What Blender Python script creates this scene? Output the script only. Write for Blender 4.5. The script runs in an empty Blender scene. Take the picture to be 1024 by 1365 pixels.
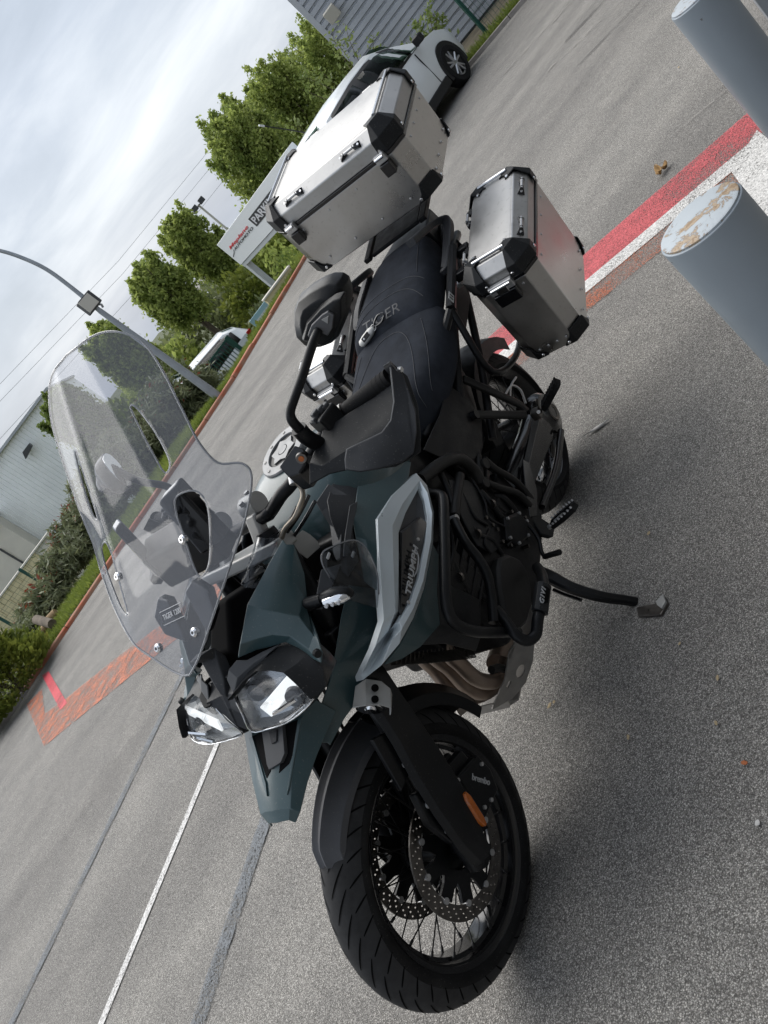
import bpy, bmesh, math, random
import numpy as np
from mathutils import Vector, Matrix, Quaternion
C = bpy.context.scene.collection
SC = bpy.context.scene
rnd = random.Random(7)
R_ = math.radians

# ------------------------------------------------------------------ camera
FPX, PW, PH, CAMH = 1049.4, 1024.0, 1365.0, 1.4925
_n = np.array([2792.6 - PW/2, 2386.8 - PH/2, FPX]); _n /= np.linalg.norm(_n)      # 'down' seen from the camera
_Y = np.array([0, 0, 1.]) - _n*_n[2]; _Y /= np.linalg.norm(_Y)
_X = np.cross(_Y, -_n)
RW = np.stack([_X, _Y, -_n])                     # world = RW @ cam (x right, y down, z forward)
cam_d = bpy.data.cameras.new('camera'); cam = bpy.data.objects.new('camera', cam_d); C.objects.link(cam)
cam_d.sensor_fit = 'VERTICAL'; cam_d.sensor_height = 36; cam_d.sensor_width = 27; cam_d.lens = 36*FPX/PH
cam_d.clip_start = .02; cam_d.clip_end = 3000
_m = Matrix(((RW[0][0], -RW[0][1], -RW[0][2], 0), (RW[1][0], -RW[1][1], -RW[1][2], 0), (RW[2][0], -RW[2][1], -RW[2][2], CAMH), (0, 0, 0, 1)))
cam.matrix_world = _m
SC.camera = cam
CAMP = np.array([0, 0, CAMH])

# ------------------------------------------------------------------ world, sun, exposure
SUN_EL, SUN_AZ = 52.0, -22.0                     # azimuth from +Y towards +X
world = bpy.data.worlds.new('World'); SC.world = world; world.use_nodes = True
nt = world.node_tree; nt.nodes.clear()
def N(tree, typ, **kw):
    n = tree.nodes.new(typ)
    for k, v in kw.items(): setattr(n, k, v)
    return n
sky = N(nt, 'ShaderNodeTexSky', sky_type='NISHITA', sun_disc=False, sun_elevation=R_(SUN_EL), sun_rotation=R_(SUN_AZ), air_density=1.6, dust_density=2.5)
tc = N(nt, 'ShaderNodeTexCoord'); mp = N(nt, 'ShaderNodeMapping'); mp.inputs['Rotation'].default_value = (0, 0, R_(18)); mp.inputs['Scale'].default_value = (1.1, .8, 4.4)
n1 = N(nt, 'ShaderNodeTexNoise'); n1.inputs['Scale'].default_value = 2.7; n1.inputs['Detail'].default_value = 9; n1.inputs['Roughness'].default_value = .55; n1.inputs['Distortion'].default_value = .35
n2 = N(nt, 'ShaderNodeTexNoise'); n2.inputs['Scale'].default_value = .75; n2.inputs['Detail'].default_value = 4
cr = N(nt, 'ShaderNodeValToRGB'); e = cr.color_ramp.elements
e[0].position = .38; e[0].color = (2.75, 3.1, 3.65, 1); e[1].position = .645; e[1].color = (5.5, 5.75, 6.15, 1)
el = cr.color_ramp.elements.new(.5); el.color = (3.55, 3.9, 4.5, 1)
mx = N(nt, 'ShaderNodeMix', data_type='RGBA'); mx.inputs['Factor'].default_value = .9
ad = N(nt, 'ShaderNodeMath', operation='MULTIPLY_ADD'); ad.inputs[1].default_value = .55
md = N(nt, 'ShaderNodeMath', operation='MULTIPLY'); md.inputs[1].default_value = .45
bg = N(nt, 'ShaderNodeBackground'); bg.inputs['Strength'].default_value = .047; ow = N(nt, 'ShaderNodeOutputWorld')
L = nt.links.new
L(tc.outputs['Generated'], mp.inputs['Vector']); L(mp.outputs[0], n1.inputs['Vector']); L(mp.outputs[0], n2.inputs['Vector'])
L(n2.outputs['Fac'], md.inputs[0]); L(n1.outputs['Fac'], ad.inputs[0]); L(md.outputs[0], ad.inputs[2]); L(ad.outputs[0], cr.inputs['Fac'])
L(sky.outputs['Color'], mx.inputs['A']); L(cr.outputs['Color'], mx.inputs['B']); L(mx.outputs['Result'], bg.inputs['Color']); L(bg.outputs[0], ow.inputs['Surface'])
sd = bpy.data.lights.new('sun', 'SUN'); sd.energy = .95; sd.angle = R_(75); sd.color = (1, .965, .91)
sun = bpy.data.objects.new('sun', sd); C.objects.link(sun)
_sdir = Vector((math.sin(R_(SUN_AZ))*math.cos(R_(SUN_EL)), math.cos(R_(SUN_AZ))*math.cos(R_(SUN_EL)), math.sin(R_(SUN_EL))))
sun.rotation_euler = _sdir.to_track_quat('Z', 'Y').to_euler()
vs = SC.view_settings; vs.view_transform = 'Standard'; vs.look = 'None'; vs.gamma = 1; vs.use_curve_mapping = False; vs.exposure = 1.95
SC.cycles.max_bounces = 8; SC.cycles.transparent_max_bounces = 24

# ------------------------------------------------------------------ pixel helpers (photograph pixels -> points in the place)
def ray(px, py): return RW @ np.array([(px - PW/2)/FPX, (py - PH/2)/FPX, 1.])
def G(px, py, z=0.):                              # on the ground
    d = ray(px, py); return CAMP + d*(z - CAMH)/d[2]
def E(px, py, Y):                                 # at a depth Y in front of the camera
    d = ray(px, py); return CAMP + d*Y/d[1]
YAW, LEAN, STEER = 3.93659, R_(8), -0.088
BX, BY = 0.47401, 2.6549
_F = np.array([math.cos(YAW), math.sin(YAW), 0]); _L = np.array([-math.sin(YAW), math.cos(YAW), 0]); _U = np.array([0, 0, 1.])
BM = np.stack([_F, _L*math.cos(LEAN) - _U*math.sin(LEAN), _U*math.cos(LEAN) + _L*math.sin(LEAN)], 1)
BT = np.array([BX, BY, 0.])
BIKE = Matrix(((*BM[0], BT[0]), (*BM[1], BT[1]), (*BM[2], BT[2]), (0, 0, 0, 1)))
_co = BM.T @ (CAMP - BT)
def b(px, py, y):                                 # bike space, at a lateral offset y
    d = BM.T @ ray(px, py); return Vector(_co + d*(y - _co[1])/d[1])
def bx(px, py, x):
    d = BM.T @ ray(px, py); return Vector(_co + d*(x - _co[0])/d[0])
def bz(px, py, z):
    d = BM.T @ ray(px, py); return Vector(_co + d*(z - _co[2])/d[2])
AXO = Vector((1.63, 0, 0)); AXD = Vector((-math.sin(R_(23.1)), 0, math.cos(R_(23.1))))
STM = Matrix.Translation(AXO) @ Matrix.Rotation(STEER, 4, AXD) @ Matrix.Translation(-AXO)
STI = STM.inverted()
def mir(p): return Vector((p[0], -p[1], p[2]))
def mirS(p): return STM @ mir(STI @ Vector(p))

# ------------------------------------------------------------------ materials
M = {}
def mat(name, color, rough=.6, metal=0., spec=.5, coat=0., noise=0., nscale=40., bump=0., bscale=200., col2=None, rvar=0., emit=None, trans=0., ior=1.45, aniso=None, obj=True):
    m = bpy.data.materials.new(name); m.use_nodes = True; t = m.node_tree
    p = t.nodes['Principled BSDF']
    p.inputs['Base Color'].default_value = (*color, 1); p.inputs['Roughness'].default_value = rough; p.inputs['Metallic'].default_value = metal
    p.inputs['Specular IOR Level'].default_value = spec; p.inputs['Coat Weight'].default_value = coat; p.inputs['Coat Roughness'].default_value = .12
    p.inputs['Transmission Weight'].default_value = trans; p.inputs['IOR'].default_value = ior
    if emit: p.inputs['Emission Color'].default_value = (*emit[:3], 1); p.inputs['Emission Strength'].default_value = emit[3]
    t_c = None
    if noise or bump or rvar or col2:
        t_c = N(t, 'ShaderNodeTexCoord'); mpn = N(t, 'ShaderNodeMapping'); t.links.new(t_c.outputs['Object'], mpn.inputs['Vector'])
        if aniso: mpn.inputs['Scale'].default_value = aniso
        nn = N(t, 'ShaderNodeTexNoise'); nn.inputs['Scale'].default_value = nscale; nn.inputs['Detail'].default_value = 6; nn.inputs['Roughness'].default_value = .6
        t.links.new(mpn.outputs[0], nn.inputs['Vector'])
        if noise or col2:
            c2 = col2 or tuple(min(1, c*(1 + noise)) for c in color); c1 = color if col2 else tuple(c*(1 - noise) for c in color)
            r = N(t, 'ShaderNodeValToRGB'); r.color_ramp.elements[0].position = .32; r.color_ramp.elements[1].position = .68
            r.color_ramp.elements[0].color = (*c1, 1); r.color_ramp.elements[1].color = (*c2, 1)
            t.links.new(nn.outputs['Fac'], r.inputs['Fac']); t.links.new(r.outputs['Color'], p.inputs['Base Color'])
        if rvar:
            mr = N(t, 'ShaderNodeMapRange'); mr.inputs['From Min'].default_value = .3; mr.inputs['From Max'].default_value = .7
            mr.inputs['To Min'].default_value = max(.02, rough - rvar); mr.inputs['To Max'].default_value = min(1, rough + rvar)
            t.links.new(nn.outputs['Fac'], mr.inputs['Value']); t.links.new(mr.outputs[0], p.inputs['Roughness'])
        if bump:
            n3 = N(t, 'ShaderNodeTexNoise'); n3.inputs['Scale'].default_value = bscale; n3.inputs['Detail'].default_value = 3
            t.links.new(mpn.outputs[0], n3.inputs['Vector'])
            bp = N(t, 'ShaderNodeBump'); bp.inputs['Strength'].default_value = bump; bp.inputs['Distance'].default_value = .002
            t.links.new(n3.outputs['Fac'], bp.inputs['Height']); t.links.new(bp.outputs[0], p.inputs['Normal'])
    M[name] = m; return m

mat('teal', (.029, .061, .068), .36, spec=.5, coat=.4, noise=.10, nscale=9, rvar=.06, bump=.02, bscale=900)
mat('silver_paint', (.58, .64, .67), .32, metal=.4, coat=.3, rvar=.05, nscale=12)
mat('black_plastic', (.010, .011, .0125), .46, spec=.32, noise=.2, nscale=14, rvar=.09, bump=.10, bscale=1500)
mat('grey_plastic', (.021, .0225, .026), .48, spec=.38, noise=.15, nscale=12, rvar=.08, bump=.12, bscale=1400)
mat('cap_grey', (.20, .205, .21), .4, metal=.3, rvar=.08, nscale=30)
mat('mud_grey', (.068, .070, .077), .5, spec=.45, noise=.1, nscale=12, bump=.1, bscale=1400)
mat('pale_plastic', (.055, .058, .063), .5, spec=.4, noise=.1, nscale=12, bump=.12, bscale=1400)
mat('gloss_black', (.007, .007, .008), .16, coat=.4, rvar=.05, nscale=20)
mat('satin_black', (.0055, .006, .007), .36, spec=.3, noise=.2, nscale=18, rvar=.08, bump=.05, bscale=700)
mat('engine_black', (.006, .006, .007), .45, spec=.3, noise=.35, nscale=25, rvar=.12, bump=.15, bscale=500)
mat('cover_grey', (.016, .0155, .015), .5, spec=.35, noise=.2, nscale=25, rvar=.1, bump=.1, bscale=600)
mat('rubber', (.009, .009, .0095), .72, spec=.25, noise=.3, nscale=22, bump=.12, bscale=500)
mat('tread_rubber', (.030, .030, .031), .78, spec=.3, noise=.25, nscale=30, bump=.22, bscale=420)
mat('steel', (.50, .50, .50), .34, metal=.65, rvar=.08, nscale=30)
mat('disc_steel', (.16, .15, .14), .36, metal=1, rvar=.1, nscale=60, noise=.2)
mat('bright_steel', (.75, .75, .76), .18, metal=1)
mat('spoke_black', (.015, .015, .016), .35, metal=.4)
mat('cast_grey', (.38, .38, .37), .45, metal=.45, rvar=.08, nscale=40, bump=.06, bscale=700)
mat('exhaust', (.24, .175, .135), .42, metal=.6, col2=(.40, .32, .26), nscale=9, rvar=.1)
mat('skid', (.36, .345, .325), .45, metal=.6, noise=.14, nscale=30, rvar=.1)
mat('seat_suede', (.021, .0245, .032), .93, spec=.2, noise=.25, nscale=18, bump=.25, bscale=900)
mat('seat_vinyl', (.012, .013, .015), .55, spec=.35, noise=.2, nscale=15, bump=.3, bscale=800)
mat('thread', (.055, .058, .064), .8)
mat('embroidery', (.06, .063, .068), .7)
mat('letter_grey', (.42, .43, .44), .45)
mat('letter_white', (.55, .56, .58), .5)
mat('amber', (.42, .10, .006), .22, coat=.6, noise=.15, nscale=90)
mat('reflector', (.85, .86, .88), .10, metal=1); mat('groove2', (.004, .004, .0045), .7, spec=.06)
mat('red_sticker', (.5, .03, .03), .5)
mat('sticker_white', (.55, .56, .55), .6)
# aluminium cases: brushed sheet, streaks and scuffs
def brushed(name, col, rough, dirv):
    m = mat(name, col, rough, metal=1, noise=.13, nscale=6, rvar=.10, bump=0)
    t = m.node_tree; p = t.nodes['Principled BSDF']
    tc_ = N(t, 'ShaderNodeTexCoord'); mp_ = N(t, 'ShaderNodeMapping'); mp_.inputs['Scale'].default_value = dirv
    n_ = N(t, 'ShaderNodeTexNoise'); n_.inputs['Scale'].default_value = 60; n_.inputs['Detail'].default_value = 5
    t.links.new(tc_.outputs['Object'], mp_.inputs['Vector']); t.links.new(mp_.outputs[0], n_.inputs['Vector'])
    bp = N(t, 'ShaderNodeBump'); bp.inputs['Strength'].default_value = .05; bp.inputs['Distance'].default_value = .002
    t.links.new(n_.outputs['Fac'], bp.inputs['Height']); t.links.new(bp.outputs[0], p.inputs['Normal'])
    return m
brushed('aluminium', (.52, .51, .495), .34, (8, .7, 8))
brushed('aluminium_lid', (.50, .495, .485), .48, (.9, 8, 8))

def dust(m, amount=.35, col=(.16, .155, .145), sc=260, lo=.66):
    t = m.node_tree; p = t.nodes['Principled BSDF']; K = t.links.new; src = p.inputs['Base Color'].links[0].from_socket; tc_ = N(t, 'ShaderNodeTexCoord')
    a = N(t, 'ShaderNodeTexNoise'); a.inputs['Scale'].default_value = sc; a.inputs['Detail'].default_value = 2; c = N(t, 'ShaderNodeTexNoise'); c.inputs['Scale'].default_value = 7; c.inputs['Detail'].default_value = 5; K(tc_.outputs['Object'], a.inputs['Vector']); K(tc_.outputs['Object'], c.inputs['Vector'])
    r = N(t, 'ShaderNodeMapRange'); r.inputs['From Min'].default_value = lo; r.inputs['From Max'].default_value = lo + .05; r.inputs['To Max'].default_value = amount; K(a.outputs['Fac'], r.inputs['Value'])
    q = N(t, 'ShaderNodeMapRange'); q.inputs['From Min'].default_value = .5; q.inputs['From Max'].default_value = .75; q.inputs['To Max'].default_value = amount*.28; K(c.outputs['Fac'], q.inputs['Value'])
    s = N(t, 'ShaderNodeMath', operation='MAXIMUM'); K(r.outputs[0], s.inputs[0]); K(q.outputs[0], s.inputs[1])
    mx_ = N(t, 'ShaderNodeMix', data_type='RGBA'); mx_.inputs['B'].default_value = (*col, 1); K(s.outputs[0], mx_.inputs['Factor']); K(src, mx_.inputs['A']); K(mx_.outputs['Result'], p.inputs['Base Color'])
for k_ in ('teal', 'black_plastic', 'grey_plastic', 'mud_grey'): dust(M[k_])
dust(M['satin_black'], .16); dust(M['engine_black'], .30, (.10, .095, .085)); dust(M['rubber'], .25); dust(M['aluminium'], .25, (.25, .24, .22), 90, .64); dust(M['aluminium_lid'], .25, (.28, .27, .25), 60, .63)
mat('step_grey', (.13, .135, .14), .5, noise=.1, nscale=12, bump=.1, bscale=1400)  # paler grey paints the highlight on the handguard's raised border
def clear_fresnel(t):
    lw = N(t, 'ShaderNodeLayerWeight'); lw.inputs['Blend'].default_value = .5; pw = N(t, 'ShaderNodeMath', operation='POWER'); pw.inputs[1].default_value = 5
    ml = N(t, 'ShaderNodeMath', operation='MULTIPLY_ADD'); ml.inputs[1].default_value = .38; ml.inputs[2].default_value = .03
    t.links.new(lw.outputs['Facing'], pw.inputs[0]); t.links.new(pw.outputs[0], ml.inputs[0]); return ml
def clear_mat(name, tint, gloss_rough=.03, haze=.08, haze_col=(.55, .57, .6), edge=.0):
    m = bpy.data.materials.new(name); m.use_nodes = True; t = m.node_tree; t.nodes.clear()
    o = N(t, 'ShaderNodeOutputMaterial'); tr = N(t, 'ShaderNodeBsdfTransparent'); tr.inputs['Color'].default_value = (*tint, 1)
    gl = N(t, 'ShaderNodeBsdfGlossy'); gl.inputs['Roughness'].default_value = gloss_rough; df = N(t, 'ShaderNodeBsdfDiffuse'); df.inputs['Color'].default_value = (*haze_col, 1)
    fr = clear_fresnel(t)
    m1 = N(t, 'ShaderNodeMixShader'); m1.inputs['Fac'].default_value = haze
    m2 = N(t, 'ShaderNodeMixShader')
    t.links.new(tr.outputs[0], m1.inputs[1]); t.links.new(df.outputs[0], m1.inputs[2]); t.links.new(fr.outputs[0], m2.inputs[0]); t.links.new(m1.outputs[0], m2.inputs[1]); t.links.new(gl.outputs[0], m2.inputs[2])
    t.links.new(m2.outputs[0], o.inputs['Surface']); M[name] = m; return m
clear_mat('screen_clear', (.87, .88, .90), .03, .10, (.42, .43, .46))
clear_mat('deflector_tint', (.72, .74, .76), .04, .0, (.2, .2, .22))
clear_mat('lens_clear', (.93, .94, .95), .02, .02)
clear_mat('car_glass', (.28, .36, .31), .02, .0)
# ------------------------------------------------------------------ mesh helpers
def link(o, parent=None):
    C.objects.link(o)
    if parent is not None: o.parent = parent
    return o
def finish(o, angle=35, bevel=0, bseg=2, sub=0, solid=0, soff=-1, smooth=True):
    me = o.data
    if smooth:
        me.polygons.foreach_set('use_smooth', [True]*len(me.polygons))
        if angle < 180 and not sub: me.set_sharp_from_angle(angle=R_(angle))
    if solid:
        md_ = o.modifiers.new('solid', 'SOLIDIFY'); md_.thickness = solid; md_.offset = soff; md_.use_even_offset = False
    if sub:
        md_ = o.modifiers.new('sub', 'SUBSURF'); md_.levels = sub; md_.render_levels = sub
    if bevel:
        md_ = o.modifiers.new('bev', 'BEVEL'); md_.width = bevel; md_.segments = bseg; md_.limit_method = 'ANGLE'; md_.angle_limit = R_(28); md_.harden_normals = True
    return o
def mo(name, vs_, fs, m, parent=None, **kw):
    me = bpy.data.meshes.new(name); me.from_pydata([tuple(v) for v in vs_], [], [tuple(f) for f in fs]); me.update()
    bm = bmesh.new(); bm.from_mesh(me); bmesh.ops.recalc_face_normals(bm, faces=bm.faces); bm.to_mesh(me); bm.free()
    me.materials.append(M[m] if isinstance(m, str) else m)
    o = bpy.data.objects.new(name, me); link(o, parent); return finish(o, **kw)
class MB:
    """collects shapes into one mesh"""
    def __init__(s): s.v = []; s.f = []; s.mi = []; s.m = 0
    def add(s, vs_, fs):
        k = len(s.v); s.v += [Vector(v) for v in vs_]; s.f += [tuple(i + k for i in f) for f in fs]; s.mi += [s.m]*len(fs); return s
    def box(s, c, d, rot=None):
        c = Vector(c); h = Vector(d)/2; vs_ = []
        for x in (-1, 1):
            for y in (-1, 1):
                for z in (-1, 1):
                    q = Vector((x*h.x, y*h.y, z*h.z)); vs_.append(c + (rot @ q if rot else q))
        return s.add(vs_, [(0, 1, 3, 2), (4, 6, 7, 5), (0, 4, 5, 1), (2, 3, 7, 6), (0, 2, 6, 4), (1, 5, 7, 3)])
    def tube(s, pts, r, seg=10, cap=True, closed=False):
        v, f = tube_vf(pts, r, seg, cap, closed); return s.add(v, f)
    def loft(s, rings, caps=True, closed=False):
        n = len(rings[0]); v = [p for r in rings for p in r]; f = []
        k = len(rings)
        for i in range(k if closed else k - 1):
            for j in range(n):
                a = i*n + j; b_ = i*n + (j + 1) % n; c = ((i + 1) % k)*n + (j + 1) % n; d = ((i + 1) % k)*n + j
                f.append((a, b_, c, d))
        if caps and not closed: f.append(tuple(range(n))[::-1]); f.append(tuple(range((k - 1)*n, k*n)))
        return s.add(v, f)
    def cyl(s, a, b_, r, seg=16, r2=None): return s.tube([a, b_], [r, r if r2 is None else r2], seg)
    def prism(s, pts, off):
        n = len(pts); off = Vector(off); p0 = [Vector(p) for p in pts]; p1 = [p + off for p in p0]
        return s.add(p0 + p1, [tuple(range(n))[::-1], tuple(range(n, 2*n))] + [(i, (i + 1) % n, n + (i + 1) % n, n + i) for i in range(n)])
    def build(s, name, m, parent=None, **kw):
        ms = m if isinstance(m, (list, tuple)) else [m]
        me = bpy.data.meshes.new(name); me.from_pydata([tuple(v) for v in s.v], [], s.f); me.update()
        for q in ms: me.materials.append(M[q] if isinstance(q, str) else q)
        if len(ms) > 1: me.polygons.foreach_set('material_index', s.mi)
        bm = bmesh.new(); bm.from_mesh(me); bmesh.ops.recalc_face_normals(bm, faces=bm.faces); bm.to_mesh(me); bm.free()
        o = bpy.data.objects.new(name, me); link(o, parent); return finish(o, **kw)
def tube_vf(pts, r, seg=10, cap=True, closed=False):
    P = [Vector(p) for p in pts]; n = len(P); rs = r if isinstance(r, (list, tuple)) else [r]*n
    v = []; f = []; prev = None
    for i in range(n):
        a = P[(i - 1) % n] if (i or closed) else P[i]; c = P[(i + 1) % n] if (i < n - 1 or closed) else P[i]
        t = (c - a).normalized()
        if prev is None:
            u = t.orthogonal().normalized()
        else:
            u = (prev - t*prev.dot(t)); u = u.normalized() if u.length > 1e-6 else t.orthogonal().normalized()
        prev = u; w = t.cross(u)
        for j in range(seg):
            an = 2*math.pi*j/seg; v.append(P[i] + (u*math.cos(an) + w*math.sin(an))*rs[i])
    for i in range(n if closed else n - 1):
        for j in range(seg):
            f.append((i*seg + j, i*seg + (j + 1) % seg, ((i + 1) % n)*seg + (j + 1) % seg, ((i + 1) % n)*seg + j))
    if cap and not closed: f.append(tuple(range(seg))[::-1]); f.append(tuple(range((n - 1)*seg, n*seg)))
    return v, f
def spline(pts, k=6, closed=False):
    P = [Vector(p) for p in pts]; n = len(P); out = []
    for i in range(n if closed else n - 1):
        p0 = P[(i - 1) % n] if (i or closed) else P[0]*2 - P[1]; p1 = P[i]; p2 = P[(i + 1) % n]; p3 = P[(i + 2) % n] if (i < n - 2 or closed) else P[-1]*2 - P[-2]
        for j in range(k):
            t = j/k; out.append(.5*((2*p1) + (p2 - p0)*t + (2*p0 - 5*p1 + 4*p2 - p3)*t*t + (3*p1 - p0 - 3*p2 + p3)*t**3))
    if not closed: out.append(P[-1])
    return out
def tubeo(name, pts, r, m, parent=None, seg=12, k=6, sm=True, **kw):
    pp = spline(pts, k) if sm and len(pts) > 2 else [Vector(p) for p in pts]
    if isinstance(r, (list, tuple)) and len(pp) != len(r):
        q = len(r) - 1; rr = [r[min(q, int(i*q/(len(pp) - 1)))]*(1 - (i*q/(len(pp) - 1)) % 1) + r[min(q, int(i*q/(len(pp) - 1)) + 1)]*((i*q/(len(pp) - 1)) % 1) for i in range(len(pp))]
    else: rr = r
    return MB().tube(pp, rr, seg).build(name, m, parent, angle=50, **kw)
def patch(name, rows, m, parent=None, thick=.003, **kw):
    nr, nc = len(rows), len(rows[0]); v = [p for r in rows for p in r]
    f = [(i*nc + j, i*nc + j + 1, (i + 1)*nc + j + 1, (i + 1)*nc + j) for i in range(nr - 1) for j in range(nc - 1)]
    kw.setdefault('angle', 22)
    return mo(name, v, f, m, parent, solid=thick, soff=0, **kw)
def poly(name, pts, off, m, parent=None, **kw):
    return MB().prism(pts, off).build(name, m, parent, **kw)
def lathe_vf(prof, seg, o=(0, 0, 0), ax='y'):
    v = []; f = []; n = len(prof)
    for i in range(seg):
        a = 2*math.pi*i/seg
        for (r, y) in prof:
            p = (r*math.cos(a), y, r*math.sin(a)) if ax == 'y' else (r*math.cos(a), r*math.sin(a), y)
            v.append(Vector(o) + Vector(p))
    for i in range(seg):
        for j in range(n - 1):
            f.append((i*n + j, i*n + j + 1, ((i + 1) % seg)*n + j + 1, ((i + 1) % seg)*n + j))
    return v, f
def plate2d(outer, holes, thick, mtx=None):
    """flat plate with real holes: 2-D outline(s) filled and extruded -> verts, faces"""
    cu = bpy.data.curves.new('tmp', 'CURVE'); cu.dimensions = '2D'; cu.fill_mode = 'BOTH'; cu.extrude = thick/2
    for lp in [outer] + list(holes):
        s = cu.splines.new('POLY'); s.points.add(len(lp) - 1); s.use_cyclic_u = True
        for i, p in enumerate(lp): s.points[i].co = (p[0], p[1], 0, 1)
    o = bpy.data.objects.new('tmp', cu); C.objects.link(o)
    me = bpy.data.meshes.new_from_object(o.evaluated_get(bpy.context.evaluated_depsgraph_get()))
    v = [Vector(x.co) for x in me.vertices]; f = [tuple(p.vertices) for p in me.polygons]
    if mtx is not None: v = [mtx @ q for q in v]
    bpy.data.objects.remove(o); bpy.data.curves.remove(cu); bpy.data.meshes.remove(me)
    return v, f
def circ(cx, cy, r, n=16): return [(cx + r*math.cos(2*math.pi*i/n), cy + r*math.sin(2*math.pi*i/n)) for i in range(n)]
def frame(o, xp, up):
    """matrix at o, x towards xp, y roughly towards up"""
    o, xp, up = Vector(o), Vector(xp), Vector(up); x = (xp - o).normalized(); y = up - o; y = (y - x*y.dot(x)).normalized(); z = x.cross(y)
    return Matrix(((x.x, y.x, z.x, o.x), (x.y, y.y, z.y, o.y), (x.z, y.z, z.z, o.z), (0, 0, 0, 1)))
def text(name, body, mtx, length, height, m, parent=None, ext=.0006, shear=0, space=1.0, bold=0.0):
    cu = bpy.data.curves.new('tmp', 'FONT'); cu.body = body; cu.extrude = .02; cu.shear = shear; cu.space_character = space; cu.offset = bold; cu.resolution_u = 3
    o = bpy.data.objects.new('tmp', cu); C.objects.link(o)
    me = bpy.data.meshes.new_from_object(o.evaluated_get(bpy.context.evaluated_depsgraph_get()))
    bpy.data.objects.remove(o); bpy.data.curves.remove(cu)
    xs = [v.co.x for v in me.vertices]; ys = [v.co.y for v in me.vertices]
    sx = length/(max(xs) - min(xs)); sy = height/(max(ys) - min(ys)); x0, y0 = min(xs), min(ys)
    for v in me.vertices: v.co = mtx @ Vector(((v.co.x - x0)*sx, (v.co.y - y0)*sy, v.co.z*ext/.02))
    me.name = name; me.materials.clear(); me.materials.append(M[m]); o = bpy.data.objects.new(name, me); return link(o, parent)
def tag(o, label=None, cat=None, group=None, kind=None):
    if label: o['label'] = label
    if cat: o['category'] = cat
    if group: o['group'] = group
    if kind: o['kind'] = kind
    return o
def thing(name, label, cat, loc=(0, 0, 0), rz=0, group=None, mtx=None):
    o = bpy.data.objects.new(name, None); C.objects.link(o); o.empty_display_size = .1
    if mtx is not None: o.matrix_world = mtx
    else: o.location = loc; o.rotation_euler = (0, 0, rz)
    return tag(o, label, cat, group)
def copy_tree(o, parent=None):
    c = o.copy(); C.objects.link(c)
    if parent is not None: c.parent = parent
    for ch in list(o.children): copy_tree(ch, c)
    return c
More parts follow.
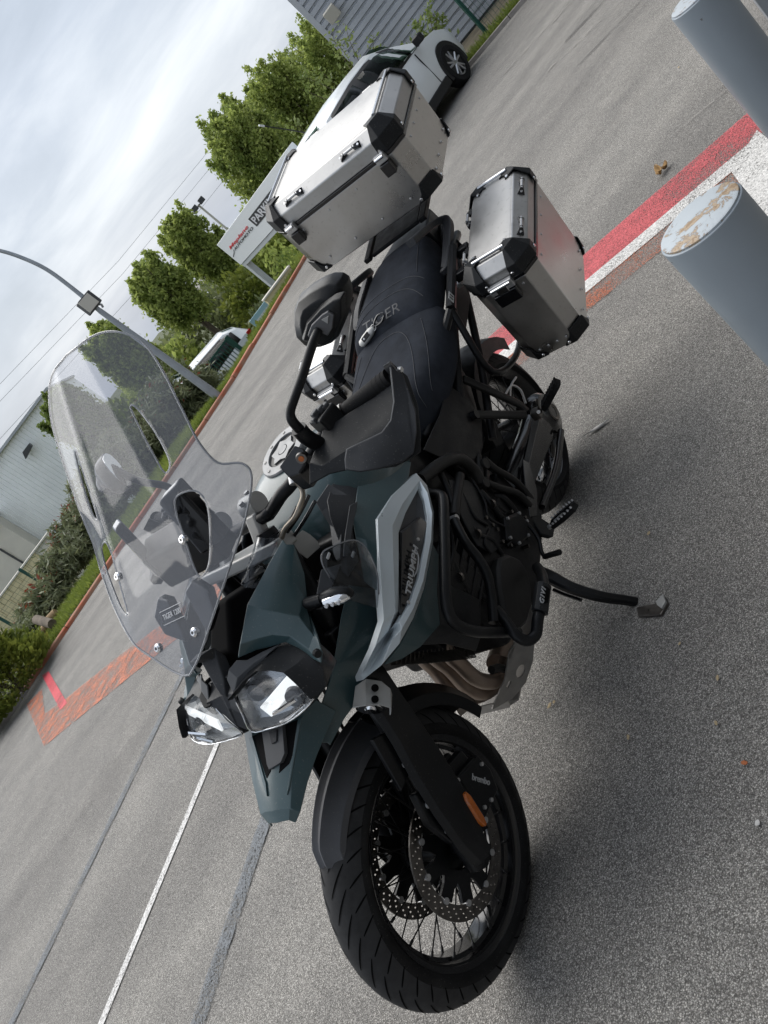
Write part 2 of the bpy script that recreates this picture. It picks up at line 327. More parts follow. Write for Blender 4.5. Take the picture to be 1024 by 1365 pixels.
# ================================================================== GROUND
def ground_mat():
    m = bpy.data.materials.new('asphalt'); m.use_nodes = True; t = m.node_tree; p = t.nodes['Principled BSDF']; K = t.links.new
    tc_ = N(t, 'ShaderNodeTexCoord')
    v = N(t, 'ShaderNodeTexVoronoi'); v.inputs["Scale"].default_value = 330; v.inputs['Randomness'].default_value = 1
    v2 = N(t, 'ShaderNodeTexVoronoi'); v2.inputs["Scale"].default_value = 520
    K(tc_.outputs['Object'], v.inputs['Vector']); K(tc_.outputs['Object'], v2.inputs['Vector'])
    sp = N(t, 'ShaderNodeSeparateColor'); K(v.outputs['Color'], sp.inputs[0])
    r = N(t, 'ShaderNodeValToRGB'); e = r.color_ramp.elements
    e[0].position = 0; e[0].color = (.148, .145, .141, 1); e[1].position = 1; e[1].color = (.66, .64, .61, 1)
    for ps, cl in ((.35, (.24, .235, .227, 1)), (.62, (.32, .313, .302, 1)), (.86, (.41, .402, .389, 1))): q = e.new(ps); q.color = cl
    K(sp.outputs[0], r.inputs['Fac'])
    # dark binder between the stones
    rm = N(t, 'ShaderNodeValToRGB'); rm.color_ramp.elements[0].position = .25; rm.color_ramp.elements[0].color = (1, 1, 1, 1); rm.color_ramp.elements[1].position = .62; rm.color_ramp.elements[1].color = (.45, .44, .43, 1)
    K(v.outputs['Distance'], rm.inputs['Fac'])
    mu = N(t, 'ShaderNodeMix', data_type='RGBA', blend_type='MULTIPLY'); mu.inputs['Factor'].default_value = 1
    s2 = N(t, 'ShaderNodeSeparateColor'); K(v2.outputs['Color'], s2.inputs[0]); fk = N(t, 'ShaderNodeMapRange'); fk.inputs['From Min'].default_value = .90; fk.inputs['From Max'].default_value = .93; fk.inputs['To Max'].default_value = .8; K(s2.outputs[1], fk.inputs['Value'])
    mf = N(t, 'ShaderNodeMix', data_type='RGBA'); mf.inputs['B'].default_value = (.66, .65, .62, 1); K(fk.outputs[0], mf.inputs['Factor']); K(r.outputs['Color'], mf.inputs['A'])
    K(mf.outputs['Result'], mu.inputs['A']); K(rm.outputs['Color'], mu.inputs['B'])
    # broad wear: tyre tracks along the aisle, patches, dust
    mp_ = N(t, 'ShaderNodeMapping'); mp_.inputs['Rotation'].default_value = (0, 0, R_(-33)); mp_.inputs['Scale'].default_value = (.10, 1.1, 1)
    nb = N(t, 'ShaderNodeTexNoise'); nb.inputs['Scale'].default_value = 1.1; nb.inputs['Detail'].default_value = 5
    nc = N(t, 'ShaderNodeTexNoise'); nc.inputs['Scale'].default_value = 2.3; nc.inputs['Detail'].default_value = 7; nc.inputs['Roughness'].default_value = .65
    K(tc_.outputs['Object'], mp_.inputs['Vector']); K(mp_.outputs[0], nb.inputs['Vector']); K(tc_.outputs['Object'], nc.inputs['Vector'])
    r1 = N(t, 'ShaderNodeValToRGB'); r1.color_ramp.elements[0].position = .3; r1.color_ramp.elements[0].color = (.80, .79, .78, 1); r1.color_ramp.elements[1].position = .7; r1.color_ramp.elements[1].color = (1.18, 1.17, 1.14, 1)
    r2 = N(t, 'ShaderNodeValToRGB'); r2.color_ramp.elements[0].position = .3; r2.color_ramp.elements[0].color = (.84, .84, .84, 1); r2.color_ramp.elements[1].position = .72; r2.color_ramp.elements[1].color = (1.13, 1.12, 1.10, 1)
    K(nb.outputs['Fac'], r1.inputs['Fac']); K(nc.outputs['Fac'], r2.inputs['Fac'])
    m2 = N(t, 'ShaderNodeMix', data_type='RGBA', blend_type='MULTIPLY'); m2.inputs['Factor'].default_value = 1
    m3 = N(t, 'ShaderNodeMix', data_type='RGBA', blend_type='MULTIPLY'); m3.inputs['Factor'].default_value = 1
    K(mu.outputs['Result'], m2.inputs['A']); K(r1.outputs['Color'], m2.inputs['B']); K(m2.outputs['Result'], m3.inputs['A']); K(r2.outputs['Color'], m3.inputs['B'])
    K(m3.outputs['Result'], p.inputs['Base Color']); p.inputs['Roughness'].default_value = .86; p.inputs['Specular IOR Level'].default_value = .3
    ma = N(t, 'ShaderNodeMath', operation='MULTIPLY'); ma.inputs[1].default_value = -.6; K(v.outputs['Distance'], ma.inputs[0])
    mb = N(t, 'ShaderNodeMath', operation='MULTIPLY_ADD'); mb.inputs[1].default_value = -.4; K(v2.outputs['Distance'], mb.inputs[0]); K(ma.outputs[0], mb.inputs[2])
    bp = N(t, 'ShaderNodeBump'); bp.inputs['Strength'].default_value = .6; bp.inputs['Distance'].default_value = .003
    K(mb.outputs[0], bp.inputs['Height']); K(bp.outputs[0], p.inputs['Normal'])
    M['asphalt'] = m
ground_mat()
def paint_mat(name, col, wear, rough=.7, scale=150, soft=.12, patch_=2.0):
    """road paint: worn down to the asphalt stones, cut out by transparency"""
    m = bpy.data.materials.new(name); m.use_nodes = True; t = m.node_tree; p = t.nodes['Principled BSDF']; K = t.links.new
    tc_ = N(t, 'ShaderNodeTexCoord'); v = N(t, 'ShaderNodeTexVoronoi'); v.inputs['Scale'].default_value = scale
    n_ = N(t, 'ShaderNodeTexNoise'); n_.inputs['Scale'].default_value = patch_; n_.inputs['Detail'].default_value = 8; n_.inputs['Roughness'].default_value = .7
    K(tc_.outputs['Object'], v.inputs['Vector']); K(tc_.outputs['Object'], n_.inputs['Vector'])
    a = N(t, 'ShaderNodeMath', operation='MULTIPLY_ADD'); a.inputs[1].default_value = -.55; K(v.outputs['Distance'], a.inputs[0]); K(n_.outputs['Fac'], a.inputs[2])
    mr = N(t, 'ShaderNodeMapRange'); mr.inputs['From Min'].default_value = wear - soft; mr.inputs['From Max'].default_value = wear + soft
    K(a.outputs[0], mr.inputs['Value']); K(mr.outputs[0], p.inputs['Alpha'])
    sp = N(t, 'ShaderNodeSeparateColor'); K(v.outputs['Color'], sp.inputs[0])
    r = N(t, 'ShaderNodeValToRGB'); r.color_ramp.elements[0].color = (*[c*.62 for c in col], 1); r.color_ramp.elements[1].color = (*[min(1, c*1.22) for c in col], 1)
    K(sp.outputs[1], r.inputs['Fac']); K(r.outputs['Color'], p.inputs['Base Color']); p.inputs['Roughness'].default_value = rough
    bp = N(t, 'ShaderNodeBump'); bp.inputs['Strength'].default_value = .6; bp.inputs['Distance'].default_value = .003; bp.invert = True
    K(v.outputs['Distance'], bp.inputs['Height']); K(bp.outputs[0], p.inputs['Normal']); M[name] = m
paint_mat('paint_white', (.60, .59, .57), .06)
paint_mat('paint_red', (.50, .085, .095), .14)
paint_mat('paint_pink', (.62, .07, .09), .05)
paint_mat('paint_orange', (.44, .115, .045), .30, soft=.14)
paint_mat('paint_orange_spray', (.60, .17, .075), .25, soft=.16, patch_=6)
paint_mat('paint_grey', (.13, .142, .155), .16, patch_=5)
paint_mat('stain_dark', (.045, .042, .040), .33, soft=.2, patch_=2.2)
paint_mat('stain_soft', (.10, .096, .09), .52, soft=.16, patch_=3)
paint_mat('stain_pale', (.36, .34, .31), .34, soft=.12, patch_=6)

curb = [(-9.5, 9.1), (-5.67, 11.12), (-4.72, 11.62), (-3.42, 12.28), (-1.97, 12.95), (-1.03, 13.36), (-.34, 13.70), (.48, 14.22), (1.07, 14.85), (2.13, 15.85), (2.90, 16.62), (3.6, 17.4), (5.2, 19.6)]
gpts = [(-600, -300), (600, -300), (600, 900), (9, 900), (9, 26)] + curb[::-1] + [(-600, -299)]
gs = mo('ground', [(x, y, 0) for x, y in gpts], [tuple(range(len(gpts)))], 'asphalt', smooth=False); tag(gs, kind='structure')
_lay = [0]
def marking(name, pts, m, z=None):
    _lay[0] += 1; z = z if z else .004 + .0003*_lay[0]
    o = mo(name, [(p[0], p[1], z) for p in pts], [tuple(range(len(pts)))], m, smooth=False); return tag(o, kind='structure')
def strip(name, pts, w, m, jag=0):
    pts = [Vector((p[0], p[1], 0)) for p in pts]; l = []; r = []
    for i, p in enumerate(pts):
        d = (pts[min(i + 1, len(pts) - 1)] - pts[max(i - 1, 0)]).normalized(); n = Vector((-d.y, d.x, 0)); k = 1 + rnd.uniform(-jag, jag)
        l.append(p + n*w/2*k); r.append(p - n*w/2*k)
    _lay[0] += 1; z = .004 + .0003*_lay[0]
    v = [(q.x, q.y, z) for q in l + r]; n_ = len(pts)
    o = mo(name, v, [(i, i + 1, n_ + i + 1, n_ + i) for i in range(n_ - 1)], m, smooth=False); return tag(o, kind='structure')
def lerp2(a, c, n): return [(a[0] + (c[0] - a[0])*i/n, a[1] + (c[1] - a[1])*i/n) for i in range(n + 1)]
# band by the bollards: red, white, faded orange
dv = np.array([.776, -.630]); nv = np.array([.630, .776])
def band(o0, o1, s0, s1): return [tuple(nv*o + dv*s) for o, s in ((o0, s0), (o0, s1), (o1, s1), (o1, s0))]
marking('red_band', band(4.165, 3.850, -3.0, .55), 'paint_red')
marking('white_line', band(3.852, 3.722, -2.2, -.165), 'paint_white')
marking('orange_band', band(3.726, 3.535, -1.9, -.22), 'paint_orange')
marking('white_line', [(2.33, 3.145), (2.09, 3.10), (1.62, 2.44), (1.25, 1.95), (1.52, 1.80), (2.02, 2.66)], 'paint_white')
# bay lines in front of the motorcycle
d1 = np.array([-.724, -.690]); strip('white_line', lerp2((-1.18, 4.30), (-4.3, 1.31), 30), .062, 'paint_white', .05)
strip('grey_line', lerp2((-1.05, 3.24), (-3.2, 1.06), 34), .105, 'paint_grey', .10)
strip('grey_line', lerp2((-1.55, 5.54), (-4.6, 2.82), 34), .095, 'paint_grey', .10)
# sprayed orange corner with a pink bar
marking('orange_corner', [(-4.90, 10.62), (-4.50, 10.35), (-4.15, 9.0), (-3.72, 8.55), (-2.75, 7.66), (-2.0, 6.90), (-1.2, 6.15), (-1.25, 5.65), (-2.0, 6.28), (-3.05, 7.15), (-3.92, 7.86)], 'paint_orange_spray')
marking('pink_bar', [(-4.66, 11.10), (-4.46, 10.85), (-3.60, 8.27), (-3.74, 8.36)], 'paint_pink')
for cx, cy, r_ in ((2.1, 2.15, .22), (3.4, 5.4, .35), (-2.6, 5.2, .4), (1.1, 1.25, .16), (4.6, 9.2, .5), (-3.4, 9.0, .5), (.9, 10.6, .6), (-.9, 2.2, .2)):
    marking('oil_stain', [(cx + r_*math.cos(a)*rnd.uniform(.7, 1.2), cy + r_*math.sin(a)*rnd.uniform(.7, 1.2)) for a in np.linspace(0, 6.0, 14)], 'stain_soft')
# stains and scuffs
strip('tyre_stain', [(5.0, 8.1), (5.35, 7.7), (5.7, 7.2)], .13, 'stain_dark', .3)
strip('tyre_stain', [(4.2, 6.9), (4.7, 6.45), (5.1, 5.95)], .05, 'stain_dark', .4)
strip('pale_scuff', lerp2((2.52, 3.95), (2.78, 3.70), 6), .03, 'stain_pale', .5)
strip('pale_scuff', lerp2((4.55, 7.9), (5.0, 7.0), 6), .10, 'stain_pale', .5)
strip('pale_scuff', lerp2((5.4, 10.2), (6.3, 9.2), 6), .22, 'stain_pale', .5)
strip('pale_scuff', lerp2((-.9, 12.2), (.9, 13.4), 6), .10, 'stain_pale', .5)
strip('parking_line', lerp2((5.55, 12.0), (6.75, 13.25), 6), .08, 'stain_pale', .3)
strip('pale_scuff', lerp2((-.2, 1.55), (-.26, 1.72), 4), .025, 'stain_pale', .5)

# ================================================================== verge, kerb
mat('kerb_orange', (.44, .11, .05), .8, noise=.4, nscale=3.5, col2=(.36, .22, .15), bump=.3, bscale=60)
mat('kerb_concrete', (.27, .25, .23), .85, noise=.25, nscale=6, bump=.3, bscale=60)
mat('soil', (.10, .085, .055), .95, noise=.4, nscale=3, bump=.4, bscale=30)
mat('soil_green', (.07, .085, .035), .95, noise=.4, nscale=.8, bump=.4, bscale=20); mat('path_grey', (.22, .21, .205), .9, noise=.15, nscale=4, bump=.2, bscale=90)
cs = spline([Vector((x, y, 0)) for x, y in curb], 8)
def resample(P, step):
    out = [P[0]]; acc = 0
    for a, c in zip(P, P[1:]):
        d = (c - a).length; t = step - acc
        while t <= d: out.append(a.lerp(c, t/d)); t += step
        acc = (acc + d) % step
    return out
cs = resample(cs, .5)
vo = []; vf = []
LOW = -1.0                                        # the ground beyond the verge lies a metre lower
vn = []
for i, p in enumerate(cs):
    d = (cs[min(i + 1, len(cs) - 1)] - cs[max(i - 1, 0)]).normalized(); vn.append(Vector((-d.y, d.x, 0)))
bn = Vector((-.5, .86, 0)); vz = lambda x, o: float(np.interp(o, (0, .9, 1.9, 2.6, 4.2), (.06, .07, .03, -.25, LOW - .02)))*(1 - min(1, max(0, (x + .3)/.8))) + float(np.interp(o, (0, .6, 1.4, 2.2, 4.2), (.06, .0, -.27, -.62, LOW - .02)))*min(1, max(0, (x + .3)/.8))
vr = [[(p.x, p.y, -.05)] + [(p.x + bn.x*o, p.y + bn.y*o, vz(p.x, o)) for o in (0, .6, .9, 1.4, 1.9, 2.6, 4.2)] for p in cs]
nc_ = len(vr[0]); gv = mo('grass_verge', [q for r in vr for q in r], [(i*nc_ + j, i*nc_ + j + 1, (i + 1)*nc_ + j + 1, (i + 1)*nc_ + j) for i in range(len(vr) - 1) for j in range(nc_ - 1)], 'soil'); tag(gv, kind='structure')
lg_ = mo('lower_ground', [(-600, -300, LOW), (-600, 900, LOW), (9, 900, LOW), (9, 26, LOW), (5.2, 19.6, LOW), (.5, 14.3, LOW), (-9.5, 9.2, LOW)], [tuple(range(7))], 'soil_green', smooth=False); tag(lg_, kind='structure')
kerb = tag(bpy.data.objects.new('kerb', None), kind='structure'); C.objects.link(kerb)
for i in range(0, len(cs) - 2, 2):
    a, c = cs[i], cs[i + 2]; d = (c - a).normalized(); n = Vector((-d.y, d.x, 0)); a = a + d*.006; c = c - d*.006
    prof = [(-.045, -.05), (-.045, .055), (-.03, .07), (.05, .072), (.05, -.05)]
    h = rnd.uniform(-.010, .010)
    k = MB().loft([[p + n*u + Vector((0, 0, w + (h if w > 0 else 0))) for u, w in prof] for p in (a, c)])
    k.build('kerb_stone', 'kerb_orange' if a.x > -5.6 else 'kerb_concrete', kerb, bevel=.006)
# right-hand kerb below the mesh fence
rk = tag(bpy.data.objects.new('edge_kerb', None), kind='structure'); C.objects.link(rk)
RD = Vector((.835, -.55, 0)).normalized(); RN = Vector((-RD.y, RD.x, 0)); R0 = Vector((6.94, 13.85, 0))
for i in range(-4, 9):
    a = R0 + RD*(i + .006); c = R0 + RD*(i + .994); h = rnd.uniform(-.006, .006)
    MB().loft([[p + RN*u + Vector((0, 0, w + h)) for u, w in ((-.05, -.05), (-.05, .07), (.05, .07), (.05, -.05))] for p in (a, c)]).build('kerb_stone', 'kerb_concrete', rk, bevel=.005)
sv = [R0 + RD*-4 + RN*.05, R0 + RD*9 + RN*.05, R0 + RD*9 + RN*4, R0 + RD*-4 + RN*4]
tag(mo('soil_strip', [(p.x, p.y, .05) for p in sv], [(0, 1, 2, 3)], 'soil', smooth=False), kind='structure')

# ================================================================== foliage tools
def leaf_mat(name, c1, c2, tr=.35):
    m = bpy.data.materials.new(name); m.use_nodes = True; t = m.node_tree; t.nodes.clear(); K = t.links.new
    g = N(t, 'ShaderNodeNewGeometry'); r = N(t, 'ShaderNodeValToRGB'); r.color_ramp.elements[0].color = (*c1, 1); r.color_ramp.elements[1].color = (*c2, 1)
    tc_ = N(t, 'ShaderNodeTexCoord'); n_ = N(t, 'ShaderNodeTexNoise'); n_.inputs['Scale'].default_value = 1.3; n_.inputs['Detail'].default_value = 3; K(tc_.outputs['Object'], n_.inputs['Vector'])
    a = N(t, 'ShaderNodeMath', operation='MULTIPLY_ADD'); a.inputs[1].default_value = .55; s = N(t, 'ShaderNodeMath', operation='MULTIPLY_ADD'); s.inputs[1].default_value = 1.5; s.inputs[2].default_value = -.52
    K(n_.outputs['Fac'], s.inputs[0]); K(g.outputs['Random Per Island'], a.inputs[0]); K(s.outputs[0], a.inputs[2]); K(a.outputs[0], r.inputs['Fac'])
    p = N(t, 'ShaderNodeBsdfPrincipled'); p.inputs['Roughness'].default_value = .5; p.inputs['Specular IOR Level'].default_value = .35
    tl = N(t, 'ShaderNodeBsdfTranslucent'); mx_ = N(t, 'ShaderNodeMixShader'); mx_.inputs[0].default_value = tr; o = N(t, 'ShaderNodeOutputMaterial')
    K(r.outputs['Color'], p.inputs['Base Color']); K(r.outputs['Color'], tl.inputs['Color']); K(p.outputs[0], mx_.inputs[1]); K(tl.outputs[0], mx_.inputs[2]); K(mx_.outputs[0], o.inputs['Surface']); M[name] = m
leaf_mat('leaf_tree', (.16, .23, .055), (.48, .54, .16), .6)
leaf_mat('leaf_dark', (.08, .125, .03), (.22, .28, .07), .45)
leaf_mat('leaf_laurel', (.06, .10, .015), (.28, .31, .06), .4)
leaf_mat('leaf_juniper', (.09, .115, .055), (.27, .29, .16), .35)
leaf_mat('leaf_red', (.18, .035, .02), (.36, .10, .05), .25)
leaf_mat('leaf_climber', (.09, .14, .03), (.30, .36, .12), .45)
leaf_mat('blade', (.11, .16, .025), (.30, .36, .08), .45)
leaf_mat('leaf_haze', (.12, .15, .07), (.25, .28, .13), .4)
mat('bark', (.09, .07, .05), .9, noise=.4, nscale=8, bump=.5, bscale=50)
mat('cut_wood', (.32, .22, .12), .85, noise=.25, nscale=12)
mat('old_wood', (.17, .14, .11), .9, noise=.3, nscale=10, bump=.4, bscale=70)
def leaves(name, P, m, parent=None, size=.1, aspect=1.6, updir=None, up=.0, seed=1, fold=.0):
    """one quad per leaf at the points P (n,3); updir gives the long axis a preferred direction"""
    g = np.random.default_rng(seed); n = len(P); P = np.asarray(P, float)
    a = g.normal(size=(n, 3)); a /= np.linalg.norm(a, axis=1)[:, None]
    if updir is not None: a = a*(1 - up) + np.asarray(updir)*up; a /= np.linalg.norm(a, axis=1)[:, None]
    r = g.normal(size=(n, 3)); w = np.cross(a, r); w /= np.linalg.norm(w, axis=1)[:, None]
    s = size*g.uniform(.6, 1.35, n)[:, None]; l = a*s*aspect*.5; ww = w*s*.5
    V = np.stack([P - l, P + ww*.9 + l*.1, P + l, P - ww*.9 + l*.1], 1).reshape(-1, 3)
    me = bpy.data.meshes.new(name); me.vertices.add(4*n); me.vertices.foreach_set('co', V.astype(np.float32).ravel())
    me.loops.add(4*n); me.loops.foreach_set('vertex_index', np.arange(4*n, dtype=np.int32)); me.polygons.add(n)
    me.polygons.foreach_set('loop_start', np.arange(0, 4*n, 4, dtype=np.int32)); me.update(calc_edges=True); me.validate()
    me.materials.append(M[m]); o = bpy.data.objects.new(name, me); return link(o, parent)
def crown_pts(n, rx, ry, rz, seed, shoots=105, base=-.95):
    """clumped crown: points along upswept shoots that leave an uneven outline"""
    g = np.random.default_rng(seed); out = []
    for i in range(shoots):
        th = g.uniform(0, 2*np.pi); rr = np.sqrt(g.uniform(.0, 1)); z0 = g.uniform(base, .55)
        wz = np.sqrt(max(.05, 1 - (z0*.8)**2))*(1.12 - .42*(z0 + .95)/1.5); p0 = np.array([np.cos(th)*rr*wz*.78, np.sin(th)*rr*wz*.78, z0])
        d = np.array([np.cos(th)*.42*rr, np.sin(th)*.42*rr, 1.]); d /= np.linalg.norm(d); ln = g.uniform(.3, .62); k = int(n/shoots*g.uniform(.6, 1.4))
        t = g.uniform(0, 1, k)**.8; rad = (.16*(1 - t*.8))[:, None]
        q = p0 + d*(t*ln)[:, None] + g.normal(size=(k, 3))*rad*np.array([1, 1, .8]); out.append(q)
    q = np.concatenate(out); return q*np.array([rx, ry, rz])
def tree(label, cx, cy, zc, r, rz, seed, n=7000, m='leaf_tree', size=.13, group='bushy trees along the verge'):
    zc -= LOW; t = thing('tree', label, 'tree', (cx, cy, LOW), 0, group)
    tk = MB(); g = random.Random(seed); tops = []
    tk.tube(spline([(0, 0, 0), (g.uniform(-.1, .1), g.uniform(-.1, .1), zc*.5), (0, 0, zc), (.1, 0, zc + rz*.5)], 5), [.11*r**.5*(1 - i/19) + .012 for i in range(16)], 8)
    for i in range(9):
        a = g.uniform(0, 6.28); z0 = g.uniform(zc - rz*.8, zc + rz*.2); tk.tube(spline([(0, 0, z0), (math.cos(a)*r*.35, math.sin(a)*r*.35, z0 + rz*.25), (math.cos(a)*r*.6, math.sin(a)*r*.6, z0 + rz*.6)], 4), [.045, .04, .035, .03, .025, .02, .016, .012, .008], 6)
    tk.build('trunk', 'bark', t)
    P = crown_pts(n, r, r, rz, seed) + np.array([0, 0, zc])
    leaves('crown', P, m, t, size=size, updir=(0, 0, 1), up=.35, seed=seed); return t
# ================================================================== BUILDINGS
def wave_mat(name, col, rough, metal, stain=.12):
    return mat(name, col, rough, metal=metal, noise=stain, nscale=1.2, rvar=.06)
wave_mat('cladding_grey', (.40, .42, .45), .5, .2); wave_mat('cladding_white', (.88, .90, .89), .55, 0, .05); wave_mat('trim_grey', (.42, .44, .46), .5, 0)
mat('cream', (.62, .59, .52), .85, noise=.06, nscale=2); mat('yellow_block', (.62, .54, .33), .85, noise=.12, nscale=3)
mat('post_green', (.010, .065, .05), .5); mat('wire_green', (.03, .09, .07), .5); mat('dark_metal', (.05, .052, .055), .5, noise=.2)
mat('galv', (.30, .325, .345), .5, metal=.35, noise=.10, nscale=5); mat('fitting_pale', (.5, .48, .42), .6)
mat('sign_white', (.68, .71, .72), .45, noise=.03); mat('sign_side', (.45, .48, .49), .5); mat('sign_black', (.02, .022, .025), .5); mat('sign_red', (.62, .06, .07), .5)
# right: grey shed with horizontal cladding
bR = thing('shed', 'grey corrugated metal shed wall behind the mesh fence and white car', 'building', (0, 0, 0))
WD = Vector((.835, -.55, 0)).normalized(); WN = Vector((-WD.y, WD.x, 0)); p = E(485, 91, 18.3); W0 = Vector((p[0], p[1], 0))
def ribs(o, d, n, length, z0, z1, pitch, depth, horizontal=True):
    q = MB()
    if horizontal:
        zs = []; z = z0
        while z < z1: zs += [(z, 0), (z + pitch*.62, 0), (z + pitch*.72, -depth), (z + pitch*.93, -depth)]; z += pitch
        q.add([o + n*-w + d*s + Vector((0, 0, z)) for s in (0, length) for z, w in zs], [(i, i + 1, len(zs) + i + 1, len(zs) + i) for i in range(len(zs) - 1)])
    else:
        xs = []; x = 0
        while x < length: xs += [(x, 0), (x + pitch*.45, 0), (x + pitch*.55, -depth), (x + pitch*.92, -depth)]; x += pitch
        q.add([o + n*-w + d*s + Vector((0, 0, z)) for z in (z0, z1) for s, w in xs], [(i, i + 1, len(xs) + i + 1, len(xs) + i) for i in range(len(xs) - 1)])
    return q
ribs(W0, WD, WN, 16, .1, 7.5, .155, .045).build('cladding', 'cladding_grey', bR, smooth=False)
MB().box(W0 + WN*.06 + Vector((0, 0, 3.75)) - WD*.05, (.13, .13, 7.6), Matrix.Rotation(math.atan2(WD.y, WD.x), 3, 'Z')).build('corner_trim', 'trim_grey', bR, bevel=.01)
MB().prism([W0 + WN*.2, W0 + WN*9, W0 + WN*9 + WD*16, W0 + WN*.2 + WD*16], (0, 0, 7.4)).build('wall', 'trim_grey', bR, smooth=False)
q = E(443, 18, 17.9); fl = thing('floodlight', 'small pale floodlight fixed high on the grey shed wall', 'light', q)
MB().box((0, .02, 0), (.30, .12, .26), Matrix.Rotation(math.atan2(WD.y, WD.x), 3, 'Z') @ Matrix.Rotation(.25, 3, 'X')).build('housing', 'fitting_pale', fl, bevel=.01)
MB().cyl(WN*.05, WN*.32, .03).build('bracket', 'dark_metal', fl)
# left: white shed with vertical cladding and a cream block
bL = thing('warehouse', 'long low white clad warehouse behind the juniper hedge at the left', 'building', (0, 0, 0))
a = E(72, 527, 30); c = E(0, 601, 30); X1 = a[0]; X0 = -16.0; zt = 3.2
ribs(Vector((X0, 30, 0)), Vector((1, 0, 0)), Vector((0, 1, 0)), X1 - X0, LOW, zt, .16, .04, False).build('cladding', 'cladding_white', bL, smooth=False)
MB().box(((X0 + X1)/2, 35, zt/2 - .5), (X1 - X0, 9.8, zt + 1)).build('wall', 'cladding_white', bL, smooth=False)
MB().box(((X0 + X1)/2, 34.9, zt + .05), (X1 - X0 + .2, 10.2, .10)).build('roof_edge', 'trim_grey', bL, bevel=.01)
MB().box((-8.25 - 4, 29.5, .52), (8, .9, 3.04)).build('loading_bay', 'cream', bL, bevel=.02)
MB().box((-12.25, 29.4, 2.09), (8.1, 1.2, .10)).build('canopy', 'dark_metal', bL, bevel=.01)
MB().box((-9.0, 29.02, .75), (.06, .05, 1.2)).build('pipe', 'dark_metal', bL)
q = E(38, 601, 29.8); wl = thing('wall_light', 'small dark wedge shaped lamp on the white warehouse cladding', 'light', q)
MB().prism([(-.25, 0, -.1), (.25, 0, -.02), (.27, 0, .12), (-.1, 0, .12)], (0, -.3, 0)).build('housing', 'dark_metal', wl, bevel=.01); MB().box((0, .08, 0), (.1, .2, .1)).build('bracket', 'dark_metal', wl)
# low yellow block wall with a mesh fence in front
yw = thing('block_wall', 'low yellow block wall below the white warehouse', 'wall', (0, 0, 0))
p = E(64, 712, 22); c = E(0, 797, 22); zt = float(p[2])
BH = (zt - LOW)/8
for i in range(8):
    for j in range(26):
        x = p[0] - .40*j - (.2 if i % 2 else 0) ; MBx = None
        if j == 0 and i % 2: continue
        if j == 0 and i == 0: _bk = MB().box((0, 0, 0), (.39, .18, BH - .008)).build('block', 'yellow_block', yw, bevel=.004); _bk.location = (x - .2, 22, LOW + BH/2)
        else:
            k = _bk.copy(); C.objects.link(k); k.location = (x - .2, 22 + rnd.uniform(-.003, .003), LOW + BH*(i + .5)); k.parent = yw
MB().box((p[0] - 5.2, 22.02, (zt + LOW)/2), (10.2, .14, zt - LOW - .01)).build('mortar', 'cream', yw, smooth=False)
MB().box((p[0] - 5.2, 22, zt + .025), (10.5, .26, .05)).build('coping', 'cream', yw, bevel=.008)
fL = thing('mesh_fence', 'green wire mesh fence on slim posts before the yellow wall', 'fence', (0, 0, 0))
def mesh_fence(par, o, d, length, h, step, mesh=.1, zb=0):
    k = int(length/step) + 1
    for i in range(k):
        q = o + d*(step*i); MB().box((0, 0, (h + zb)/2), (.06, .06, h - zb)).build('post', 'post_green', par, bevel=.005).location = q
    w = MB(); r = .0045
    for i in range(int(length/mesh)): w.box(o + d*(mesh*i) + Vector((0, 0, (h + zb)/2)), (r, r, h - zb - .06))
    for z in range(int((h - zb)/.2)): w.box(o + d*(length/2) + Vector((0, 0, zb + .1 + z*.2)), (length, r, r), Matrix.Rotation(math.atan2(d.y, d.x), 3, 'Z'))
    q = w.build('wire_mesh', 'wire_green', par, smooth=False); q['kind'] = 'stuff'
p = E(67, 702, 19); mesh_fence(fL, Vector((p[0] - 6.05, 19, 0)), Vector((1, 0, 0)), 6.1, float(p[2]), 1.21, .12, LOW)
fR = thing('mesh_fence', 'tall green mesh fence beside the white car and grey shed', 'fence', (0, 0, 0))
q = G(652.5, 47.5, .05); FO = Vector((q[0], q[1], 0)); mesh_fence(fR, FO, RD, 7.6, 2.35, 2.5, .075)

# ================================================================== TREES AND SHRUBS
_ts = 11
def tree_px(label, px, py, pr, pz, Y, n=7000, m='leaf_tree', size=.078, group='bushy trees along the verge'):
    global _ts
    _ts += 1; q = E(px, py, Y); k = (Y*.96)/FPX
    return tree(label, q[0], q[1], q[2], pr*k*.92, pz*k*.95, _ts, int(n*2.6), m, size, group)
tree_px('largest bright green tree, above the right end of the parking sign', 338, 207, 62, 74, 27, 13000)
tree_px('dense green tree with a rounded top just left of the shed', 388, 140, 54, 66, 30, 11000)
tree_px('green tree half hidden by the corner of the grey shed', 432, 92, 50, 62, 33, 9000)
tree_px('round tree behind the left end of the parking sign', 268, 330, 42, 56, 26, 9000)
tree_px('yellow tipped tree between the sign and the street lamp', 226, 392, 46, 54, 25, 9500)
tree_px('tree directly behind the street lamp post', 168, 476, 46, 58, 24, 9500)
tree_px('dark tree seen through the top of the windscreen', 118, 568, 48, 62, 23, 9000, 'leaf_dark')
tree_px('tree close to the shed corner behind the car roof', 470, 75, 32, 60, 36, 6000)
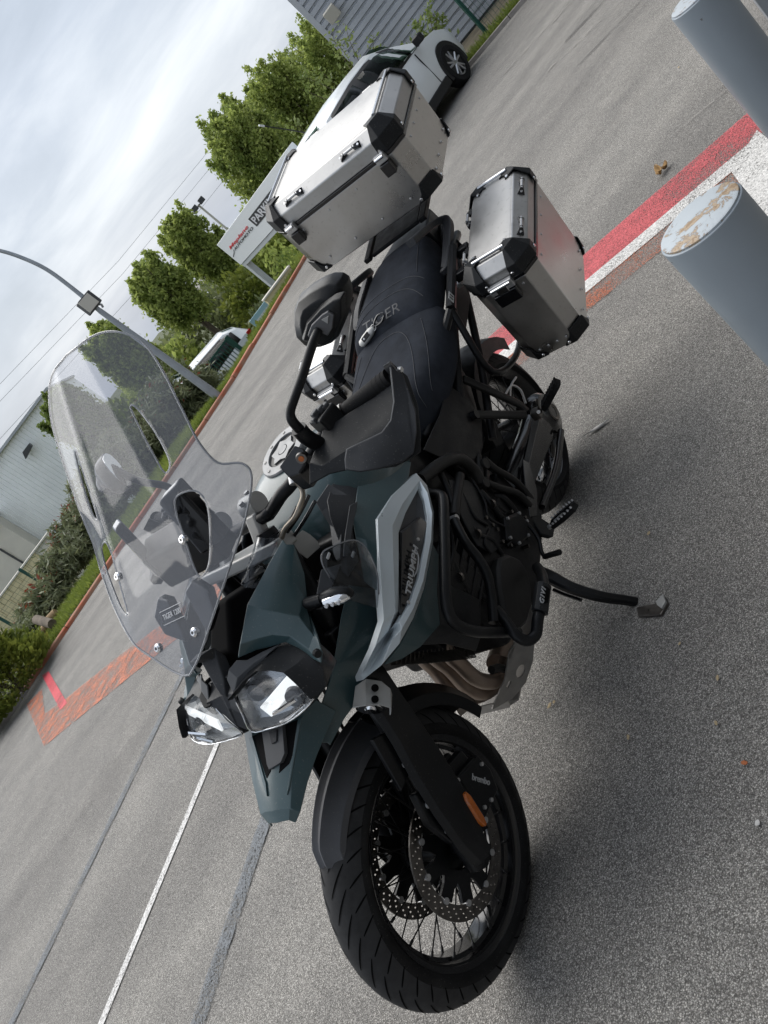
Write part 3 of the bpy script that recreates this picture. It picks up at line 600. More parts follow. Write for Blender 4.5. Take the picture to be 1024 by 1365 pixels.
def bush(label, x, y, r, h, seed, n, m, size, name='bush', cat='bush', group=None, z=None, aspect=1.6, up=.3):
    z = LOW if z is None else z
    t = thing(name, label, cat, (x, y, z), 0, group); st = MB(); g = random.Random(seed)
    for i in range(7):
        a = g.uniform(0, 6.28); st.tube(spline([(0, 0, -.03), (math.cos(a)*r*.3, math.sin(a)*r*.3, h*.4), (math.cos(a)*r*.6, math.sin(a)*r*.6, h*.75)], 3), [.022, .02, .017, .014, .011, .008, .005], 5)
    st.build('stem', 'bark', t)
    g = np.random.default_rng(seed); k = n; v = g.normal(size=(k, 3)); v /= np.linalg.norm(v, axis=1)[:, None]; v[:, 2] = np.abs(v[:, 2])
    lump = 1 + .16*np.sin(v[:, 0]*7 + seed)*np.cos(v[:, 1]*6 + seed*2) + .10*np.sin(v[:, 2]*11 + seed)
    P = v*(g.uniform(.3, 1, k)**.4*lump)[:, None]*np.array([r, r, h]) + np.array([0, 0, .03])
    leaves('foliage', P, m, t, size=size, aspect=aspect, updir=(0, 0, 1), up=up, seed=seed); return t
def bush_px(label, px, py, Y, r, h, seed, n, m, size, **kw):
    q = E(px, py, Y); h = h + (0 if 'z' in kw else .4); return bush(label, q[0], q[1], r, h, seed, n, m, size, **kw)
bush_px('glossy yellow green laurel bush beside the kerb at the left edge', 2, 905, 11.35, .72, 1.22, 31, 6500, 'leaf_laurel', .062, z=.07)
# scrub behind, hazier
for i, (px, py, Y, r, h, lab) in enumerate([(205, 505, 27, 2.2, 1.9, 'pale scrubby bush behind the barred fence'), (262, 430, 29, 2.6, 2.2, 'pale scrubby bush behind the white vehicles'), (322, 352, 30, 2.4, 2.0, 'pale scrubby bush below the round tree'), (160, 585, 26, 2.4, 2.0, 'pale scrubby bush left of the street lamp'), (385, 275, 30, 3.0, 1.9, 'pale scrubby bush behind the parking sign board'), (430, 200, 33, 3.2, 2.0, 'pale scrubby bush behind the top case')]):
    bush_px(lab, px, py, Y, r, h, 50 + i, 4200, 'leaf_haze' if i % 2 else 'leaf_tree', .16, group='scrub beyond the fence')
bush_px('yellow green creeper mound above the blue panel', 318, 385, 23, .9, 1.6, 70, 2600, 'leaf_laurel', .10, group='scrub beyond the fence')
# junipers along the verge: long drooping sprays
def juniper(label, x, y, r, h, seed, n=5200, red=0):
    t = thing('juniper_shrub', label, 'shrub', (x, y, .05 if y < 16 else -.2), 0, 'junipers along the verge'); g = np.random.default_rng(seed); P = []; 
    st = MB()
    for i in range(64):
        a = g.uniform(0, 2*np.pi); k = g.uniform(.35, 1.12); hh = h*g.uniform(.16, 1.05)
        pts = [Vector((0, 0, 0)), Vector((np.cos(a)*r*.35*k, np.sin(a)*r*.35*k, hh*.75)), Vector((np.cos(a)*r*.75*k, np.sin(a)*r*.75*k, hh)), Vector((np.cos(a)*r*1.1*k, np.sin(a)*r*1.1*k, hh*.72))]
        sp = spline(pts, 6); st.tube(sp, [.010*(1 - j/20) + .002 for j in range(len(sp))], 4)
        for j in range(n//64):
            q = sp[int(g.uniform(.15, 1)*(len(sp) - 1))]; P.append([q.x + g.normal()*.055, q.y + g.normal()*.055, q.z + g.normal()*.05])
    st.build('branch', 'bark', t); leaves('foliage', np.array(P), 'leaf_juniper', t, size=.038, aspect=4.2, updir=(0, 0, 1), up=.15, seed=seed)
    if red:
        g2 = np.array(P)[g.integers(0, len(P), red)]; w = (g2[:, 2] > h*.6); leaves('red_foliage', g2[w] + np.array([0, 0, .04]), 'leaf_red', t, size=.045, aspect=2.2, seed=seed + 1)
    return t
for i, (x, y, r, h, rd, lab) in enumerate([
    (-6.1, 13.6, .55, .26, 0, 'juniper at the far left, beside the laurel bush'), (-5.35, 14.1, .65, .36, 0, 'drooping juniper behind the cut logs'), (-4.7, 14.7, .72, .52, 500, 'juniper with red berries in the middle of the hedge'),
    (-4.0, 15.1, .75, .66, 0, 'juniper seen at the lower left edge of the windscreen'), (-3.45, 15.5, .75, .82, 600, 'red tipped juniper below the warehouse corner'), (-2.6, 15.9, .85, 1.05, 0, 'juniper behind the lower part of the windscreen'),
    (-1.75, 16.1, .9, 1.05, 0, 'juniper behind the slot of the windscreen'), (-.95, 16.5, .9, 1.2, 300, 'brownish juniper left of the street lamp foot'), (-.35, 16.7, .7, .75, 200, 'juniper right behind the street lamp foot')]):
    juniper(lab, x, y, r, h, 90 + i, red=rd)
for i, (px, py, Y, h, lab, m) in enumerate([(352, 408, 19.5, .75, 'bush with white blossom above the blue panel', 'leaf_haze'), (345, 445, 18.2, .5, 'small yellow green bush beside the cream wall', 'leaf_laurel'), (372, 345, 21, 1.0, 'wild bush seen under the parking sign', 'leaf_tree')]):
    bush_px(lab, px, py, Y, h*.9, h, 120 + i, 1500, m, .08, group='small bushes by the sign')
# climbers on the right-hand fence
def climber(label, x, y, w, h, seed, n):
    t = thing('climbing_plant', label, 'plant', (x, y, .05), 0, 'climbers on the mesh fence'); g = np.random.default_rng(seed); P = []; st = MB(); rt = Matrix.Rotation(math.atan2(RD.y, RD.x), 3, 'Z')
    for i in range(16):
        a = g.uniform(-1, 1); hh = h*g.uniform(.5, 1.05)
        pts = [rt @ Vector(v) for v in ((a*.15, 0, 0), (a*w*.4, g.uniform(-.15, .15), hh*.5), (a*w*.8 + g.uniform(-.1, .1), g.uniform(-.2, .2), hh*.85), (a*w, g.uniform(-.25, .2), hh))]
        sp = spline(pts, 6); st.tube(sp, [.009*(1 - j/20) + .002 for j in range(len(sp))], 4)
        for j in range(n//16):
            f = g.uniform(.05, 1); q = sp[int(f*(len(sp) - 1))]; s = .13*(1.1 - f*.6); P.append([q.x + g.normal()*s, q.y + g.normal()*s, max(.02, q.z + g.normal()*s)])
    st.build('stem', 'bark', t); leaves('foliage', np.array(P), 'leaf_climber', t, size=.055, aspect=1.7, seed=seed); return t
climber('thick leafy climber on the mesh fence right of the car wheel', FO.x - .85*RD.x - .1, FO.y - .85*RD.y + .1, 1.0, 1.25, 140, 1900)
climber('tall thin climber on the mesh fence above the car bonnet', FO.x - 2.2*RD.x, FO.y - 2.2*RD.y, .9, 2.0, 141, 1300)
climber('sparse climber near the shed corner behind the car window', FO.x - 3.6*RD.x, FO.y - 3.6*RD.y, .8, 1.7, 142, 800)
climber('bushy climber at the top right of the mesh fence', FO.x + 1.5*RD.x, FO.y + 1.5*RD.y, 1.1, .9, 143, 1700)
# grass on the verge
def grass(name, n, seed, poly_fn, h0, h1, m='blade'):
    g = np.random.default_rng(seed); P = poly_fn(g, n); n = len(P); a = g.uniform(0, 2*np.pi, n); h = g.uniform(h0, h1, n); w = g.uniform(.006, .013, n); ln = g.normal(size=(n, 2))*.35
    s = np.stack([np.cos(a)*w, np.sin(a)*w, np.zeros(n)], 1); tip = P + np.stack([ln[:, 0]*h, ln[:, 1]*h, h], 1); V = np.stack([P - s, P + s, tip], 1).reshape(-1, 3)
    me = bpy.data.meshes.new(name); me.vertices.add(3*n); me.vertices.foreach_set('co', V.astype(np.float32).ravel()); me.loops.add(3*n); me.loops.foreach_set('vertex_index', np.arange(3*n, dtype=np.int32))
    me.polygons.add(n); me.polygons.foreach_set('loop_start', np.arange(0, 3*n, 3, dtype=np.int32)); me.update(calc_edges=True); me.validate(); me.materials.append(M[m]); return tag(link(bpy.data.objects.new(name, me)), kind='stuff')
_cs = np.array([(p.x, p.y) for p in cs]); _ct = np.cumsum(np.r_[0, np.linalg.norm(np.diff(_cs, axis=0), axis=1)])
def verge_pts(g, n):
    t = g.uniform(0, _ct[-1], n); x = np.interp(t, _ct, _cs[:, 0]); y = np.interp(t, _ct, _cs[:, 1]); o = .09 + g.uniform(0, 1, n)**1.2*2.3
    return np.stack([x - o*.50, y + o*.86, np.array([vz(a, c) for a, c in zip(x, o)])], 1)
grass('grass', 52000, 5, verge_pts, .03, .12)
def edge_pts(g, n):
    s = g.uniform(-4, 8, n); o = .06 + g.uniform(0, 1, n)**2*.9
    return np.stack([R0.x + RD.x*s + RN.x*o, R0.y + RD.y*s + RN.y*o, np.full(n, .05)], 1)
grass('grass', 9000, 6, edge_pts, .04, .16)
# grey footpath behind the verge
# logs
lg = thing('fallen_post', 'old grey wooden post lying on the grass beside the kerb', 'post', (0, 0, 0))
p, q = E(56, 830, 12.9), E(83, 844, 12.45); MB().tube([Vector((p[0], p[1], .36)), Vector((q[0] + .05, q[1], .17))], .075, 12).build('timber', 'old_wood', lg, angle=60)
for i, (px, py, Y, ln, lab) in enumerate([(47, 838, 13.0, .4, 'short cut log lying nearest the wooden post'), (40, 848, 12.7, .35, 'pale cut log end lying under the laurel bush'), (57, 818, 13.4, .3, 'small cut log under the juniper')]):
    q = E(px, py, Y); t = thing('cut_log', lab, 'log', (q[0], q[1], .15), rnd.uniform(0, 3), 'cut logs on the verge')
    MB().tube([(-ln/2, 0, 0), (ln/2, 0, .03)], .055, 12).build('wood', 'cut_wood', t, angle=50)

# ================================================================== LAMP, SIGN, FENCE, VEHICLES BEHIND
q = G(289, 527, .09); lp = thing('street_lamp', 'grey street lamp with a tapered post and long curved arm', 'street lamp', (q[0], q[1], 0)); LB = Vector((q[0], q[1], 0)); Yl = float(q[1])
def lpx(px, py): return Vector(E(px, py, Yl)) - LB
top = lpx(133, 414); tk = [Vector((0, 0, 0)), Vector((top.x*.5, 0, top.z*.5)), top]
MB().tube(tk, [.082, .062, .045], 16).build('post', 'galv', lp, angle=60)
MB().cyl((0, 0, .0), (0, 0, .04), .16, 20).build('base_plate', 'galv', lp); MB().tube([Vector((top.x*.10, 0, top.z*.10)), Vector((top.x*.115, 0, top.z*.115))], .081, 16).build('door_collar', 'galv', lp, angle=50)
arm = [top] + [lpx(*k) for k in ((95, 383), (62, 359), (28, 343), (-5, 333), (-60, 323), (-120, 318))]
tubeo('arm', arm, [.042, .036, .034, .032, .03, .03, .03], 'galv', lp)
hx = arm[-1]; hd = MB(); hd.loft([[hx + Vector((s*-.35, w*.16, u)) for w, u in ((-1, 0), (1, 0), (.7, .10), (-.7, .10))] for s in (0, 1)]); hd.build('lamp_head', 'dark_metal', lp, bevel=.02)
fb = thing('floodlight_box', 'square grey floodlight box clamped to the street lamp post', 'light', tuple(LB + lpx(119, 404)))
rb = Matrix.Rotation(.5, 3, 'Z'); MB().box((0, -.02, 0), (.30, .16, .26), rb).build('housing', 'dark_metal', fb, bevel=.015); MB().box((.0, -.11, 0), (.26, .012, .22), rb).build('front_glass', 'fitting_pale', fb, bevel=.004); MB().tube([(.08, .02, -.2), (.10, 0, -.16), (.08, -.02, -.13)], .02, 8).build('bracket', 'galv', fb)
# parking sign: long board on two legs
sg = thing('parking_sign', 'white roadside board reading PARKING in a black band', 'sign', (0, 0, 0))
S0 = Vector((*E(289, 327, 18.0)[:2], 0)); SDv = Vector((.22, -.975, 0)).normalized(); SNv = Vector((-.975, -.22, 0)); zb, zt = .93, 1.565; SLn = 5.2
def sp(s, z, o=0): return S0 + SDv*s + SNv*o + Vector((0, 0, z))
MB().prism([sp(0, zb), sp(SLn, zb), sp(SLn, zt), sp(0, zt)], SNv*-.16).build('board', 'sign_white', sg, bevel=.008)
MB().prism([sp(0, zb - .09, -.02), sp(SLn, zb - .09, -.02), sp(SLn, zb - .003, -.02), sp(0, zb - .003, -.02)], SNv*-.14).build('beam', 'sign_side', sg, bevel=.008)
for s in (.03, SLn - .17): MB().prism([sp(s, 0, -.02), sp(s + .14, 0, -.02), sp(s + .14, zb - .093, -.02), sp(s, zb - .093, -.02)], SNv*-.14).build('leg', 'sign_side', sg, bevel=.008)
def spx(px, py):                                   # a pixel on the board's face -> (s, z)
    d = Vector(ray(px, py)); o = Vector(CAMP); k = (S0 - o).dot(SNv)/d.dot(SNv); h = o + d*k; return (h - S0).dot(SDv), h.z
s0, za = spx(331, 292); s1, zc = spx(342, 302.5); s2, zd = spx(379, 229)
zlo, zhi = min(za, zc), max(za, zc)
pl = MB().prism([sp(s0, zlo, .006), sp(s2 + 1.0, zlo, .006), sp(s2 + 1.0, zhi, .006), sp(s0, zhi, .006)], SNv*-.008).build('name_band', 'sign_black', sg, smooth=False)
mt = lambda s, z: Matrix(((SDv.x, 0, SNv.x, sp(s, z, .0085).x), (SDv.y, 0, SNv.y, sp(s, z, .0085).y), (0, 1, 0, z), (0, 0, 0, 1)))
hb = zhi - zlo
text('lettering', 'PARKING', mt(s0 + .10, zlo + hb*.15), (s2 - s0)*.68, hb*.7, 'letter_white', sg, ext=.003, bold=.02)
sa, zq = spx(306, 331); sb, zr = spx(331, 302)
text('lettering', 'Meplane', mt(sa, zlo + hb*.42), max(.4, sb - sa), hb*.42, 'sign_red', sg, ext=.003, shear=.3, bold=.01)
text('lettering', 'AUTOMOTO', mt(sa + .12, zlo + hb*.12), max(.4, sb - sa), hb*.24, 'sign_black', sg, ext=.003, shear=.3)
MB().tube([sp(sa - .25, zlo - hb*.12, .006), sp(sa + .0, zlo + hb*.1, .006), sp(sa + .10, zlo + hb*.3, .006)], .006, 6).build('logo_stroke', 'sign_black', sg)
q1, q2 = E(264, 273, 40), E(300, 306, 40); fm = thing('floodlight_mast', 'slim pale mast with two small floodlights behind the sign', 'light pole', (q1[0], q1[1], 0))
MB().tube([(0, 0, 0), (0, 0, float(q1[2]))], [.07, .05], 8).build('pole', 'fitting_pale', fm)
for s in (-.25, .25): MB().box((s, -.1, float(q1[2])), (.3, .2, .25)).build('lamp', 'dark_metal', fm, bevel=.02)
MB().box((0, 0, float(q1[2]) - .05), (.8, .06, .06)).build('crossbar', 'dark_metal', fm)
# barred green fence with vehicles behind
bf = thing('barred_fence', 'dark green fence panels with thin upright bars before the white van', 'fence', (0, 0, 0))
A_, B_ = E(300.5, 449, 18.5), E(256, 512, 18.5); zt = .26; FB = -.52
fa, fb_ = Vector((A_[0], 18.5, 0)), Vector((B_[0] - 2.5, 18.5, 0)); fd = (fb_ - fa); fl_ = fd.length; fd.normalize()
q = G(336, 476); 
for s in (0, 1.18, 2.36, 3.54):
    MB().box((0, 0, (zt + LOW)/2), (.07 if s else .10, .06, zt - LOW)).build('post', 'post_green', bf, bevel=.006).location = fa + fd*s
for z in (FB + .06, zt - .05): MB().box((0, 0, 0), (fl_, .03, .045)).build('rail', 'post_green', bf).location = fa + fd*(fl_/2) + Vector((0, -.005, z))
br = MB().box((0, 0, (zt + FB)/2), (.022, .022, zt - FB - .08)).build('bar', 'post_green', bf, smooth=False); br.location = fa + fd*.07
for i in range(1, int(fl_/.085)):
    k = br.copy(); C.objects.link(k); k.parent = bf; k.location = fa + fd*(.07 + .085*i)
# ================================================================== VEHICLES
mat('car_white', (.76, .79, .79), .25, coat=.6); mat('car_black', (.012, .012, .013), .5); mat('alloy', (.45, .46, .47), .3, metal=.8); mat('van_white', (.62, .65, .66), .35, coat=.3); mat('tail_red', (.35, .01, .01), .2)
def wheel(name, par, c, r, w, side):
    t = MB(); v, f = lathe_vf([(r*.66, w*.5*side), (r*.93, w*.5*side), (r, w*.36*side), (r, -w*.36*side), (r*.93, -w*.5*side), (r*.6, -w*.5*side)], 28, c); t.add(v, f); o = t.build(name, 'rubber', par, angle=40)
    c = Vector(c); m = MB(); m.cyl(c + Vector((0, side*w*.1, 0)), c + Vector((0, side*w*.14, 0)), r*.66, 24); m.build('wheel_dish', 'car_black', o)
    s = MB(); yo = side*w*.42
    for i in range(5):
        a = 2*math.pi*i/5 + .3
        for da in (-.16, .16):
            d = Vector((math.cos(a + da), 0, math.sin(a + da))); e_ = Vector((math.cos(a + da*1.4), 0, math.sin(a + da*1.4))); s.tube([c + Vector((0, yo, 0)) + d*r*.10, c + Vector((0, yo, 0)) + e_*r*.63], [r*.075, r*.055], 6)
    v, f = lathe_vf([(r*.60, yo), (r*.68, yo), (r*.68, yo - side*.03), (r*.60, yo - side*.03), (r*.60, yo)], 28, c); s.add(v, f); s.cyl(c + Vector((0, yo - .01, 0)), c + Vector((0, yo + .015*side, 0)), r*.16)
    s.build('alloy_wheel', 'alloy', o, angle=40); return o
def car(label, cx, cy, heading, Lh=4.15, paint='car_white', van=False, group=None, cat='car', name='parked_car'):
    t = thing(name, label, cat, (cx, cy, 0), heading, group); h = Lh/2
    # stations: x, roof z, belt z, half width scale, roof half width
    if van: st = [(-h, 1.85, 1.0, .93, .74), (-h + .05, 1.93, 1.02, .97, .78), (-.6, 1.98, 1.02, 1, .80), (.7, 1.94, 1.02, 1, .78), (1.15, 1.70, 1.02, .99, .70), (1.62, 1.16, 1.02, .97, .70), (h - .25, .96, .88, .92, .72), (h, .62, .58, .80, .66)]
    else: st = [(-h, .78, .74, .84, .70), (-h + .06, .98, .94, .92, .72), (-h + .22, 1.24, .97, .965, .60), (-h + .55, 1.43, .96, .985, .60), (-.55, 1.50, .95, 1, .61), (.25, 1.49, .94, 1, .60), (.62, 1.36, .94, 1, .60), (1.12, 1.02, .93, .99, .66), (1.55, .93, .88, .965, .68), (h - .12, .78, .74, .88, .66), (h, .60, .56, .78, .60)]
    def sec(q, out=0):
        x, zr, zb_, w, rw = q; W = .885*w
        return [(x, -(W - .07) - out, .20), (x, -W + .01 - out, .34), (x, -W - out, .60), (x, -W + .035 - out, zb_), (x, -rw - .03 - out, zr - .07), (x, -rw + .10, zr + out), (x, 0, zr + .025 + out)]
    rings = []
    for q in st:
        s_ = sec(q); rings.append([Vector(p) for p in s_] + [Vector((p[0], -p[1], p[2])) for p in s_[-2::-1]])
    MB().loft(rings).build('body', paint, t, angle=28, bevel=.02)
    # windows: side, rear, windscreen as pieces of their own, proud of the body
    def quadpatch(name, i0, f0, i1, f1, a0, a1, side, m='car_glass', out=.006):
        def pt(i, fr, u):
            q = [st[i][k]*(1 - fr) + st[i + 1][k]*fr for k in range(5)]; s_ = sec(q, out); l, u_ = Vector(s_[3]), Vector(s_[4]); p = l.lerp(u_, u); return Vector((p.x, p.y*-side, p.z))
        steps = 6; rows = []
        for k in range(steps + 1):
            g = i0 + f0 + (i1 + f1 - i0 - f0)*k/steps; i = min(int(g), len(st) - 2); fr = g - i; rows.append([pt(i, fr, a0 + .0), pt(i, fr, (a0 + a1)/2), pt(i, fr, a1)])
        return patch(name, rows, m, t, thick=.004)
    b_, w_ = (3, 6) if not van else (3, 4)
    for sd_ in (-1, 1):
        if not van:
            quadpatch('window_surround', 2, .45, 6, .75, .0, .98, sd_, 'car_black', .004); quadpatch('side_window', 4, .12, 6, .55, .10, .88, sd_, 'car_glass', .010); quadpatch('side_window', 2, .75, 3, .92, .10, .88, sd_, 'car_glass', .010)
        else: quadpatch('side_window', 3, .15, 4, .6, .12, .86, sd_)
        xf, xr = (1.28, -1.27) if not van else (1.45, -1.35)
        for xw in (xf, xr):
            ar = MB(); v, f = plate2d([(.385*math.cos(a), .385*math.sin(a)) for a in np.linspace(-.35, math.pi + .35, 24)], [], .02, Matrix.Translation((xw, sd_*.876, .33)) @ Matrix.Rotation(math.pi/2, 4, 'X')); ar.add(v, f); ar.build('wheel_arch', 'car_black', t, angle=40)
            wheel('wheel', t, (xw, sd_*.80, .325), .325, .20, sd_)
        MB().box((0, sd_*.868, .27), (1.75, .05, .15)).build('sill', 'car_black', t, bevel=.02)
        mr = MB(); mr.box((.82, sd_*.99, 1.0), (.12, .17, .13)); mr.box((.86, sd_*.90, .95), (.05, .06, .05)); mr.build('mirror', 'car_black', t, bevel=.03)
        for xh in ((.10, -.75) if not van else (.5,)): MB().box((xh, sd_*.892, .80), (.18, .03, .03)).build('door_handle', paint, t, bevel=.008)
        for xh in (.66, -.32): MB().box((xh, sd_*.879, .62), (.006, .02, .58)).build('door_gap', 'car_black', t)
        MB().box((-h + .10, sd_*.74, .86), (.14, .16, .22)).build('tail_light', 'tail_red', t, bevel=.02)
        MB().box((h - .16, sd_*.66, .68), (.26, .22, .14)).build('headlight', 'lens_clear', t, bevel=.03)
    if not van:
        patch('rear_window', [[Vector((st[i][0]*(1 - f) + st[i + 1][0]*f - .012, y, (st[i][1]*(1 - f) + st[i + 1][1]*f) + .012)) for y in (-.5, 0, .5)] for i, f in ((1, .35), (2, .2), (2, .9))], 'car_glass', t, thick=.004)
        patch('windscreen', [[Vector((st[i][0]*(1 - f) + st[i + 1][0]*f + .01, y, (st[i][1]*(1 - f) + st[i + 1][1]*f) + .022)) for y in (-.56, 0, .56)] for i, f in ((5, .35), (6, .05), (6, .9))], 'car_glass', t, thick=.004)
    else: patch('windscreen', [[Vector((st[i][0]*(1 - f) + st[i + 1][0]*f + .01, y, (st[i][1]*(1 - f) + st[i + 1][1]*f) + .022)) for y in (-.62, 0, .62)] for i, f in ((4, .1), (4, .9))], 'car_glass', t, thick=.004)
    return t
hd = math.atan2(.53, .85)
cw = car('white hatchback with black wheel arches parked beside the mesh fence', 4.84, 12.97, hd)
an = MB().tube(spline([(-1.45, -.15, 1.50), (-1.62, -.15, 1.68), (-1.92, -.15, 1.98)], 5), [.009]*11, 6).build('antenna', 'car_black', cw)
MB().cyl((-1.91, -.15, 1.97), (-1.97, -.15, 2.03), .014, 8).build('antenna_tip', 'sign_white', an)
vh = E(292, 482, 20.6); c2 = car('white car parked broadside behind the barred green fence', vh[0] - 1.0, 20.6, math.pi, 4.2, 'van_white'); c2.location.z = -1.12
vh = E(236, 528, 23); c3 = car('white car half hidden behind the street lamp and juniper', vh[0] - 1.2, 24.0, math.pi - .2, 4.2, 'car_white'); c3.location.z = LOW
# blue trailer panel and cream wall right of the barred fence
q0, q1 = E(332, 445, 18.6), E(372, 392, 18.6); bp_ = thing('blue_panel', 'pale blue and white banner panel standing by the cream wall', 'panel', (0, 0, 0)); mat('pale_blue', (.30, .48, .55), .5)
q0 = E(334, 430, 18.5); q1 = E(368, 385, 18.5); ZB = -.22
MB().box(((q0[0] + q1[0])/2, 18.5, ZB), (abs(q1[0] - q0[0]), .05, .52)).build('sheet', 'pale_blue', bp_, bevel=.004); MB().box(((q0[0] + q1[0])/2, 18.465, ZB + .02), (abs(q1[0] - q0[0])*.8, .01, .26)).build('white_stripe', 'sign_white', bp_)
for x in (q0[0] + .05, q1[0] - .05): MB().box((x, 18.53, -.5), (.04, .04, 1.0)).build('leg', 'dark_metal', bp_)
yw2 = thing('low_wall', 'low cream wall between the blue panel and the sign leg', 'wall', (0, 0, 0)); MB().box((2.45, 16.9, -.35), (.85, .2, 1.05)).build('render', 'yellow_block', yw2, bevel=.01); MB().box((2.45, 16.9, .195), (.9, .26, .04)).build('coping', 'cream', yw2, bevel=.006)
# overhead lines
for i, (a, c, lab) in enumerate([((0, 512), (275, 205), 'highest thin overhead cable across the sky'), ((0, 535), (285, 218), 'second thin overhead cable below the highest'), ((0, 585), (300, 238), 'lowest thin overhead cable above the trees')]):
    p0, p1 = Vector(E(*a, 70)), Vector(E(*c, 85)); d = p1 - p0; o = MB().tube([p0 - d*.6 + Vector((0, 0, 1.2)), p0, (p0 + p1)/2 + Vector((0, 0, -.5)), p1, p1 + d*.6 + Vector((0, 0, 1.2))], .013, 5).build('overhead_cable', 'dark_metal'); tag(o, lab, 'cable', 'overhead cables')

# ================================================================== BOLLARDS
mat('bollard_paint', (.27, .31, .345), .42, noise=.05, nscale=4, rvar=.08, coat=.15)
def cap_mat():
    m = mat('cap_flaking', (.40, .47, .52), .55); t = m.node_tree; p = t.nodes['Principled BSDF']; K = t.links.new; tc_ = N(t, 'ShaderNodeTexCoord')
    n_ = N(t, 'ShaderNodeTexNoise'); n_.inputs['Scale'].default_value = 14; n_.inputs['Detail'].default_value = 8; n_.inputs['Roughness'].default_value = .7; n_.inputs['Distortion'].default_value = .8; K(tc_.outputs['Object'], n_.inputs['Vector'])
    r = N(t, 'ShaderNodeValToRGB'); r.color_ramp.interpolation = 'LINEAR'; e = r.color_ramp.elements; e[0].position = .37; e[0].color = (.25, .17, .10, 1); e[1].position = .50; e[1].color = (.40, .44, .47, 1)
    for ps, cl in ((.405, (.42, .33, .23, 1)), (.44, (.20, .15, .11, 1)), (.46, (.36, .40, .43, 1))): q = e.new(ps); q.color = cl
    K(n_.outputs['Fac'], r.inputs['Fac']); K(r.outputs['Color'], p.inputs['Base Color']); bp = N(t, 'ShaderNodeBump'); bp.inputs['Strength'].default_value = .5; bp.inputs['Distance'].default_value = .003; K(n_.outputs['Fac'], bp.inputs['Height']); K(bp.outputs[0], p.inputs['Normal'])
cap_mat()
def chips(m):
    t = m.node_tree; p = t.nodes['Principled BSDF']; K = t.links.new; src = p.inputs['Base Color'].links[0].from_socket; tc_ = N(t, 'ShaderNodeTexCoord'); n_ = N(t, 'ShaderNodeTexNoise'); n_.inputs['Scale'].default_value = 22; n_.inputs['Detail'].default_value = 7; n_.inputs['Roughness'].default_value = .72; K(tc_.outputs['Object'], n_.inputs['Vector'])
    r = N(t, 'ShaderNodeMapRange'); r.inputs['From Min'].default_value = .685; r.inputs['From Max'].default_value = .70; K(n_.outputs['Fac'], r.inputs['Value']); mx_ = N(t, 'ShaderNodeMix', data_type='RGBA'); mx_.inputs['B'].default_value = (.10, .085, .075, 1); K(r.outputs[0], mx_.inputs['Factor']); K(src, mx_.inputs['A']); K(mx_.outputs['Result'], p.inputs['Base Color'])
chips(M['bollard_paint'])
def bollard(label, px, py, Y, r=.084):
    q = E(px, py, Y); t = thing('bollard', label, 'bollard', (q[0], q[1], 0), rnd.uniform(0, 3), 'grey steel bollards'); z = float(q[2])
    MB().cyl((0, 0, -.02), (0, 0, z - .006), r, 64).build('tube', 'bollard_paint', t, angle=50, bevel=.003)
    v, f = lathe_vf([(r - .004, z - .01), (r - .004, z - .002), (r - .008, z), (0.0005, z)], 64, ax='z'); MB().add(v, f).build('cap', 'cap_flaking', t, angle=50)
    v, f = lathe_vf([(r, .0), (r + .012, .004), (r + .014, .012), (r, .02)], 48, ax='z'); MB().add(v, f).build('weld_collar', 'bollard_paint', t, angle=60); return t
bollard('grey bollard with a flaking rusty top, nearest the camera', 930, 289, 1.30)
bollard('second grey bollard cut by the top edge of the picture', 924, -8, 2.02, .072)
q = E(1016, 20, 2.3); po = thing('steel_post', 'grooved grey steel door post behind the second bollard', 'post', (q[0], q[1], 0), R_(-38))
MB().box((.03, 0, 1.2), (.05, .10, 2.4)).build('guide_rail', 'galv', po, bevel=.003); MB().box((-.045, 0, 1.2), (.09, .12, 2.4)).build('column', 'galv', po, bevel=.006) if 0 else None
MB().box((.10, .035, 1.2), (.085, .10, 2.4)).build('column', 'bollard_paint', po, bevel=.004)
for z in (.5, .78, 1.06): MB().cyl((.03, -.05, z), (.03, -.055, z), .006, 10).build('screw', 'car_black', po)

# unseen wall added behind the camera to shade the bike's near side and ground
sf = thing('added_shade_wall', 'dark grey shop front behind the bollards', 'building', (0, 0, 0)); mat('shade_wall_grey', (.12, .125, .13), .5, noise=.08, nscale=2)
sd_, sn_ = Vector((.75, .66, 0)).normalized(), Vector((.66, -.75, 0)).normalized(); so_ = sn_*1.75
for i in range(-3, 9):
    MB().prism([so_ + sd_*(i*2 + .01), so_ + sd_*(i*2 + 1.99), so_ + sd_*(i*2 + 1.99) + sn_*.3, so_ + sd_*(i*2 + .01) + sn_*.3], (0, 0, 4.6)).build('wall_panel', 'shade_wall_grey', sf, smooth=False)
# ================================================================== LITTER
mat('dry_leaf', (.30, .18, .07), .8, noise=.3, nscale=60); mat('feather_white', (.55, .54, .52), .8); mat('pale_leaf', (.42, .33, .20), .8, noise=.2, nscale=90); mat('rust_leaf', (.40, .13, .05), .8)
def leaf(label, px, py, ln, wd, rz, m, curl=.3, name='dry_leaf', cat='leaf', group='fallen leaves on the asphalt'):
    q = G(px, py, .006); n = 9; v = []; f = []
    for i in range(n):
        u = i/(n - 1) - .5; w = wd*.5*math.sqrt(max(0.02, 1 - (2*u)**2)); h = curl*ln*(u*u) + rnd.uniform(0, .06)*ln
        for s in (-1, 0, 1): v.append((u*ln, s*w*rnd.uniform(.75, 1.1), h + abs(s)*curl*wd*.5))
    for i in range(n - 1):
        for j in range(2): f.append((i*3 + j, i*3 + j + 1, i*3 + 4 + j, i*3 + 3 + j))
    o = mo(name, v, f, m, None, solid=.0008, soff=0, angle=180); o.location = q; o.rotation_euler = (rnd.uniform(-.1, .1), 0, rz); return tag(o, label, cat, group)
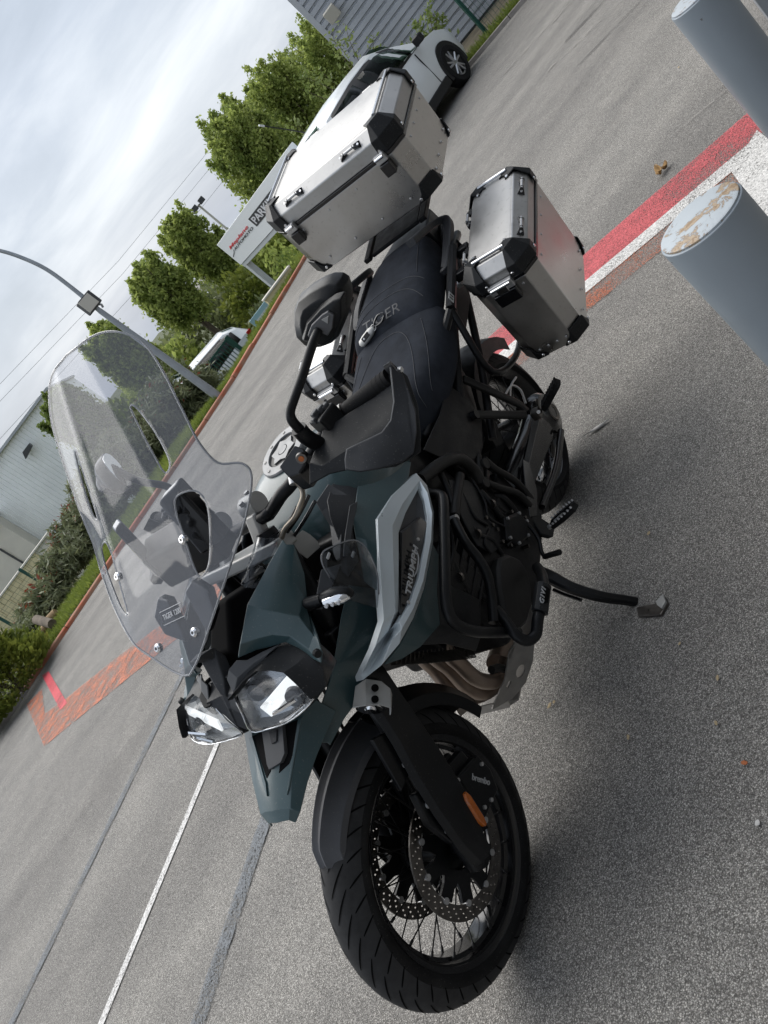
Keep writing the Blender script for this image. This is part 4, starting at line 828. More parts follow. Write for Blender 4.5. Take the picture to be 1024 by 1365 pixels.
l0 = leaf('large curled brown leaf lying by the red band', 882, 232, .105, .040, .9, 'dry_leaf', .9)
leaf('crumpled brown leaf against the larger one by the red band', 889, 224, .05, .03, .2, 'dry_leaf', 1.2)
fe = thing('feather', 'white feather lying on the asphalt beside the rear wheel', 'feather', G(795, 571, .006), .0)
ga, gb = G(776, 583), G(812, 559); dv_ = Vector((gb[0] - ga[0], gb[1] - ga[1], 0)); L2 = dv_.length; fe.rotation_euler = (0, 0, math.atan2(dv_.y, dv_.x))
v = []; f = []
for i in range(13):
    u = i/12; w = .012*math.sin(math.pi*min(1, max(0, (u - .22)/.78))**.8) if u > .22 else .0004; v += [(u*L2 - L2/2, -w, .002), (u*L2 - L2/2, 0, .005), (u*L2 - L2/2, w*.7, .002)]
for i in range(12):
    for j in range(2): f.append((i*3 + j, i*3 + j + 1, i*3 + 4 + j, i*3 + 3 + j))
mo('vane', v, f, 'feather_white', fe, solid=.0006, soff=0); MB().tube([(-L2/2 - .03, 0, .003), (L2/2, 0, .005)], [.0013, .0004], 6).build('quill', 'feather_white', fe)
for (px, py, ln, wd, rz, m, lab) in [(733, 941, .020, .013, .3, 'pale_leaf', 'pale leaf scrap between the skid plate and front wheel'), (739, 936, .012, .010, 1.3, 'pale_leaf', 'smallest pale scrap beside the skid plate'), (838, 983, .016, .009, 1.0, 'pale_leaf', 'ochre leaf scrap right of the front wheel'), (993, 1017, .016, .011, 2.0, 'rust_leaf', 'rust red leaf scrap near the right edge'),
    (1010, 1097, .013, .011, .2, 'feather_white', 'white paper scrap near the lower right edge'), (906, 858, .010, .007, .2, 'pale_leaf', 'tan scrap below the side stand foot'), (865, 711, .014, .010, .2, 'pale_leaf', 'orange tan scrap right of the footpeg'), (955, 964, .014, .008, 1.2, 'pale_leaf', 'cream scrap left of the rust red leaf'), (957, 904, .016, .008, .8, 'pale_leaf', 'thin cream scrap below the side stand'), (905, 90, .02, .012, .8, 'pale_leaf', 'pale leaf on the asphalt left of the second bollard')]:
    leaf(lab, px, py, ln, wd, rz, m, .25, 'leaf_scrap', 'scrap', 'scraps scattered on the asphalt')
# ================================================================== MOTORCYCLE
bk = thing('motorcycle', 'dark teal and silver adventure motorcycle leaning on its side stand', 'motorcycle', mtx=BIKE)
WB, FR, RR = 1.522, .324, .318
def steered(o): o.matrix_local = STM; return o
FA = Vector((WB, 0, FR))
def tyre(name, c, r, w, crown, m, par, seg=96, groove=True, steer_=False, rim_r=.235):
    """round tyre section with real grooves cut across the tread"""
    prof = []
    for k in range(-10, 11):
        a = k/10; y = w*math.sin(a*1.25)/math.sin(1.25); rr = r - crown*(1 - math.cos(a*1.25))/(1 - math.cos(1.25)); prof.append((rr, y))
    prof = [(rim_r, -w*.72), (rim_r + .018, -w*.86), ((r - crown + rim_r)/2 + .01, -w*.985)] + prof + [((r - crown + rim_r)/2 + .01, w*.985), (rim_r + .018, w*.86), (rim_r, w*.72)]
    v, f = lathe_vf(prof, seg, c); q = MB(); q.add(v, f); n = len(prof); q.m = 0
    mi = []
    for i in range(seg):
        for j in range(n - 1): mi.append(1 if 4 <= j <= n - 6 else 0)
    q.mi = mi
    o = q.build(name, ['rubber', m], par, angle=60)
    return o, prof
def tread_blocks(par, c, r, w, crown, n=44, pairs=((.10, .52, 1.3), (.60, .94, .6))):
    """thin dark sipes sunk into the tread, laid out in slanted pairs"""
    q = MB()
    def P(a, u, rise):
        y = w*math.sin(u*1.25)/math.sin(1.25); rr = r - crown*(1 - math.cos(u*1.25))/(1 - math.cos(1.25)) + rise; return Vector(c) + Vector((rr*math.cos(a), y, rr*math.sin(a)))
    da = 2*math.pi/n
    for i in range(n):
        for s in (-1, 1):
            for k, (u0, u1, sl) in enumerate(pairs):
                a0 = da*(i + (.5 if s > 0 else 0) + .3*k); th = .0030/r*(1.3 if k == 0 else 1.0); st = 8; top = []; bot = []
                for j in range(st + 1):
                    u = u0 + (u1 - u0)*j/st; a = a0 + sl*da*j/st; wd = th*math.sin(math.pi*(j + .6)/(st + 1.2))**.5; top.append((a - wd, u*s)); bot.append((a + wd, u*s))
                v = [P(a, u, .0011) for a, u in top + bot[::-1]]; q.add(v, [(j, j + 1, 2*st - j, 2*st + 1 - j) for j in range(st)])
    o = q.build('tread_groove', 'gloss_black', par, smooth=False); o.data.materials[0] = M['groove']; o['kind'] = 'stuff'; return o
mat('groove', (.003, .003, .003), .9, spec=.1)
# ---- front wheel
fw = MB(); fw.cyl(FA + Vector((0, -.062, 0)), FA + Vector((0, .062, 0)), .030, 24); fw.cyl(FA + Vector((0, .045, 0)), FA + Vector((0, .062, 0)), .052, 28); fw.cyl(FA + Vector((0, -.062, 0)), FA + Vector((0, -.045, 0)), .052, 28); fw.cyl(FA + Vector((0, -.12, 0)), FA + Vector((0, .12, 0)), .013, 16)
fwo = steered(fw.build('front_wheel', 'satin_black', bk, angle=40, bevel=.002))
ty, _ = tyre('tyre', FA, FR + .005, .061, .059, 'tread_rubber', fwo); tread_blocks(fwo, FA, FR + .005, .061, .059, 40)
v, f = lathe_vf([(.247, -.050), (.253, -.054), (.253, -.046), (.238, -.040), (.229, -.022), (.226, 0), (.229, .022), (.238, .040), (.253, .046), (.253, .054), (.247, .050), (.240, .047), (.232, .030), (.2225, .026), (.2195, 0), (.2225, -.026), (.232, -.030), (.240, -.047), (.247, -.050)], 96, FA)
rim = MB().add(v, f).build('rim', 'gloss_black', fwo, angle=40)
sq = None
def spoke_set(par, c, r_rim, hub_r, hub_y, n=40, rim_y=.034):
    base = None
    for i in range(n):
        s = 1 if i % 2 else -1; a = 2*math.pi*i/n; off = .42*(1 if (i//2) % 2 else -1)
        p0 = Vector((math.cos(a + off)*hub_r, s*hub_y, math.sin(a + off)*hub_r)); p1 = Vector((math.cos(a)*r_rim, s*rim_y, math.sin(a)*r_rim))
        d = p1 - p0; L_ = d.length
        if base is None or True:
            key = (round(L_, 4)); 
        if sp_cache.get(key) is None: sp_cache[key] = MB().tube([(0, 0, 0), (0, 0, L_*.93), (0, 0, L_*.935), (0, 0, L_)], [.0017, .0017, .0034, .0034], 8).build('spoke', 'spoke_black', par, angle=60); o = sp_cache[key]
        else: o = sp_cache[key].copy(); C.objects.link(o); o.parent = par
        o.matrix_local = Matrix.Translation(Vector(c) + p0) @ d.to_track_quat('Z', 'Y').to_matrix().to_4x4()
sp_cache = {}
spoke_set(fwo, FA, .226, .044, .050)
def disc(par, c, y, r=.1525, ri=.118, thick=.0048, m='disc_steel', holes=True, carrier=True):
    hs = [circ(0, 0, ri, 64)]
    if holes:
        for i in range(36):
            a = 2*math.pi*i/36
            for rr, da in ((.145, 0), (.136, .055), (.127, .11)): hs.append(circ(rr*math.cos(a + da)*r/.1525, rr*math.sin(a + da)*r/.1525, .0026, 8))
    mt_ = Matrix.Translation(Vector(c) + Vector((0, y, 0))) @ Matrix.Rotation(math.pi/2, 4, 'X')
    v, f = plate2d(circ(0, 0, r, 96), hs, thick, mt_); o = MB().add(v, f).build('brake_disc', m, par, smooth=False)
    if carrier:
        q = MB(); arm = [circ(0, 0, .048, 24)]
        out = []
        for i in range(10):
            a = 2*math.pi*i/10
            for da, rr in ((-.16, ri - .002), (.16, ri - .002), (.20, .088), (.314, .074), (.428, .088)): out.append((rr*math.cos(a + da), rr*math.sin(a + da)))
        v, f = plate2d(out, arm, .007, mt_); q.add(v, f)
        q.build('carrier', 'satin_black', o, smooth=False); bt = MB()
        for i in range(10):
            a = 2*math.pi*i/10; p = Vector(c) + Vector((ri*math.cos(a), y, -ri*math.sin(a))); bt.cyl(p + Vector((0, -.006, 0)), p + Vector((0, .006, 0)), .0075, 14)
        bt.build('button', 'steel', o, angle=40)['kind'] = 'stuff'
    return o
disc(fwo, FA, .072); disc(fwo, FA, -.072)
# wheel bolts, valve
MB().tube([FA + Vector((.21*math.cos(-1.2), .03, .21*math.sin(-1.2))), FA + Vector((.18*math.cos(-1.2), .045, .18*math.sin(-1.2)))], .0045, 8).build('valve', 'satin_black', fwo)
# ---- rear wheel
RA = Vector((0, 0, RR)); rw = MB(); rw.cyl(RA + Vector((0, -.08, 0)), RA + Vector((0, .07, 0)), .05, 28); rwo = rw.build('rear_wheel', 'satin_black', bk, angle=40)
tyre('tyre', RA, RR, .086, .078, 'tread_rubber', rwo, rim_r=.218); tread_blocks(rwo, RA, RR, .086, .078, 36)
v, f = lathe_vf([(.226, -.068), (.228, -.072), (.228, -.060), (.212, -.052), (.202, -.02), (.200, 0), (.202, .02), (.212, .052), (.228, .060), (.228, .072), (.226, .068), (.215, .062), (.196, .03), (.193, 0), (.196, -.03), (.215, -.062), (.226, -.068)], 80, RA)
MB().add(v, f).build('rim', 'gloss_black', rwo, angle=40); sp_cache = {}; spoke_set(rwo, RA, .20, .06, .055, 40, .045)
disc(rwo, RA, -.085, .141, .108, .005, holes=True)

# ---- fork
def SP(x, y, z): return STM @ Vector((x, y, z))
def along(d, y, fw_=0.0):       # point on the fork leg, d metres up from the axle; fw_ forward offset
    return FA + Vector((0, y, 0)) + AXD*d + Vector((math.cos(R_(23.1)), 0, math.sin(R_(23.1))))*fw_
for s in (1, -1):
    fk = MB(); y = .117*s; rings = []
    for d, w, t_, f0 in ((-.035, .018, .024, .022), (-.01, .032, .030, .008), (.06, .034, .031, .008), (.16, .035, .032, .004), (.30, .034, .032, .0), (.42, .033, .031, 0), (.50, .030, .030, -.006), (.515, .024, .024, -.006)):
        cc = along(d, y, f0); ux = Vector((math.cos(R_(23.1)), 0, math.sin(R_(23.1)))); rings.append([cc + ux*(w*math.cos(a)) + Vector((0, t_*math.sin(a), 0)) for a in [2*math.pi*k/18 for k in range(18)]])
    fk.loft(rings); leg = steered(fk.build('fork_leg', 'satin_black', bk, angle=50))
    # axle clamp foot
    q = MB(); q.prism([along(-.04, y - .018*1, .035), along(-.055, y - .018, .0), along(-.03, y - .018, -.035), along(.06, y - .018, -.04), along(.09, y - .018, .03)], (0, .036, 0)); q.build('axle_clamp', 'satin_black', leg, bevel=.006)
    cc = along(0, y, 0); MB().cyl(cc + Vector((0, -.02, 0)), cc + Vector((0, .026*s, 0)), .013, 20).build('axle_end', 'steel', leg, angle=40)
    for dd in (.02, .045): cc = along(-.02 + dd, y + s*.016, -.022); MB().cyl(cc, cc + Vector((0, s*.008, 0)), .006, 10).build('bolt', 'steel', leg)
    MB().tube([along(.50, y, -.006), along(.835, y, -.006)], .0235, 20).build('fork_tube', 'cover_grey' if 0 else 'satin_black', leg, angle=50)
    # fork guard: long tapering plate proud of the leg's outside face
    ux = Vector((math.cos(R_(23.1)), 0, math.sin(R_(23.1)))); gp = []
    for d, a0, a1 in ((-.02, -.016, .026), (.04, -.026, .040), (.14, -.044, .046), (.24, -.044, .044), (.32, -.040, .036), (.46, -.036, .034), (.53, -.020, .020)): gp.append([along(d, s*.150, a0), along(d, s*.156, (a0 + a1)/2), along(d, s*.150, a1), along(d, s*.135, a1 + .012)])
    patch('fork_guard', gp, 'satin_black', leg, .004, bevel=.003)
    # mudguard stay tabs with two bolts
    q = MB().prism([along(.34, s*.118, .01), along(.25, s*.118, .02), along(.23, s*.112, .085), (along(.36, s*.112, .075))], (0, s*.012, 0)); st_ = q.build('mudguard_stay', 'satin_black', leg, bevel=.003)
    for dd, ff in ((.298, .028), (.268, .044)): cc = along(dd, s*.130, ff); MB().cyl(cc, cc + Vector((0, s*.007, 0)), .008, 14).build('bolt', 'steel', leg, angle=40)
    # caliper
    q = MB(); 
    for d0, d1, a0, a1, y0, y1 in ((.015, .135, -.170, -.07, .096, .128), (.0, .17, -.150, -.035, .088, .112), (.01, .165, -.155, -.04, .050, .066), (.03, .14, -.160, -.06, .055, .125)):
        q.prism([along(d0, s*y0, a1), along(d0 + .01, s*y0, a0 + .015), along((d0 + d1)/2, s*y0, a0), along(d1 - .01, s*y0, a0 + .012), along(d1, s*y0, a1)], (0, s*(y1 - y0), 0))
    cal = q.build('brake_caliper', 'satin_black', leg, bevel=.005)
    for dd, aa in ((.08, -.042), (.19, -.045)): cc = along(dd, s*.128, aa); MB().cyl(cc, cc + Vector((0, s*.006, 0)), .008, 12).build('bolt', 'steel', leg, angle=40)
    for dd, aa in ((.035, -.085), (.03, -.115), (.135, -.06), (.105, -.150)): cc = along(dd, s*.127, aa); MB().cyl(cc, cc + Vector((0, s*.006, 0)), .0065, 12).build('bolt', 'steel', cal, angle=40) if 0 else MB().cyl(cc, cc + Vector((0, s*.006, 0)), .005, 12).build('bolt', 'steel', leg, angle=40)
    lg2 = MB().prism([along(.19, s*.108, .03), along(.205, s*.108, .066), along(.13, s*.108, .076), along(.055, s*.108, .05), along(.05, s*.108, .02)], (0, s*.022, 0)).build('wheel_speed_guard', 'satin_black', leg, bevel=.005)
    for dd, aa in ((.165, .052), (.09, .046)): cc = along(dd, s*.131, aa); MB().cyl(cc, cc + Vector((0, s*.006, 0)), .008, 12).build('bolt', 'steel', leg, angle=40)
    if s > 0:
        mtx = frame(along(.192, .1292, -.052), along(.092, .1292, -.062), along(.19, .1292, -.2)); 
        o_, xp, up = along(.103, .1295, -.098), along(.046, .1295, -.142), along(.15, .1295, -.13)
        text('lettering', 'brembo', frame(o_, xp, up), .062, .0150, 'letter_grey', leg, ext=.001, bold=.01)
    # amber reflector on the guard
    q = MB(); rg = []
    for d in np.linspace(.028, .120, 7): 
        k = .013*min(1, math.sin(math.pi*(d - .021)/.106)*2.2); rg.append([along(d, s*.150, -.034 + k), along(d, s*.160, -.034 + k*.6), along(d, s*.160, -.034 - k*.6), along(d, s*.150, -.034 - k)])
    q.loft(rg).build('reflector', 'amber', leg, bevel=.002)
for k_, (m_, u0) in enumerate((('letter_white', 0), ('gloss_black', .009), ('red_sticker', .018))):
    MB().prism([along(.300 + d, .1522, -.030 + u0 + f_) for d, f_ in ((0, 0), (.022, 0), (.022, .008), (0, .008))], (0, .001, 0)).build('sticker', m_, [o for o in bk.children if o.name.startswith('fork_leg')][0], smooth=False)
# brake hoses at the wheel
for s in (1, -1):
    steered(tubeo('brake_hose', [along(.2, .10*s, -.08), along(.30, .11*s, -.05), along(.42, .095*s, -.05), along(.62, .07*s, -.045), along(.80, .05*s, .02)], .0045, 'gloss_black', bk, 8))
# ---- front mudguard (turns with the fork): front blade and rear tail
def mg(a0, a1, r0, wid, lip, n=14, taper=(1, 1)):
    rows = []
    for i in range(n + 1):
        u = i/n; a = a0 + (a1 - a0)*u; w = wid*(taper[0]*(1 - u) + taper[1]*u); rr = r0(u) if callable(r0) else r0
        er = Vector((math.cos(a), 0, math.sin(a))); row = []
        for yy, dr in ((-1, -lip), (-.97, -.010), (-.60, .004), (-.30, .020), (-.16, .015), (0, .012), (.16, .015), (.30, .020), (.60, .004), (.97, -.010), (1, -lip)):
            row.append(FA + er*(rr + dr) + Vector((0, w*yy, 0)))
        rows.append(row)
    return rows
mgr = lambda u: .352 + .012*(1 - u)
o = steered(patch('front_mudguard', mg(R_(60), R_(114), lambda u: .330 + .014*u - .018*max(0, .12 - u)/.12, .066, .026, 18, (.56, 1.12)), 'mud_grey', bk, .004, bevel=.002, angle=25))
o2 = patch('mudguard_tail', mg(R_(114.5), R_(180), lambda u: .346 + .026*u, .072, .04, 14, (1.0, .72)), 'satin_black', o, .004, bevel=.002, angle=25)
# ---- beak
def sym(name, rows, m, thick=.004, parent=None, par_mir=True, **kw):
    """left half rows + mirrored right half as one skin; the last column lies on the centre line"""
    full = [r + [mir(p) for p in r[-2::-1]] for r in rows]
    return patch(name, full, m, parent or bk, thick, **kw)
def both(fn):
    fn(lambda p: Vector(p), 1); fn(lambda p: mir(p), -1)
V = Vector
# stations from the tip backwards: outer lower edge, outer upper shoulder, inner ridge, centre
bk_rows = []
tip = b(374, 1094, 0)
beak = [  # (x, z centre, half width top, z top edge, half width low, z low)
    (1.664, .775, .030, .773, .036, .760), (1.650, .797, .046, .790, .056, .772), (1.60, .833, .060, .820, .075, .790), (1.55, .862, .074, .845, .092, .800), (1.50, .890, .088, .868, .108, .805), (1.46, .905, .098, .885, .120, .806)]
outer = sym('beak', [[V((x, wl, zl)), V((x, w*1.06, zt - .006)), V((x, w, zt)), V((x + .002, w*.45, zc)), V((x + .003, 0, zc))] for x, zc, w, zt, wl, zl in beak], 'teal', .004, bevel=.002, angle=18)
bpy.context.view_layer.update()
from mathutils.bvhtree import BVHTree
bvb = BVHTree.FromObject(outer, bpy.context.evaluated_depsgraph_get())
def on_beak(px, py, lift=.0):
    d = V(BM.T @ ray(px, py)).normalized(); h = bvb.ray_cast(V(_co), d); return (h[0] - d*lift) if h[0] is not None else b(px, py, 0)
def slab(name, px_, m, h, par):
    P = [on_beak(*k) for k in px_]; n_ = V((.5, 0, .86)); return MB().loft([[p - n_*.003 for p in P], [p + n_*h for p in P]]).build(name, m, par, bevel=.0012)
for k in (((381, 966), (399, 958), (394, 998), (386, 1018), (372, 1031)), ((338, 981), (353, 973), (362, 1027), (356, 1038), (348, 1014))): slab('slot', k, 'groove2', .0015, outer)
slab('centre_insert', ((353, 972), (381, 964), (384, 1004), (379, 1016), (363, 1026), (360, 1018)), 'pale_plastic', .009, outer)
slab('insert_recess', ((363, 976), (374, 972), (374, 988), (367, 992)), 'grey_plastic', .0102, outer)
for k in (((399, 958), (404, 957), (388, 1048), (384, 1060)), ((333, 983), (338, 981), (356, 1044), (358, 1062))): slab('crease', k, 'teal', .004, outer)
# beak side arms, running back beside the radiator
def beak_arm(T, s):
    rows = [[(420, 990, .075), (437, 990, .095), (440, 994, .096)], [(426, 945, .098), (456, 946, .114), (459, 958, .112)], [(440, 905, .135), (470, 910, .140), (476, 935, .130)], [(448, 865, .150), (484, 868, .165), (490, 898, .155)], [(455, 820, .160), (494, 822, .184), (503, 850, .180)], [(465, 780, .165), (500, 785, .195), (509, 800, .196)]]
    patch('beak_arm', [[T(b(*k)) for k in r] for r in rows], 'teal', outer, .004, bevel=.002)
both(beak_arm)
# ---- nose: headlight
def HL(T, s):
    hs = [(313, 929, .037), (332, 905, .070), (349, 890, .102), (370, 889, .142), (387, 892, .176), (410, 913, .198), (421, 926, .206), (407, 946, .180), (383, 964, .125), (356, 973, .060), (334, 976, .013), (323, 955, .024)]
    P = [b(*k) for k in hs]; nrm = V((.93, .12, .33)); inn = [p - nrm*.035 for p in P]
    cen = sum(P, V((0, 0, 0)))/len(P)
    hsg = MB(); hsg.loft([[T(cen + (p - cen)*1.0 - nrm*.004) for p in P], [T(cen + (p - cen)*1.05 - nrm*.008) for p in P], [T(cen + (p - cen)*1.12 - nrm*.03) for p in P], [T(cen + (p - cen)*.98 - nrm*.11) for p in P]], caps=False); hs_o = hsg.build('headlight', 'gloss_black', bk, angle=30, bevel=.003)
    # reflector bowl, bright ring light, projector and lens
    inner = MB(); inner.loft([[T(cen + (p - cen)*.97 - nrm*.006) for p in P], [T(cen + (p - cen)*.80 - nrm*.024) for p in P]], caps=False); f0 = len(inner.f)
    inner.add([T(cen + (p - cen)*.80 - nrm*.024) for p in P], [tuple(range(len(P)))]); inner.build('reflector_bowl', 'bowl', hs_o, angle=30)
    k = MB()   # daytime light bar across the lamp
    a0, a1 = b(354, 950, .075), b(397, 897, .185); w = (a1 - a0).cross(nrm).normalized()*.030; k.prism([T(a0 - w*.5 - nrm*.006), T(a1 - w*.4 - nrm*.006), T(a1 + w*.4 - nrm*.006), T(a0 + w*.5 - nrm*.006)], T(nrm*.006) if s > 0 else V((nrm.x*.006, -nrm.y*.006, nrm.z*.006))); k.build('light_bar', 'drl', hs_o, bevel=.002)
    for cx_, cy_, yy, r in ((338, 928, .075, .022), (388, 936, .155, .022)):
        c_ = b(cx_, cy_, yy) - nrm*.022; e_ = c_ + nrm*.012; MB().tube([T(c_), T(e_)], [r, r*.85], 20).build('projector', 'lamp_dark', hs_o, angle=40)
    tr = MB(); ring = [cen + (p - cen)*.985 - nrm*.001 for p in P]; tr.tube([T(p) for p in spline(ring, 3, True)], .0016, 6, closed=True); tr.build('lens_rim', 'reflector', hs_o, angle=60)
    for (u0, u1) in (((372, 966), (404, 944)), ((362, 955), (392, 936))):   # facets of the lower reflector
        c0, c1 = b(*u0, .11) - nrm*.008, b(*u1, .175) - nrm*.008; MB().tube([T(c0), T(c1)], .004, 5).build('facet', 'reflector', hs_o)
    rows = []
    for i in range(len(P)): rows.append([T(P[i]), T(cen + (P[i] - cen)*.6 + nrm*.010), T(cen + (P[i] - cen)*.05 + nrm*.014)])
    rows.append(rows[0]); patch('lens', rows, 'lens_clear', hs_o, .0015, angle=60)
    # dark shell round the top of the lamp
    sh = [(313, 926, .036), (336, 886, .080), (360, 868, .115), (385, 853, .150), (412, 870, .195), (431, 894, .222), (433, 915, .224), (423, 927, .210)]
    P2 = [b(*k_) for k_ in sh]; P1 = [P[0], P[1], P[2], P[3], P[4], P[5], P[6], P[6]]
    patch('headlight_shell', [[T(P1[i] - nrm*.004), T(P1[i] + nrm*.016 + V((0, 0, .006))), T((P1[i]*.5 + P2[i]*.5) + nrm*.010), T(P2[i])] for i in range(len(P2))], 'black_plastic', hs_o, .004, bevel=.002)
    c_ = b(371, 873, .125); MB().tube([T(c_), T(c_ + V((.012, .004, -.012)))], [.011, .009], 14).build('adjuster_knob', 'gloss_black', hs_o, angle=40)
mat('drl', (.80, .82, .82), .12, emit=(1, 1, .98, .22)); mat('bowl', (.42, .43, .44), .2, metal=.85); mat('lamp_dark', (.03, .03, .032), .15, coat=.5)
both(HL)
# centre nose cap between the lamps and below the screen
nose = [[(303, 902, .030), (290, 905, 0)], [(316, 893, .040), (302, 908, .012)], [(312, 925, .045), (304, 925, .012)], [(322, 950, .022), (308, 944, .003)], [(334, 974, .010), (318, 968, 0)]]
sym('nose_cap', [[b(*r[0]), b(*r[1]), V((b(*r[1]).x + .002, 0, b(*r[1]).z + .002))] for r in nose], 'grey_plastic', .004, bevel=.003)
# grey brow over each lamp
def brow(T, s):
    rows = [[(303, 905, .032), (316, 880, .060)], [(312, 926, .040), (330, 880, .080)], [(331, 900, .072), (352, 868, .108)], [(350, 884, .102), (375, 858, .140)]]
    patch('brow', [[T(b(*r[0])), T((b(*r[0]) + b(*r[1]))/2 + V((.004, 0, .006))), T(b(*r[1]))] for r in rows], 'pale_plastic', bk, .004, bevel=.002)
both(brow)
# ---- side fairing of the nose (teal)
def fairing(T, s):
    A = [[(377, 719, .150), (356, 757, .138), (330, 806, .115), (320, 858, .085), (317, 877, .070)],
         [(382, 726, .156), (366, 765, .156), (349, 812, .140), (343, 850, .115), (342, 866, .092)],
         [(392, 726, .165), (388, 772, .172), (372, 815, .165), (364, 845, .148), (362, 861, .120)],
         [(405, 764, .172), (404, 795, .178), (398, 822, .188), (388, 848, .178), (381, 855, .150)],
         [(409, 806, .176), (414, 830, .184), (420, 850, .214), (412, 866, .202), (400, 864, .178)],
         [(418, 835, .208), (424, 850, .222), (430, 870, .230), (429, 884, .222), (418, 878, .205)]]
    o = patch('nose_fairing', [[T(b(*k)) for k in r] for r in A], 'teal', bk, .005, bevel=.003, angle=24)
    c_ = b(422, 870, .222); MB().tube([T(c_), T(c_ + V((.006, .007, 0)))], [.0085, .0075], 14).build('bolt', 'satin_black', o, angle=40)
    P = [b(377, 719, .150), b(384, 718, .125), b(400, 760, .130), b(412, 800, .135)]
both(fairing)
# inner structure behind the nose so that one does not see through it
MB().loft([[V((1.44, y, z)) for y, z in ((-.13, .86), (.13, .86), (.035, 1.04), (-.035, 1.04))], [V((1.34, y, z)) for y, z in ((-.14, .84), (.14, .84), (.03, 1.09), (-.03, 1.09))], [V((1.20, y, z)) for y, z in ((-.12, .86), (.12, .86), (.03, 1.02), (-.03, 1.02))]]).build('cowl_stay', 'groove2', bk, bevel=.01)
# ---- windscreen with two vents on each side
def screen_outline():
    half = [(1.084, .006), (1.10, .045), (1.13, .098), (1.155, .140), (1.19, .195), (1.225, .245), (1.262, .276), (1.288, .268), (1.316, .232), (1.36, .217), (1.40, .213), (1.44, .208), (1.48, .203), (1.53, .190), (1.564, .165), (1.594, .124), (1.611, .072), (1.617, .0)]
    r = spline([V((y, z, 0)) for z, y in half], 5); return [(p.x, p.y) for p in r] + [(-p.x, p.y) for p in r[-2:0:-1]]
def sst(a, c, v): t = min(1, max(0, (v - a)/(c - a))); return t*t*(3 - 2*t)
def sx_(y, z):
    fl = .0025*math.exp(-((abs(y) - (.048 + (1.60 - z)*.20))/.018)**2)*sst(1.15, 1.24, z); wing = .022*max(0, (abs(y) - .15)/.1)**1.6*(1 - sst(1.28, 1.40, z))
    return 1.476 - .89*(z - 1.13) + .15*max(0, z - 1.30) - .30*max(0, abs(y) - max(.02, .048 + (1.60 - z)*.20)) - .12*y*y + fl - wing
def spix(px, py):         # a pixel on the screen's surface -> (y, z), found by bisection along its ray
    d = BM.T @ ray(px, py); lo, hi = 1.0, 2.6
    f = lambda t: (_co + d*t)[0] - sx_((_co + d*t)[1], (_co + d*t)[2])
    ts = np.linspace(lo, hi, 900); vs_ = [f(t) for t in ts]
    for i in range(899):
        if vs_[i]*vs_[i + 1] <= 0:
            q = _co + d*ts[i]; return (q[1], q[2])
    q = _co + d*1.6; return (q[1], q[2])
def smooth_loop(L_, k=5):
    r = spline([V((a, c, 0)) for a, c in L_], k, True); return [(p.x, p.y) for p in r]
k3 = lambda x, y: (50 + x/3.103, 440 + y/3.103)
slot = smooth_loop([spix(*k3(*q)) for q in ((384, 318), (402, 316), (440, 360), (500, 445), (545, 540), (540, 585), (515, 580), (455, 470), (400, 360))])
oval = smooth_loop([spix(*k3(*q)) for q in ((570, 700), (610, 672), (660, 668), (700, 720), (712, 830), (712, 950), (690, 1012), (665, 1016), (640, 960), (600, 840), (575, 760))])
holes = [slot, oval] + [[(-a, c) for a, c in h] for h in (slot, oval)]
out = screen_outline(); hp = [(y, z) for y, z in out if y >= -1e-6][:86]; hz = [z for y, z in hp]; hy = [max(.002, y) for y, z in hp]
NU, NV = 64, 132; zz = [1.084 + (1.6166 - 1.084)*(k/NV) for k in range(NV + 1)]; zz = [z for z in zz]
wz = np.interp(zz, hz, hy); pts = [[(wz[k]*(2*i/NU - 1), zz[k]) for i in range(NU + 1)] for k in range(NV + 1)]
def inside(p, L_):
    c = False; x, y = p; n_ = len(L_)
    for i in range(n_):
        (x1, y1), (x2, y2) = L_[i], L_[(i + 1) % n_]
        if (y1 > y) != (y2 > y) and x < (x2 - x1)*(y - y1)/(y2 - y1) + x1: c = not c
    return c
vl = [p for r in pts for p in r]; fl_ = []; cut = {}
for k in range(NV):
    for i in range(NU):
        q = (k*(NU + 1) + i, k*(NU + 1) + i + 1, (k + 1)*(NU + 1) + i + 1, (k + 1)*(NU + 1) + i); c = (sum(vl[a][0] for a in q)/4, sum(vl[a][1] for a in q)/4); h = next((n_ for n_, L_ in enumerate(holes) if inside(c, L_)), None)
        if h is None: fl_.append(q)
        else:
            for a in q: cut[a] = h
used = {a for q in fl_ for a in q}
for a, h in cut.items():
    if a in used:
        p = V((*vl[a], 0)); best = None; L_ = holes[h]
        for i in range(len(L_)):
            p0, p1 = V((*L_[i], 0)), V((*L_[(i + 1) % len(L_)], 0)); d = p1 - p0; t_ = max(0, min(1, (p - p0).dot(d)/max(1e-12, d.dot(d)))); q = p0 + d*t_; ds = (p - q).length
            if best is None or ds < best[0]: best = (ds, q)
        vl[a] = (best[1].x, best[1].y)
idx = {a: n_ for n_, a in enumerate(sorted(used))}
ws = mo('windscreen', [V((sx_(*vl[a]), vl[a][0], vl[a][1])) for a in sorted(used)], [tuple(idx[a] for a in q) for q in fl_], 'screen_clear', bk, solid=.004, soff=0, angle=180)
for lp, nm in ((out, 'edge'),): pass
def edge_loop(lp, r, m): 
    o = MB().tube([V((sx_(y, z), y, z)) for y, z in lp], r, 6, closed=True).build('screen_edge', m, ws, angle=180); return o
mat('screen_edge', (.34, .35, .37), .15, coat=.5, trans=.5)
edge_loop(out, .0023, 'screen_edge')
for h in holes: edge_loop(h, .0018, 'screen_edge')
